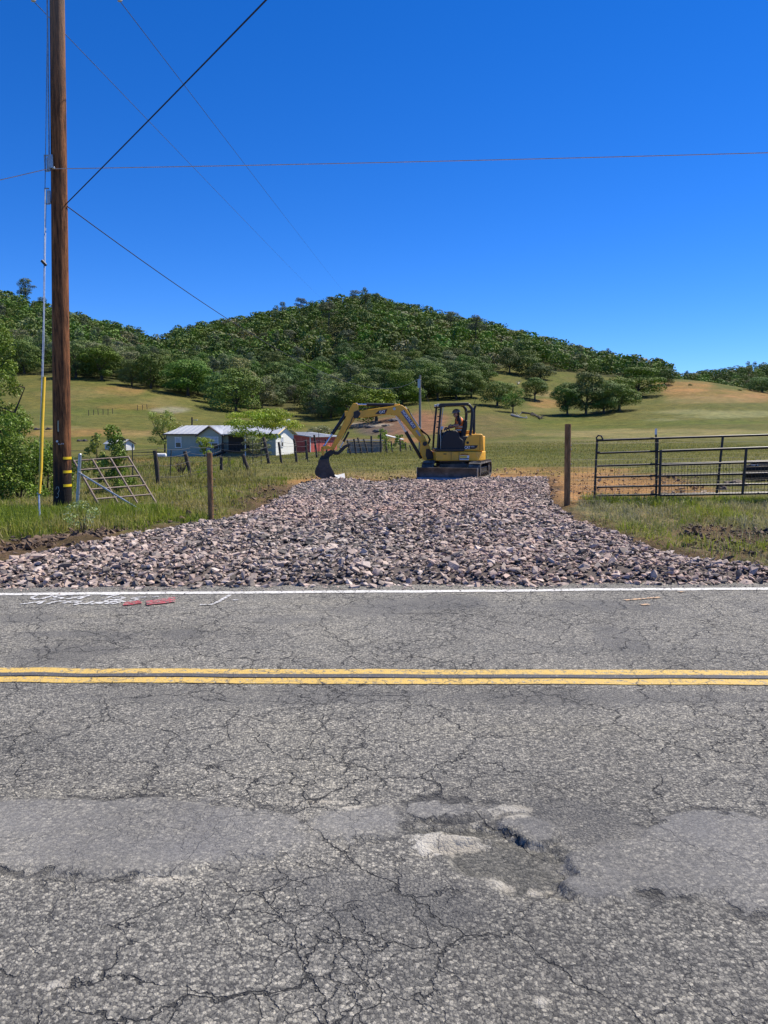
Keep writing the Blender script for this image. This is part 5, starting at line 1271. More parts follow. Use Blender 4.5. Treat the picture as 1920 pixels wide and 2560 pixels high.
mb.add([(-ov, -ov, HW - .04), (HL + ov, -ov, HW - .04), (HL + ov, HD_ / 2, HW + RH), (-ov + 1.2, HD_ / 2, HW + RH), (-ov, HD_ + ov, HW - .04), (HL + ov, HD_ + ov, HW - .04)] +
       [(-ov, -ov, HW + .06), (HL + ov, -ov, HW + .06), (HL + ov, HD_ / 2, HW + RH + .10), (-ov + 1.2, HD_ / 2, HW + RH + .10), (-ov, HD_ + ov, HW + .06), (HL + ov, HD_ + ov, HW + .06)],
       [(0, 3, 2, 1), (3, 4, 5, 2), (6, 7, 8, 9), (9, 8, 11, 10), (0, 1, 7, 6), (4, 10, 11, 5), (1, 2, 8, 7), (2, 5, 11, 8), (0, 6, 9, 3), (3, 9, 10, 4)])
roof = mb.build('roof', M_ROOF, house)
for i in range(20):
    xq = .4 + i * .68; mb = MB(); mb.tube([(xq, -ov + .02, HW + .07), (xq, HD_ / 2, HW + RH + .11)], .022, 4); mb.build('roof_seam', M_ROOF, roof)
mb = MB(); mb.box((HL / 2, -ov - .03, HW - .0), (HL + 2 * ov, .04, .17)); mb.build('fascia', M_FASCIA, house)
# cream gable end on the right
mb = MB(); gx = HL + .012; mb.add([(gx, -.02, 0), (gx, HD_ + .02, 0), (gx, HD_ + .02, HW), (gx, HD_ / 2, HW + RH - .02), (gx, -.02, HW), (gx - .1, -.02, 0), (gx - .1, HD_ + .02, 0), (gx - .1, HD_ + .02, HW), (gx - .1, HD_ / 2, HW + RH - .02), (gx - .1, -.02, HW)],
       [(0, 1, 2, 3, 4), (9, 8, 7, 6, 5), (0, 4, 9, 5), (0, 5, 6, 1)]); mb.build('gable_wall', M_GABLEW, house)
mb = MB(); e = gx + ov + .02
for y0, y1 in ((-ov, HD_ / 2), (HD_ + ov, HD_ / 2)): mb.tube([(e, y0, HW - .02), (e, y1, HW + RH + .06)], .09, 4)
mb.build('barge_board', M_YTRIM, house)
def window(par, c, w, h, ax='x', halves=1):
    """window on the wall facing -y ('x') or +x ('y')"""
    def bx_(mb, u, v, su, sv, o, t):
        if ax == 'x': mb.box((c[0] + u, c[1] - o, c[2] + v), (su, t, sv))
        else: mb.box((c[0] + o, c[1] + u, c[2] + v), (t, su, sv))
    mb = MB()
    for v in (-h / 2, h / 2): bx_(mb, 0, v, w + .16, .10, .03, .10)
    for u in (-w / 2, w / 2): bx_(mb, u, 0, .10, h - .1, .03, .09)
    bx_(mb, 0, 0, w - .1, .06, .03, .08)
    for i in range(1, halves): bx_(mb, -w / 2 + w * i / halves, 0, .09, h - .1, .03, .085)
    wd = mb.build('window', M_TRIM, par)
    for i in range(halves):
        uc = -w / 2 + w * (i + .5) / halves; ww = w / halves - .1
        mb = MB(); bx_(mb, uc, -h / 4, ww, h / 2 - .09, .012, .04); mb.build('pane', M_GLASS, wd)
        mb = MB(); bx_(mb, uc, h / 4, ww, h / 2 - .09, .012, .04); mb.build('pane', M_CURT, wd)
window(house, (1.55, 0, 1.75), .75, 1.25)
# cross gable with paired window
cg0, cg1 = 4.55, 7.4
mb = MB(); cm = (cg0 + cg1) / 2; mb.prism([(cg0 - .1, 0), (cg1 + .1, 0), (cg1 + .1, HW - .05), (cm, HW + .95), (cg0 - .1, HW - .05)], -.55, .3); mb.build('gable_bay', M_SIDING, house)
mb = MB(); o_ = .28
for s_ in (-1, 1):
    xe = cm + s_ * ((cg1 - cg0) / 2 + .1 + o_); ze = HW - .05 - o_ * .66
    mb.add([(xe, -.85, ze + .02), (cm, -.85, HW + 1.0), (cm, 2.6, HW + 1.0), (xe, 2.6, ze + .02), (xe, -.85, ze + .13), (cm, -.85, HW + 1.12), (cm, 2.6, HW + 1.12), (xe, 2.6, ze + .13)], [(0, 1, 2, 3), (4, 7, 6, 5), (0, 4, 5, 1), (1, 5, 6, 2), (2, 6, 7, 3), (3, 7, 4, 0)])
mb.build('bay_roof', M_ROOF, house)
mb = MB()
for s_ in (-1, 1): mb.tube([(cm + s_ * ((cg1 - cg0) / 2 + .1 + o_), -.88, HW - .05 - o_ * .66), (cm, -.88, HW + .99)], .085, 4)
mb.build('bay_fascia', M_FASCIA, house)
window(house, (cm + .15, -.55, 1.72), 1.75, 1.45, 'x', 2)
# porch, stairs
mb = MB(); mb.box((10.4, -1.1, HW + .02), (5.2, 2.1, .09)); mb.build('porch_roof', M_ROOF, house)
mb = MB(); mb.box((10.5, -1.0, .72), (4.9, 1.9, .12)); mb.build('porch_deck', M_DECK, house)
mb = MB(); mb.box((10.5, .0 - .06, 1.7), (4.7, .06, 1.9)); mb.build('porch_back', M_DECK, house)
for xp in (8.1, 11.0, 12.9):
    mb = MB(); mb.box((xp, -2.0, HW / 2 + .02), (.11, .11, HW - .03)); mb.build('porch_post', M_TRIM if xp == 11.0 else M_DECK, house)
for i in range(5):
    mb = MB(); mb.box((8.0 - .3 * i, -1.4, .66 - i * .15), (.3, 1.1, .06)); mb.build('stair_tread', M_DECK, house)
for y_ in (-2.0, -.85):
    mb = MB(); mb.tube([(8.1, y_, 1.72), (6.5, y_, .95)], .05, 5); mb.tube([(8.1, y_, .62), (6.5, y_, .02)], .07, 5)
    for i in range(7): rod(mb, (8.0 - i * .24, y_, 1.66 - i * .115), (8.0 - i * .24, y_, .55 - i * .09), .025, 4)
    mb.build('stair_rail', M_DECK, house)
mb = MB(); mb.tube([(8.1, -2.0, 1.75), (12.9, -2.0, 1.75)], .045, 5)
for i in range(26): rod(mb, (8.25 + i * .18, -2.0, .78), (8.25 + i * .18, -2.0, 1.73), .022, 4)
mb.build('porch_rail', M_DECK, house)
mb = MB(); mb.tube([(HL + .5, HD_ / 2 + .4, HW + RH), (HL + .5, HD_ / 2 + .4, HW + RH + .5)], .03, 6); mb.sphere((HL + .48, HD_ / 2 + .2, HW + RH + .55), (.34, .12, .34), 12, 6); mb.build('satellite_dish', M_TRIM, house)
window(house, (gx, 2.6, 1.8), .8, 1.2, 'y')
# white shed
sdp = P(300, 1141, 126); sdp.z = zat(1141, 126); shed = thing('shed', sdp, 'small white shed with a pale roof left of the house', 'shed', None, rad(-26))
mb = MB(); sl, sw, sh = 3.9, 2.6, 2.1
mb.prism([(-sw / 2, 0), (sw / 2, 0), (sw / 2, sh), (0, sh + .65), (-sw / 2, sh)], -sl / 2, sl / 2, lambda a, b_, y: (y, a, b_)); mb.build('wall', M_SHEDW, shed)
mb = MB()
for s_ in (-1, 1):
    mb.add([(-sl / 2 - .2, s_ * (sw / 2 + .2), sh - .08), (sl / 2 + .2, s_ * (sw / 2 + .2), sh - .08), (sl / 2 + .2, 0, sh + .68), (-sl / 2 - .2, 0, sh + .68), (-sl / 2 - .2, s_ * (sw / 2 + .2), sh + .0), (sl / 2 + .2, s_ * (sw / 2 + .2), sh + .0), (sl / 2 + .2, 0, sh + .76), (-sl / 2 - .2, 0, sh + .76)], [(0, 1, 2, 3), (4, 7, 6, 5), (0, 4, 5, 1), (1, 5, 6, 2), (2, 6, 7, 3), (3, 7, 4, 0)])
mb.build('roof', M_ROOF, shed)
mb = MB()
for s_ in (-1, 1): mb.tube([(sl / 2 + .22, s_ * (sw / 2 + .2), sh - .06), (sl / 2 + .22, 0, sh + .7)], .07, 4)
mb.build('fascia', M_FASCIA, shed)
mb = MB(); mb.box((sl / 2 + .02, -.05, .95), (.04, 1.1, 1.8)); mb.build('door', M_TRIM, shed)
# red barn
bnp = P(776, 1145, 106); bnp.z = zat(1145, 106); barn = thing('red_barn', bnp, 'low red barn with a pale sloping metal roof behind the excavator bucket', 'barn', None, rad(66))
bl, bw, bh = 8.0, 4.2, 2.9      # local x along the lit side, y into depth
mb = MB(); mb.add([(0, 0, 0), (bl, 0, 0), (bl, bw, 0), (0, bw, 0), (0, 0, bh), (bl, 0, bh), (bl, bw, bh + .5), (0, bw, bh + .5)], [(0, 3, 2, 1), (4, 5, 6, 7), (0, 1, 5, 4), (1, 2, 6, 5), (2, 3, 7, 6), (3, 0, 4, 7)]); mb.build('wall', M_RED, barn)
for i in range(15):
    mb = MB(); mb.box((.25 + i * .48, -.015, bh / 2), (.05, .035, bh - .05)); mb.build('batten', M_RED, barn)
mb = MB(); mb.add([(-.3, -.35, bh - .02), (bl + .3, -.35, bh - .02), (bl + .3, bw + .3, bh + .56), (-.3, bw + .3, bh + .56), (-.3, -.35, bh + .1), (bl + .3, -.35, bh + .1), (bl + .3, bw + .3, bh + .68), (-.3, bw + .3, bh + .68)], [(0, 1, 2, 3), (4, 7, 6, 5), (0, 4, 5, 1), (1, 5, 6, 2), (2, 6, 7, 3), (3, 7, 4, 0)]); rf = mb.build('roof', M_ROOF, barn)
for i in range(12):
    mb = MB(); mb.tube([(.1 + i * .6, -.34, bh + .11), (.1 + i * .6, bw + .29, bh + .69)], .02, 4); mb.build('roof_seam', M_ROOF, rf)
mb = MB(); mb.box((-.01, -.01, bh / 2), (.10, .10, bh)); mb.build('corner_trim', M_TRIM, barn)
# small things by the far fence: low lumber stack, white sheet roof, gas tank
p = P(912, 1133, 80); p.z = Hs(p.x, p.y); t = thing('lumber_stack', p, 'low grey stack of boards behind the fence under the boom', 'lumber')
for i in range(7):
    for j in range(2):
        mb = MB(); mb.box((random.uniform(-.1, .1), j * .5, .1 + i * .17), (3.6, .45, .14)); mb.build('board', M_GREYWOOD, t)
mb = MB(); mb.box((0, .2, 1.35), (3.9, 1.3, .06)); mb.build('cover_sheet', M_ROOF, t)
p = P(984, 1112, 100); p.z = Hs(p.x, p.y); t = thing('lean_to', p, 'small white sheet roof on posts behind the far fence', 'shelter', None, rad(-8))
mb = MB(); mb.box((0, 0, 1.5), (2.6, 2.2, .06), Matrix.Rotation(rad(14), 3, 'Y')); mb.build('roof', M_TRIM, t)
mb = MB()
for a in (-1.1, 1.1):
    for c in (-.9, .9): rod(mb, (a, c, -.1), (a, c, 1.5 - a * .25), .04, 5)
mb.build('post', M_OLDPOST, t)
p = P(404, 1143, 90); p.z = Hs(p.x, p.y) + .35; t = thing('gas_tank', p, 'small white gas tank lying at the left end of the house', 'tank'); mb = MB(); mb.tube([(-.75, 0, 0), (-.68, 0, 0), (.5, 0, 0), (.57, 0, 0)], [.16, .26, .26, .16], 14); mb.build('tank', M_TRIM, t)
mb = MB(); mb.box((-.4, 0, -.3), (.1, .4, .25)); mb.box((.3, 0, -.3), (.1, .4, .25)); mb.build('foot', M_DECK, t)

# ------------------------------------------------------------------ boulders, spare bucket, white board
def boulder(px, py, wpx, label, flat=.6, col=(.16, .12, .09), seed=0, d=None, yaw=0.0, name='boulder'):
    p = hit(px, py) if d is None else P(px, py, d); p.z = Hs(p.x, p.y); r = random.Random(seed); bm = bmesh.new(); bmesh.ops.create_icosphere(bm, subdivisions=3, radius=1)
    s = wpx * p.y / FPX / 2
    for v in bm.verts:
        n = mnoise.noise(v.co * 1.3 + Vector((seed * 3.1, 0, 0))) * .45 + mnoise.noise(v.co * 3.2 + Vector((seed, 5, 0))) * .16 + mnoise.noise(v.co * 7 + Vector((seed, 5, 9))) * .06; v.co *= 1 + n
        v.co.x *= s; v.co.y *= s * .75; v.co.z *= s * flat; v.co.z = max(v.co.z, -s * flat * .3)
    me = bpy.data.meshes.new(name); bm.to_mesh(me); bm.free()
    m = paint('boulder_%02d' % seed, col, .9, 0, .35, 9, .9); o = mesh_obj(name, me, m); o.location = p + Vector((0, 0, s * flat * .25)); o.rotation_euler[2] = yaw
    return tag(o, label, 'rock')
boulder(1842, 1206, 54, 'long brown boulder seen through the mesh gate below the spare bucket', .42, (.15, .115, .085), 1, 22.5)
boulder(1805, 1222, 26, 'smaller dark rock left of the long brown boulder', .6, (.14, .10, .08), 2, 21.0)
for i, (px, py, w, lb) in enumerate([(1660, 1232, 16, 'leftmost tan rock in the row under the mesh gate'), (1683, 1226, 14, 'small tan rock left in the row under the mesh gate'), (1712, 1233, 20, 'tan rock in the middle of the row under the mesh gate'), (1738, 1228, 17, 'angular tan rock right of the middle under the mesh gate'), (1760, 1233, 22, 'largest pale tan rock under the mesh gate'), (1780, 1226, 18, 'dark tan rock at the right of the row under the mesh gate'), (1722, 1220, 13, 'small pale rock behind the row under the mesh gate'), (1772, 1240, 15, 'tan rock half in the grass under the mesh gate')]):
    boulder(px, py, w, lb, .6, [(.36, .25, .16), (.42, .32, .22), (.30, .19, .12)][i % 3], 10 + i, 19.6 + .3 * math.sin(i * 2.0), i)
boulder(1922, 1352, 26, 'black rock cut off by the right edge of the photo', .9, (.02, .02, .022), 30, 12.4)
boulder(438, 1318, 30, 'dark soil lump near the left driveway post', .45, (.05, .038, .03), 31, 13.6)
for i, (px, py, lb) in enumerate([(92, 1075, 'dark rock on the bare strip left of the pole'), (122, 1074, 'flat dark rock on the bare strip beside the pole'), (200, 1104, 'left one of three low rocks right of the pole'), (212, 1104, 'middle one of three low rocks right of the pole')]): boulder(px, py, 16, lb, .5, (.075, .065, .06), 40 + i)
for i, (px, py, w) in enumerate([(925, 1070, 26), (948, 1080, 30), (965, 1066, 20), (985, 1054, 34), (1005, 1050, 26), (1020, 1056, 20), (938, 1058, 22)]): boulder(px, py, w, ['dark rock low on the red earth bank', 'largest dark rock on the red earth bank', 'small dark rock in the middle of the red earth bank', 'long dark rock high on the red earth bank', 'dark rock near the top of the red earth bank', 'small rock by the slim pole on the red earth bank', 'dark rock by the pale track on the red earth bank'][i], .4, (.10, .09, .085), 50 + i)
# ------------------------------------------------------------------ excavator
EXD = 26.2; EX0 = P(1144, 1199, EXD); EXZ = float(max(Hs(2.5, 26.2), 0.0))
EXS = EXD / FPX * 1.006
UP_YAW = math.pi + rad(4.0)         # boom direction, nearly straight left and a little towards the road
def L(px, py): return (-(px - 1144) * EXS, (1198.5 - py) * EXS)     # photo pixel -> local (forward, up)
def LL(pts): return [L(*p) for p in pts]
M_YEL_M = paint('machine_yellow', (.88, .45, .035), .38, 0, .07, 3, dirt=(.33, .22, .09), dirt_amt=.45)
M_MBLK = paint('machine_black', (.012, .012, .013), .42, 0, .3, 6, dirt=(.05, .045, .04), dirt_amt=.3)
M_STEEL = paint('worn_steel', (.075, .068, .064), .5, .3, .35, 5, dirt=(.22, .18, .15), dirt_amt=.6)
M_CHROME = paint('chrome_rod', (.75, .76, .78), .15, .95, .05, 8)
M_RUBBER = paint('track_rubber', (.07, .065, .06), .8, 0, .3, 10, dirt=(.36, .31, .25), dirt_amt=.9)
M_SEAT = paint('seat_vinyl', (.016, .016, .018), .6)
M_DECALB = paint('decal_black', (.012, .012, .013), .4); M_DECALW = paint('decal_white', (.80, .80, .80), .4, 0, .03); M_DECALBL = paint('decal_blue', (.045, .075, .20), .45, 0, .15, 14)
M_DECALR = paint('decal_red', (.25, .03, .02), .4); M_DECALY = paint('decal_yellow', (.85, .55, .03), .4)
ex = thing('excavator', (EX0.x, EXD, EXZ), 'yellow mini excavator with black canopy parked at the top of the gravel driveway', 'excavator', None, UP_YAW)
def box_part(name, c, size, mat, par, bevel=.012, R=None):
    mb = MB(); mb.box(c, size, R); return mb.build(name, mat, par, rad(30), bevel)
def prism_part(name, pts, y0, y1, mat, par, bevel=.012):
    mb = MB(); mb.prism(pts, y0, y1); return mb.build(name, mat, par, rad(35), bevel)
# --- undercarriage, turned separately: local frame rotated relative to the upper body
uc_yaw = math.atan2(-math.cos(rad(17)), -math.sin(rad(17))) - UP_YAW
RU = Matrix.Rotation(uc_yaw, 4, 'Z')
uc = bpy.data.objects.new('undercarriage', None); COL.objects.link(uc); uc.parent = ex; uc.rotation_euler = (0, 0, uc_yaw)
# (the undercarriage itself is a mesh so that it is a part)
bpy.data.objects.remove(uc)
def U(v): return RU.to_3x3() @ Vector(v)
class UMB(MB):
    def add(s, vs, fs): super().add([U(v) for v in vs], fs)
mb = UMB(); mb.box((0, 0, .40), (1.5, .95, .26)); mb.box((0, 0, .52), (1.1, .7, .12)); mb.tube([(0, 0, .5), (0, 0, .64)], .48, 28); mb.build('track_frame', M_STEEL, ex, rad(30), .015)
TLEN, TW, TH_, TY = 2.42, .40, .56, .79
def track_path(n=64):
    r = TH_ / 2; half = TLEN / 2 - r; pts = []
    per = 4 * half + 2 * math.pi * r
    for i in range(n):
        s = per * i / n
        if s < 2 * half: pts.append((half - s, TH_, math.pi / 2))
        elif s < 2 * half + math.pi * r: a = math.pi / 2 + (s - 2 * half) / r; pts.append((-half + r * math.cos(a), r + r * math.sin(a), a))
        elif s < 4 * half + math.pi * r: pts.append((-half + s - 2 * half - math.pi * r, 0, -math.pi / 2))
        else: a = -math.pi / 2 + (s - 4 * half - math.pi * r) / r; pts.append((half + r * math.cos(a), r + r * math.sin(a), a))
    return pts
for sgn in (-1, 1):
    tp_ = track_path(); mb = UMB(); n = len(tp_); vs = []
    for x_, z_, a in tp_:
        for y_, ins in ((-TW / 2, 0), (TW / 2, 0), (TW / 2, .05), (-TW / 2, .05)): vs.append((x_ - ins * math.cos(a), sgn * TY + y_, z_ - ins * math.sin(a) + .03))
    fs = []
    for i in range(n):
        j = (i + 1) % n
        for c in range(4): fs.append((i * 4 + c, i * 4 + (c + 1) % 4, j * 4 + (c + 1) % 4, j * 4 + c))
    mb.add(vs, fs); tk = mb.build('track', M_RUBBER, ex, rad(40))
    mb = UMB()
    for x_, z_, a in tp_[::2]:
        R = Matrix.Rotation(-(a - math.pi / 2), 3, 'Y'); mb.box((x_ + .012 * math.cos(a), sgn * TY, z_ + .012 * math.sin(a) + .03), (.045, TW - .02, .045), R)
    mb.build('grouser', M_RUBBER, tk)
    mb = UMB(); mb.box((0, sgn * TY, .31), (1.55, .22, .2)); mb.build('track_beam', M_MBLK, tk, bevel=.01)
    for xq, rq, mt in ((TLEN / 2 - .29, .21, M_STEEL), (-TLEN / 2 + .29, .21, M_STEEL), (-.5, .085, M_MBLK), (-.17, .085, M_MBLK), (.17, .085, M_MBLK), (.5, .085, M_MBLK)):
        mb = UMB(); zq = .31 if rq > .1 else .17; mb.tube([(xq, sgn * TY - .15, zq), (xq, sgn * TY + .15, zq)], rq, 18); mb.tube([(xq, sgn * TY - .17, zq), (xq, sgn * TY + .17, zq)], rq * .45, 12); mb.build('sprocket' if rq > .1 else 'roller', mt, tk)
# blade in front of the tracks
mb = UMB(); bw_ = .985; prof = [(1.72, .03), (1.80, .00), (1.74, .10), (1.70, .24), (1.74, .36), (1.78, .435), (1.74, .44), (1.69, .38), (1.655, .24), (1.68, .08)]
mb.prism(prof, -bw_, bw_); blade = mb.build('blade', M_STEEL, ex, rad(50), .004)
mb = UMB(); mb.box((1.785, 0, .06), (.014, 2 * bw_, .12), Matrix.Rotation(rad(-12), 3, 'Y')); mb.build('cutting_edge', paint('polished_steel', (.20, .21, .24), .3, .8, .25, 6), blade)
for s_ in (-1, 1):
    mb = UMB(); mb.box((1.70, s_ * (bw_ + .006), .22), (.17, .02, .44)); mb.build('end_plate', paint('polished_steel', (.2, .21, .24), .3), blade)
    mb = UMB(); mb.box((1.2, s_ * .32, .3), (1.0, .09, .13), Matrix.Rotation(rad(6), 3, 'Y')); mb.build('blade_arm', M_MBLK, blade)
# --- upper body
def plan_outline(x0, w, rr, n=16):
    """flat front at x0, rounded rear of radius rr (tail)"""
    pts = [(x0, -w), (x0, w)]
    a0 = math.asin(min(1, w / rr))
    for i in range(n + 1):
        a = math.pi - a0 + 2 * a0 * i / n; pts.append((rr * math.cos(a), rr * math.sin(a)))
    return pts
def slab(name, x0, w, rr, z0, z1, mat, par, bevel=.02, cx=0):
    o = plan_outline(x0, w, rr); mb = MB(); n = len(o)
    mb.add([(a + cx, b_, z0) for a, b_ in o] + [(a + cx, b_, z1) for a, b_ in o], [tuple(range(n))[::-1], tuple(range(n, 2 * n))] + [(i, (i + 1) % n, n + (i + 1) % n, n + i) for i in range(n)])
    return mb.build(name, mat, par, rad(30), bevel)
zb0, zb1 = L(0, 1155)[1], L(0, 1131)[1]
slab('lower_body', L(1081, 0)[0], .80, .945, zb0 + .02, zb1, M_YEL_M, ex, .03)
box_part('swing_deck', (0.05, 0, zb0 - .01), (1.35, 1.2, .07), M_MBLK, ex)
box_part('floor_plate', ((L(1082, 0)[0] + L(1150, 0)[0]) / 2, .2, zb1 + .05), (L(1082, 0)[0] - L(1150, 0)[0], 1.22, .09), M_MBLK, ex)
for px in (1118, 1137): box_part('panel_seam', (L(px, 0)[0], .808, (zb0 + zb1) / 2 + .01), (.012, .012, zb1 - zb0 - .05), M_MBLK, ex, .002)
box_part('door_handle', (L(1103, 0)[0], .806, L(0, 1137)[1]), (.10, .02, .03), M_MBLK, ex, .004)
# rear engine hood
hood_pts = LL([(1150, 1130), (1150.5, 1118), (1153, 1105), (1158, 1096), (1165, 1091), (1180, 1089), (1194, 1089), (1197, 1093), (1199, 1128), (1199, 1130)])
hood = prism_part('engine_hood', hood_pts, -.70, .70, M_YEL_M, ex, .03)
tail = slab('counterweight', L(1176, 0)[0], .62, .92, zb1 - .01, L(0, 1094)[1], M_YEL_M, ex, .03)
box_part('hood_seam', (L(1189, 0)[0], .702, L(0, 1110)[1]), (.012, .012, .50), M_MBLK, hood, .002)
mb = MB(); c = L(1159, 1110); mb.tube([(c[0], .66, c[1]), (c[0], .712, c[1])], .045, 14); mb.build('fuel_cap', M_MBLK, hood)
prism_part('tank_cover', LL([(1166, 1092), (1167, 1082), (1172, 1080), (1186, 1080), (1190, 1086), (1191, 1092)]), -.66, -.15, M_YEL_M, ex, .02)
mb = MB(); mb.tube([(*[L(1178, 1090)[0]], .42, L(0, 1092)[1]), (L(1177.5, 0)[0], .42, L(0, 1032)[1]), (L(1178.5, 0)[0], .42, L(0, 1028)[1]), (L(1181, 0)[0], .42, L(0, 1021)[1])], [.045, .045, .042, .036], 12); mb.build('exhaust_stack', M_MBLK, ex)
mb = MB(); a = L(1180, 1020); b_ = L(1185, 1000); mb.tube([(a[0], .1, a[1]), (L(1184, 1008)[0], .1, L(0, 1008)[1]), (b_[0], .1, b_[1] - .05)], .007, 5); mb.build('antenna', M_MBLK, ex)
# canopy
YN, YF = .70, -.42
def canopy_path(y): return [(*[L(1086, 0)[0]], y, L(0, 1128)[1]), (L(1088.5, 0)[0], y, L(0, 1080)[1]), (L(1094, 0)[0], y, L(0, 1022)[1])]
for y in (YN, YF):
    mb = MB(); mb.tube(canopy_path(y), .036, 10); mb.build('canopy_post', M_MBLK, ex)
    mb = MB(); mb.tube([(L(1155, 1018)[0], y, L(0, 1018.5)[1]), (L(1162, 0)[0], y, L(0, 1020)[1]), (L(1168, 0)[0], y, L(0, 1028)[1]), (L(1169.5, 0)[0], y, L(0, 1040)[1]), (L(1168, 0)[0], y, L(0, 1066)[1]), (L(1165, 0)[0], y, L(0, 1092)[1])], [.045, .05, .052, .050, .048, .045], 10); mb.build('canopy_post', M_MBLK, ex)
mb = MB(); xa, xb = L(1091, 0)[0], L(1160, 0)[0]; za, zb_ = L(0, 1020.5)[1], L(0, 1017.5)[1]
mb.prism([(xa, za - .045), (xa, za + .045), (xa - .04, za + .06), (xb, zb_ + .05), (xb, zb_ - .045)], YF - .06, YN + .06); mb.build('canopy_roof', M_MBLK, ex, rad(30), .015)
for y in (YN + .02, YF): box_part('canopy_corner', (L(1096, 0)[0], y, L(0, 1022)[1]), (.22, .07, .09), M_MBLK, ex, .015)
box_part('canopy_crossbar', (L(1168.5, 0)[0], (YN + YF) / 2, L(0, 1035)[1]), (.07, YN - YF, .08), M_MBLK, ex)
for y0 in (1031, 1047, 1060, 1073, 1087):
    c = L(1087 + (1087 - y0) * .1, y0); box_part('hinge', (c[0] + .05, YN + .01, c[1]), (.07, .05, .035), M_MBLK, ex, .004)
mb = MB(); mb.tube([(L(1090, 0)[0] - .05, YN, L(0, 1126)[1]), (L(1093, 0)[0], YN, L(0, 1075)[1]), (L(1099, 0)[0], YN, L(0, 1024)[1])], .014, 8); mb.build('grab_rail', M_GALV, ex)
# operator station
prism_part('console', LL([(1095, 1128), (1095, 1110), (1099, 1095), (1104, 1085), (1110, 1081), (1130, 1080), (1137, 1086), (1140, 1098), (1148, 1104), (1150, 1128)]), .50, .76, M_SEAT, ex, .03)
prism_part('console', LL([(1095, 1128), (1097, 1100), (1104, 1086), (1112, 1084), (1124, 1086), (1130, 1128)]), -.40, -.2, M_SEAT, ex, .03)
st_ = prism_part('seat', LL([(1124, 1094), (1150, 1093), (1152, 1104), (1124, 1104)]), -.12, .42, M_SEAT, ex, .03)
prism_part('seat_back', LL([(1150, 1097), (1144, 1097), (1151, 1070), (1153, 1058), (1157, 1055.5), (1162, 1057), (1162, 1070), (1158, 1096)]), -.12, .42, M_SEAT, st_, .025)
box_part('engine_cover', (L(1150, 0)[0], .14, L(0, 1112)[1]), (.35, 1.1, .5), M_MBLK, ex, .03)
for y in (.52, -.12):
    mb = MB(); c = L(1117, 1080); mb.tube([(L(1119, 0)[0], y, L(0, 1086)[1]), (c[0], y, c[1]), (L(1112, 0)[0], y, L(0, 1073.5)[1])], [.018, .016, .022], 8); mb.build('joystick', M_MBLK, ex)
mb = MB(); c = L(1101, 1075); mb.box((c[0], .25, c[1]), (.05, .28, .11), Matrix.Rotation(rad(-30), 3, 'Y')); mb.build('monitor', M_TRIM, ex)
mb = MB(); mb.tube([(L(1099, 0)[0], .1, L(0, 1128)[1]), (c[0], .2, c[1])], .025, 6); mb.build('monitor_stalk', M_MBLK, ex)
mb = MB()
for y in (.05, .35): mb.tube([(L(1104, 0)[0], y, L(0, 1126)[1]), (L(1100, 0)[0], y, L(0, 1092)[1])], .012, 6)
mb.build('travel_lever', M_MBLK, ex)
# --- swing bracket, boom, stick, bucket
prism_part('swing_bracket', LL([(1051, 1108), (1057, 1104), (1067, 1107), (1072, 1120), (1076, 1130), (1082, 1136), (1082, 1152), (1066, 1155), (1057, 1152), (1051, 1140), (1049.5, 1125)]), -.16, .16, M_YEL_M, ex, .02)
prism_part('bracket_pocket', LL([(1063, 1126), (1070, 1125), (1080, 1134), (1082, 1150), (1066, 1152), (1062, 1142)]), -.175, .175, M_MBLK, ex, .01)
mb = MB(); c = L(1060, 1113); mb.tube([(c[0], -.2, c[1]), (c[0], .2, c[1])], .075, 18); mb.build('boom_pin', M_MBLK, ex)
boom_pts = LL([(893, 1040), (897, 1034), (918, 1030.5), (960, 1024.5), (985, 1021), (998, 1018), (1006, 1020.5), (1014, 1027), (1022, 1039), (1040, 1066), (1062, 1099), (1067, 1111), (1062, 1118), (1053, 1114), (1034, 1092), (1012, 1066), (997, 1049), (989, 1043.5), (979, 1041.5), (940, 1046), (912, 1049.5), (896, 1049)])
boom = prism_part('boom', boom_pts, -.115, .115, M_YEL_M, ex, .012)
def cyl(name, a, b_, split, rb, rr_, y, mat_b=M_MBLK, par=ex):
    A_, B_ = L(*a), L(*b_); A3, B3 = Vector((A_[0], y, A_[1])), Vector((B_[0], y, B_[1])); m = A3.lerp(B3, split)
    mb = MB(); mb.tube([A3, m], rb, 12); mb.sphere(A3, rb * 1.15, 10, 6); o = mb.build(name, mat_b, par)
    mb = MB(); mb.tube([m - (B3 - A3).normalized() * .02, B3], rr_, 10); mb.sphere(B3, rr_ * 1.7, 10, 6); mb.build('rod', M_CHROME, o)
    mb = MB(); mb.tube([m - (B3 - A3).normalized() * .06, m], rb * 1.12, 12); mb.build('gland', mat_b, o)
    return o
cyl('boom_cylinder', (1051, 1146), (992, 1046), .62, .058, .026, .0); cyl('boom_cylinder', (1048, 1146), (988, 1046), .62, .001, .012, .09)
cyl('stick_cylinder', (988, 1019), (893, 1017.5), .74, .055, .030, 0)
box_part('cylinder_bracket', (L(992, 0)[0], 0, L(0, 1021)[1]), (.2, .14, .13), M_YEL_M, ex)
stick_pts = LL([(881, 1019), (886, 1015), (895, 1015), (897.5, 1022), (897, 1036), (893, 1048), (884, 1062), (862, 1090), (845, 1116), (838, 1128), (832, 1126), (830.5, 1120), (838, 1106), (852, 1080), (866, 1050), (874, 1032)])
stick = prism_part('stick', stick_pts, -.095, .095, M_YEL_M, ex, .012)
prism_part('boom_tip_plate', LL([(886, 1036), (897, 1031), (903, 1040), (896, 1051), (886, 1052)]), -.13, .13, M_MBLK, ex, .01)
cyl('bucket_cylinder', (866, 1042), (814, 1119), .62, .058, .030, 0)
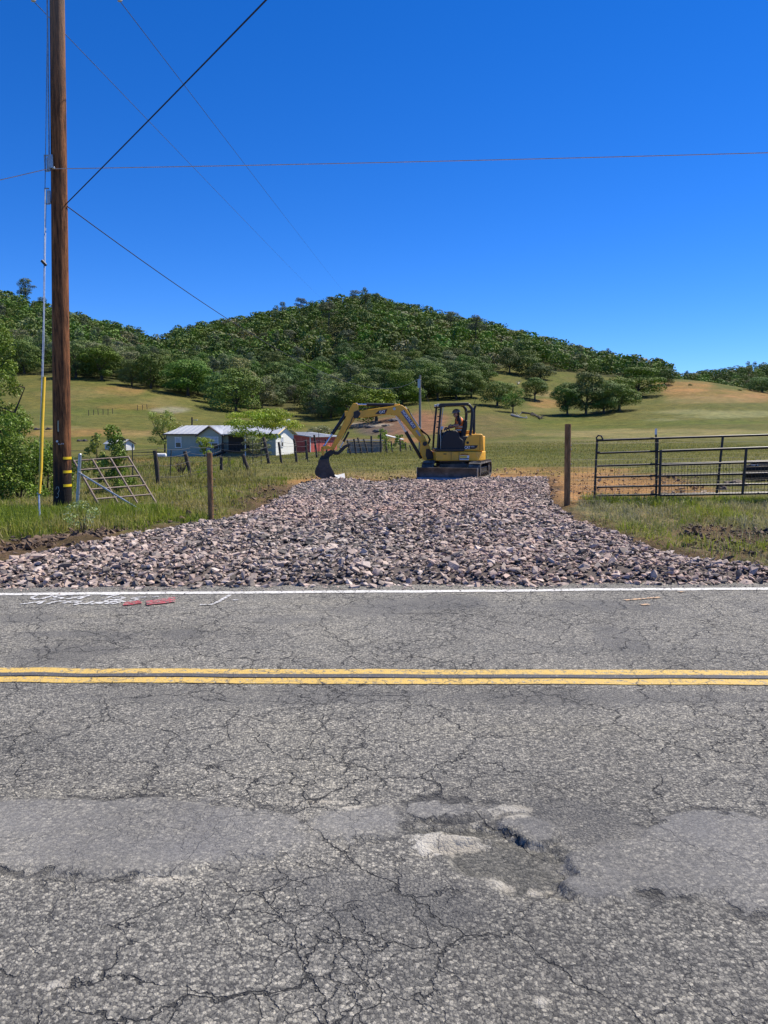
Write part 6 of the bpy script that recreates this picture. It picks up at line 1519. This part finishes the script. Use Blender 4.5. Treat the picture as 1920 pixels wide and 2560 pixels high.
box_part('cylinder_bracket', (L(870, 0)[0], 0, L(0, 1040)[1]), (.16, .13, .18), M_YEL_M, ex)
for y in (-.12, .12):
    prism_part('link', LL([(807, 1122), (811, 1118), (826, 1118), (835, 1124), (836, 1129), (826, 1126), (811, 1127)]), y - .018, y + .018, M_YEL_M, ex, .004)
    prism_part('link', LL([(806, 1121), (812, 1121), (814, 1143), (808, 1146)]), y - .018, y + .018, M_YEL_M, ex, .004)
prism_part('coupler', LL([(812, 1139), (821, 1133), (832, 1126), (840, 1129), (838, 1137), (826, 1146), (824, 1152), (800, 1156), (803, 1147)]), -.13, .13, M_MBLK, ex, .01)
prism_part('thumb', LL([(836, 1131), (847, 1132), (861, 1118), (868, 1114.5), (879, 1113.5), (878, 1116), (866, 1124), (856, 1134), (848, 1140), (838, 1140)]), -.09, .09, M_MBLK, ex, .008)
cyl('thumb_cylinder', (873, 1086), (853, 1123), .6, .036, .02, .0)
# bucket shell: thick curved profile with side plates and teeth
outer = LL([(823, 1149), (800, 1153), (798, 1164), (793, 1172), (790.5, 1180), (792, 1187), (799, 1193.5), (810, 1197), (826, 1197.3), (841, 1194)])
inner = LL([(821, 1153), (803, 1157), (802, 1166), (797, 1174), (795, 1180), (796, 1185), (801, 1190), (811, 1193), (826, 1194), (840, 1192.3)])
mb = MB(); prof = outer + inner[::-1]; nq = len(outer)
vs = [(a, -.32, b_) for a, b_ in outer] + [(a, .32, b_) for a, b_ in outer] + [(a, -.32, b_) for a, b_ in inner] + [(a, .32, b_) for a, b_ in inner]; fs = []
for i in range(nq - 1): fs += [(i, i + 1, nq + i + 1, nq + i), (2 * nq + i, 3 * nq + i, 3 * nq + i + 1, 2 * nq + i + 1), (i, 2 * nq + i, 2 * nq + i + 1, i + 1), (nq + i, nq + i + 1, 3 * nq + i + 1, 3 * nq + i)]
fs += [(0, nq, 3 * nq, 2 * nq), (nq - 1, 3 * nq - 1, 4 * nq - 1, 2 * nq - 1)]
mb.add(vs, fs); bucket = mb.build('bucket', M_STEEL, ex, rad(40))
side = LL([(824, 1148), (800, 1152), (798, 1164), (793, 1172), (790.5, 1180), (792, 1187), (799, 1193.5), (810, 1197), (826, 1197), (841, 1193), (836, 1182), (829, 1168), (826, 1158)])
for y in (-.33, .33): prism_part('side_plate', side, y - .012, y + .012, M_STEEL, bucket, .003)
prism_part('bucket_ear', LL([(802, 1154), (806, 1142), (822, 1140), (826, 1152)]), -.16, -.13, M_MBLK, bucket, .003); prism_part('bucket_ear', LL([(802, 1154), (806, 1142), (822, 1140), (826, 1152)]), .13, .16, M_MBLK, bucket, .003)
for i in range(4): prism_part('tooth', LL([(836, 1192), (841, 1192), (849, 1195), (841, 1196.5), (836, 1196.5)]), -.29 + i * .165, -.29 + i * .165 + .07, M_GALV, bucket, .004)
# hydraulic hoses
def hose(pts, y, r=.017):
    mb = MB(); q = [Vector((L(a, b_)[0], y, L(a, b_)[1])) for a, b_ in pts]; mb.tube(q, r, 7); return mb.build('hose', M_MBLK, ex, rad(70))
for i, y in enumerate((-.06, -.02, .03, .07)):
    hose([(1016 + i, 1028), (1030, 1050), (1045, 1073), (1056 + i, 1085), (1068, 1092), (1073 + i * .6, 1103), (1070, 1115), (1064, 1117)], y)
for i, y in enumerate((-.05, .05)):
    hose([(990, 1019), (960, 1022), (930, 1026), (905, 1028), (893, 1032), (886, 1046), (874, 1066)], y, .012)
hose([(899, 1033), (905, 1027), (915, 1029), (920, 1031)], .1, .012); hose([(889, 1040), (882, 1052), (878, 1064), (868, 1080)], .11, .012); hose([(870, 1078), (863, 1092), (856, 1104)], .1, .012)
mb = MB(); mb.tube([(L(1012, 0)[0], .03, L(0, 1023)[1]), (L(1024, 0)[0], .03, L(0, 1037.5)[1]), (L(1050, 0)[0], .03, L(0, 1077)[1])], .018, 8); mb.tube([(L(1012, 0)[0], -.03, L(0, 1023)[1]), (L(1024, 0)[0], -.03, L(0, 1037.5)[1]), (L(1050, 0)[0], -.03, L(0, 1077)[1])], .018, 8); mb.build('boom_pipe', M_GALV, ex)
mb = MB(); c = L(985, 1028); mb.tube([(c[0], .11, c[1]), (c[0], .135, c[1])], .05, 16); mb.build('pin_boss', M_GALV, ex)
# lettering, flat on the side that faces the road (local +y)
def text_part(name, s, centre, size, ang, mat, par, y, sx=1.0, bold=0.0):
    cu = bpy.data.curves.new(name, 'FONT'); cu.body = s; cu.size = size; cu.align_x = 'CENTER'; cu.align_y = 'CENTER'; cu.extrude = .002; cu.offset = bold; cu.resolution_u = 3
    tmp = bpy.data.objects.new('tmp', cu); COL.objects.link(tmp); bpy.context.view_layer.update()
    me = bpy.data.meshes.new_from_object(tmp.evaluated_get(bpy.context.evaluated_depsgraph_get())); bpy.data.objects.remove(tmp)
    o = mesh_obj(name, me, mat, par); c = L(*centre)
    # text x axis -> local -x (photo right), text y -> up, facing +y
    o.matrix_local = Matrix.Translation((c[0], y, c[1])) @ Matrix(((-1, 0, 0, 0), (0, 0, 1, 0), (0, 1, 0, 0), (0, 0, 0, 1))) @ Matrix.Rotation(ang, 4, 'Z') @ Matrix.Diagonal((sx, 1, 1, 1))
    return o
prism_part('decal_plate', LL([(938, 1041), (946, 1033.5), (968, 1028.5), (966, 1036), (962, 1041)]), .116, .1185, M_DECALB, boom, 0)
prism_part('decal_plate', LL([(961, 1041), (966, 1031), (968.3, 1028.5), (966, 1036), (962.3, 1041)]), .117, .1195, M_DECALR, boom, 0)
text_part('lettering', 'CAT', (955.5, 1036), .118, rad(8), M_DECALW, boom, .122, .86, .004)
nb0, nb1 = (1005, 1033), (1035, 1074); ang = -math.atan2(nb1[1] - nb0[1], nb1[0] - nb0[0]); mid_ = ((nb0[0] + nb1[0]) / 2, (nb0[1] + nb1[1]) / 2)
def obl(cx, cy, l, w):
    u = Vector((nb1[0] - nb0[0], nb1[1] - nb0[1])).normalized(); v = Vector((-u.y, u.x)); c = Vector((cx, cy)); return [tuple(c + u * a * l / 2 + v * b_ * w / 2) for a, b_ in ((-1, -1), (1, -1), (1, 1), (-1, 1))]
prism_part('decal_plate', LL(obl(mid_[0] - .2, mid_[1] + .2, 52, 9.5)), .116, .1185, M_DECALBL, boom, 0)
text_part('lettering', 'NORTH BAY', mid_, .128, ang, M_DECALW, boom, .122, .98, .003)
prism_part('decal_plate', LL(obl(1044, 1087, 17, 5)), .116, .1185, paint('decal_grey', (.35, .36, .38), .5), boom, 0)
prism_part('decal_plate', LL([(1151, 1117), (1160, 1116.5), (1184, 1116), (1182, 1122), (1176, 1125), (1151, 1126.3)]), .7015, .7035, M_DECALB, hood, 0)
text_part('lettering', 'CAT', (1158.5, 1121.7), .125, 0, M_DECALW, hood, .7055, .78, .004)
text_part('lettering', '305E', (1171.5, 1119.5), .058, 0, M_DECALW, hood, .7055, 1.0, 0)
prism_part('decal_plate', LL([(1138.5, 1140.5), (1162, 1140.5), (1161, 1151.5), (1138.5, 1151.5)]), .8065, .8085, M_DECALW, ex, 0)
prism_part('decal_plate', LL([(1139.5, 1141.3), (1156.5, 1141.3), (1156.5, 1146.2), (1139.5, 1146.2)]), .8085, .8100, M_DECALY, ex, 0)
prism_part('decal_plate', LL([(1139.5, 1147.2), (1161, 1147.2), (1161, 1149), (1139.5, 1149)]), .8085, .8100, M_DECALB, ex, 0)
text_part('lettering', 'MM45C203', (1150.5, 1138), .058, 0, M_DECALR, ex, .8085, .95, .001)
# small catch lights / beacons
for y in (.45, -.2): box_part('work_light', (L(1091, 0)[0] + .03, y, L(0, 1020)[1]), (.06, .12, .08), M_TRIM, ex, .01)

# ------------------------------------------------------------------ operator
def W(px, py, y):
    """excavator-local point from photo pixel and local y (towards the road)"""
    c = L(px, py); return Vector((c[0], y, c[1]))
EXM = Matrix.Translation((EX0.x, EXD, EXZ)) @ Matrix.Rotation(UP_YAW, 4, 'Z')
SKIN = paint('skin', (.42, .24, .17), .55, 0, .08, 20); CLOTH = paint('dark_work_clothes', (.022, .024, .032), .85, 0, .25, 12); VEST = paint('orange_vest', (1.0, .21, .03), .7, 0, .12, 9); HAT = paint('grey_hard_hat', (.17, .18, .20), .3, 0, .05); REFL = paint('silver_reflective', (.68, .66, .55), .4)
seat_pt = W(1143, 1094, .15)
person = thing('person', EXM @ seat_pt, 'person in an orange vest and grey hard hat seated at the excavator controls', 'person', None, UP_YAW)
def skin_body(name, nodes, edges, mats, parent, sub=2, faces_mat=None):
    me = bpy.data.meshes.new(name); me.from_pydata([tuple(p - seat_pt) for p, r in nodes], edges, []); o = mesh_obj(name, me, None, parent)
    s = o.modifiers.new('skin', 'SKIN'); s.use_smooth_shade = True
    lay = me.skin_vertices[0] if me.skin_vertices else None
    for i, (p, r) in enumerate(nodes): lay.data[i].radius = (r, r) if isinstance(r, float) else r; lay.data[i].use_root = (i == 0)
    m = o.modifiers.new('sub', 'SUBSURF'); m.levels = sub; m.render_levels = sub
    for q in mats: me.materials.append(q)
    return o
yc = .15
N_ = [(W(1146, 1091, yc), .135), (W(1147, 1080, yc), .14), (W(1146, 1064, yc), .15), (W(1143, 1052, yc), .125), (W(1140.5, 1046.5, yc), .062), (W(1139, 1042, yc), .06),       # 0..5 pelvis, belly, chest, upper chest, neck
      (W(1143, 1052.5, yc + .19), .072), (W(1143.5, 1062, yc + .25), .058), (W(1139.5, 1069, yc + .27), .048), (W(1131, 1068, yc + .2), .040), (W(1125, 1069, yc + .17), .030),      # near arm
      (W(1143, 1052.5, yc - .19), .072), (W(1141, 1062, yc - .26), .056), (W(1136, 1070, yc - .28), .046), (W(1126, 1073, yc - .26), .038), (W(1119, 1075, yc - .25), .030),      # far arm
      (W(1143, 1091, yc + .11), .10), (W(1128, 1087, yc + .15), .082), (W(1118, 1087, yc + .15), .066), (W(1114, 1100, yc + .14), .055), (W(1112, 1118, yc + .14), .042), (W(1104, 1122, yc + .14), .042),
      (W(1143, 1091, yc - .11), .10), (W(1128, 1087, yc - .15), .082), (W(1118, 1087, yc - .15), .066), (W(1114, 1100, yc - .14), .055), (W(1112, 1118, yc - .14), .042), (W(1104, 1122, yc - .14), .042)]
E_ = [(0, 1), (1, 2), (2, 3), (3, 4), (4, 5), (3, 6), (6, 7), (7, 8), (8, 9), (9, 10), (3, 11), (11, 12), (12, 13), (13, 14), (14, 15), (0, 16), (16, 17), (17, 18), (18, 19), (19, 20), (20, 21), (0, 22), (22, 23), (23, 24), (24, 25), (25, 26), (26, 27)]
body = skin_body('body', N_, E_, [CLOTH], person)
# head with face
hc = W(1137.5, 1040.5, yc); hr = Matrix.Rotation(rad(14), 3, 'Y')
mb = MB(seat_pt); mb.sphere(hc, (.098, .078, .122), 18, 12, hr)
fwd = hr @ Vector((1, 0, 0)); upv = hr @ Vector((0, 0, 1))
mb.sphere(hc + fwd * .035 - upv * .06, (.065, .058, .06), 12, 8, hr)                        # jaw
mb.tube([hc + fwd * .088 + upv * .015, hc + fwd * .118 - upv * .022, hc + fwd * .092 - upv * .03], [.010, .017, .012], 8)   # nose
for s_ in (-1, 1): mb.sphere(hc - fwd * .005 + Vector((0, s_ * .078, -.005)), (.022, .012, .034), 8, 6)      # ears
mb.tube([hc + fwd * .094 - upv * .058 + Vector((0, -.025, 0)), hc + fwd * .099 - upv * .058, hc + fwd * .094 - upv * .058 + Vector((0, .025, 0))], .007, 6)
mb.tube([W(1140.5, 1048, yc), hc - upv * .06], [.055, .052], 12)
head = mb.build('head', SKIN, person, rad(70))
mb = MB(seat_pt)
for s_ in (-1, 1): mb.sphere(hc + fwd * .082 + upv * .014 + Vector((0, s_ * .036, 0)), (.018, .026, .019), 10, 6, hr)
mb.tube([hc + fwd * .075 + upv * .016 + Vector((0, .065, 0)), hc + fwd * -.01 + upv * .016 + Vector((0, .081, 0))], .005, 5); mb.tube([hc + fwd * .09 + upv * .016 + Vector((0, -.03, 0)), hc + fwd * .09 + upv * .016 + Vector((0, .03, 0))], .005, 5)
mb.build('sunglasses', M_MBLK, head, rad(70))
mb = MB(seat_pt); mb.sphere(hc - upv * .01 - fwd * .03, (.080, .082, .09), 12, 8, hr); mb.build('hair', paint('dark_hair', (.03, .022, .018), .8), head, rad(70))
mb = MB(seat_pt); hh_ = hc + upv * .045 - fwd * .004; nu = 20
vs = []; fs = []
for i in range(7):
    th = (math.pi / 2) * i / 6
    for k_ in range(nu):
        w_ = 2 * math.pi * k_ / nu; vs.append(hh_ + hr @ Vector((.138 * math.cos(w_) * math.cos(th), .112 * math.sin(w_) * math.cos(th), .115 * math.sin(th))))
for i in range(6):
    for k_ in range(nu): fs.append((i * nu + k_, i * nu + (k_ + 1) % nu, (i + 1) * nu + (k_ + 1) % nu, (i + 1) * nu + k_))
mb.add(vs, fs); hat = mb.build('hard_hat', HAT, person, rad(70))
mb = MB(seat_pt); pts_ = [hh_ + hr @ Vector((.15 * math.cos(a) + (.05 if math.cos(a) > .2 else 0), .122 * math.sin(a), -.002)) for a in np.linspace(0, 2 * math.pi, 28, endpoint=False)]
mb.add(pts_ + [p + upv * .014 for p in pts_], [tuple(range(28))[::-1], tuple(range(28, 56))] + [(i, (i + 1) % 28, 28 + (i + 1) % 28, 28 + i) for i in range(28)]); mb.build('brim', HAT, hat)
mb = MB(seat_pt); mb.tube([hh_ + hr @ Vector((.135 * math.cos(a), 0, .117 * math.sin(a))) for a in np.linspace(.3, 2.8, 12)], .012, 6); mb.build('ridge', HAT, hat)
# vest: shell round the torso, open at the front
def ring(c, rx, ry, a0, a1, n=22): return [c + Vector((rx * math.cos(a), ry * math.sin(a), 0)) for a in np.linspace(a0, a1, n)]
mb = MB(seat_pt); rows_ = [ring(W(1147, 1086, yc), .172, .19, .35, 2 * math.pi - .35), ring(W(1147.5, 1078, yc), .178, .195, .35, 2 * math.pi - .35), ring(W(1147, 1066, yc), .182, .205, .4, 2 * math.pi - .4), ring(W(1145, 1056, yc), .165, .20, .55, 2 * math.pi - .55), ring(W(1143, 1049.5, yc), .115, .165, .7, 2 * math.pi - .7), ring(W(1141.5, 1046.8, yc), .08, .09, .8, 2 * math.pi - .8)]
n_ = 22; vs = [p for r in rows_ for p in r]; fs = [(i * n_ + k_, i * n_ + k_ + 1, (i + 1) * n_ + k_ + 1, (i + 1) * n_ + k_) for i in range(len(rows_) - 1) for k_ in range(n_ - 1)]
mb.add(vs, fs); vest = mb.build('vest', VEST, person, rad(80)); sol = vest.modifiers.new('thick', 'SOLIDIFY'); sol.thickness = .012
for py, rx, ry in ((1079.5, .183, .201), (1072, .186, .205)):
    mb = MB(seat_pt); r0 = ring(W(1147.4, py + 1.6, yc), rx, ry, .4, 2 * math.pi - .4); r1 = ring(W(1147.3, py - 1.6, yc), rx, ry, .4, 2 * math.pi - .4); mb.add(r0 + r1, [(i, i + 1, n_ + i + 1, n_ + i) for i in range(n_ - 1)]); o = mb.build('reflective_band', REFL, vest); o.modifiers.new('t', 'SOLIDIFY').thickness = .006
for s_ in (-1, 1):
    mb = MB(seat_pt); q = [W(1155, 1077, yc + s_ * .1), W(1156.5, 1066, yc + s_ * .1), W(1153.5, 1055, yc + s_ * .1), W(1147, 1048.5, yc + s_ * .105), W(1140, 1052, yc + s_ * .11)]; mb.tube(q, .02, 6); mb.build('shoulder_band', REFL, vest)
# bare forearms and hands with fingers
for s_, pts_ in ((1, [(W(1141, 1067, yc + .265), .053), (W(1136, 1069.3, yc + .25), .050), (W(1130, 1068.3, yc + .195), .040), (W(1126, 1068.8, yc + .17), .032)]), (-1, [(W(1137, 1069, yc - .275), .050), (W(1131, 1072, yc - .27), .045), (W(1124, 1073.6, yc - .255), .036), (W(1120, 1074.8, yc - .25), .031)])):
    mb = MB(seat_pt); mb.tube([p for p, r in pts_], [r for p, r in pts_], 12); arm = mb.build('forearm', SKIN, person, rad(80))
    w_ = pts_[-1][0]; d_ = (pts_[-1][0] - pts_[-2][0]).normalized(); mb = MB(seat_pt)
    palm = w_ + d_ * .05; mb.sphere(palm, (.055, .022, .042), 10, 6); side_ = Vector((0, 0, -1))
    for f_ in range(4):
        off = side_ * (.03 - .02 * f_); ln = (.062, .075, .080, .070)[f_]
        p0 = palm + d_ * .04 + off; p1 = p0 + d_ * ln * .5 + Vector((0, -s_ * .012, -.01)); p2 = p1 + d_ * ln * .3 + Vector((0, -s_ * .025, -.018)); mb.tube([p0, p1, p2], [.010, .0095, .008], 6)
    p0 = palm - d_ * .01 - side_ * .03; mb.tube([p0, p0 + d_ * .03 + Vector((0, -s_ * .02, .02)), p0 + d_ * .055 + Vector((0, -s_ * .035, .018))], [.013, .011, .009], 6)
    mb.build('hand', SKIN, arm, rad(80))

# ------------------------------------------------------------------ spare bucket behind the gates, white board by the bucket
p = P(1897, 1188, 24.5); p.z = Hs(p.x, p.y); sb = thing('spare_bucket', p, 'black spare digger bucket standing in the grass behind the right gates', 'bucket', None, rad(15))
sc_ = 24.5 / FPX
def SB(px, py): return ((px - 1897) * sc_, (1188 - py) * sc_ - .02)
prof = [SB(*q) for q in [(1873, 1168), (1872, 1155), (1877, 1148), (1890, 1146), (1930, 1147), (1934, 1160), (1931, 1175), (1925, 1183), (1910, 1186), (1880, 1184)]]
mb = MB(); mb.prism(prof, -.35, .35); mb.build('shell', paint('bucket_black', (.014, .014, .014), .75, 0, .3, 6, spec=.2), sb, rad(40), .02)
for y in (-.14, .14):
    mb = MB(); mb.prism([SB(*q) for q in [(1877, 1150), (1878, 1145), (1889, 1138), (1899, 1133.5), (1904, 1134), (1914, 1134), (1916.5, 1138), (1916, 1150)]], y - .02, y + .02); mb.build('ear', M_MBLK, sb, rad(40), .005)
for q in ((1901, 1138), (1912, 1138), (1881, 1147)):
    mb = MB(); c = SB(*q); mb.tube([(c[0], -.18, c[1]), (c[0], .18, c[1])], .03, 10); mb.build('pin', M_GALV, sb)
mb = MB(); mb.tube([(*SB(1909, 1163)[:1], -.37, SB(0, 1161)[1]), (SB(1913, 0)[0], -.38, SB(0, 1172)[1]), (SB(1922, 0)[0], -.37, SB(0, 1177)[1])], .02, 6); mb.build('wear_strip', M_GALV, sb)
for i in range(5): mb = MB(); mb.box((SB(1930, 0)[0], -.28 + i * .14, SB(0, 1180)[1]), (.12, .07, .03)); mb.build('tooth', M_GALV, sb)
wb = G(848, 1200); wb.z = Hs(wb.x, wb.y) + .03
t = thing('white_board', wb, 'small white board lying on the dirt under the bucket teeth', 'board'); mb = MB(); mb.box((.06, 0, .05), (.27, .42, .012), Matrix.Rotation(rad(-14), 3, 'Y') @ Matrix.Rotation(rad(25), 3, 'X')); mb.build('sheet', M_WHITE, t, None, .002)
mb = MB(); mb.box((-.17, .06, .07), (.16, .2, .012), Matrix.Rotation(rad(10), 3, 'Y') @ Matrix.Rotation(rad(32), 3, 'X')); mb.build('folded_end', M_WHITE, t, None, .002)
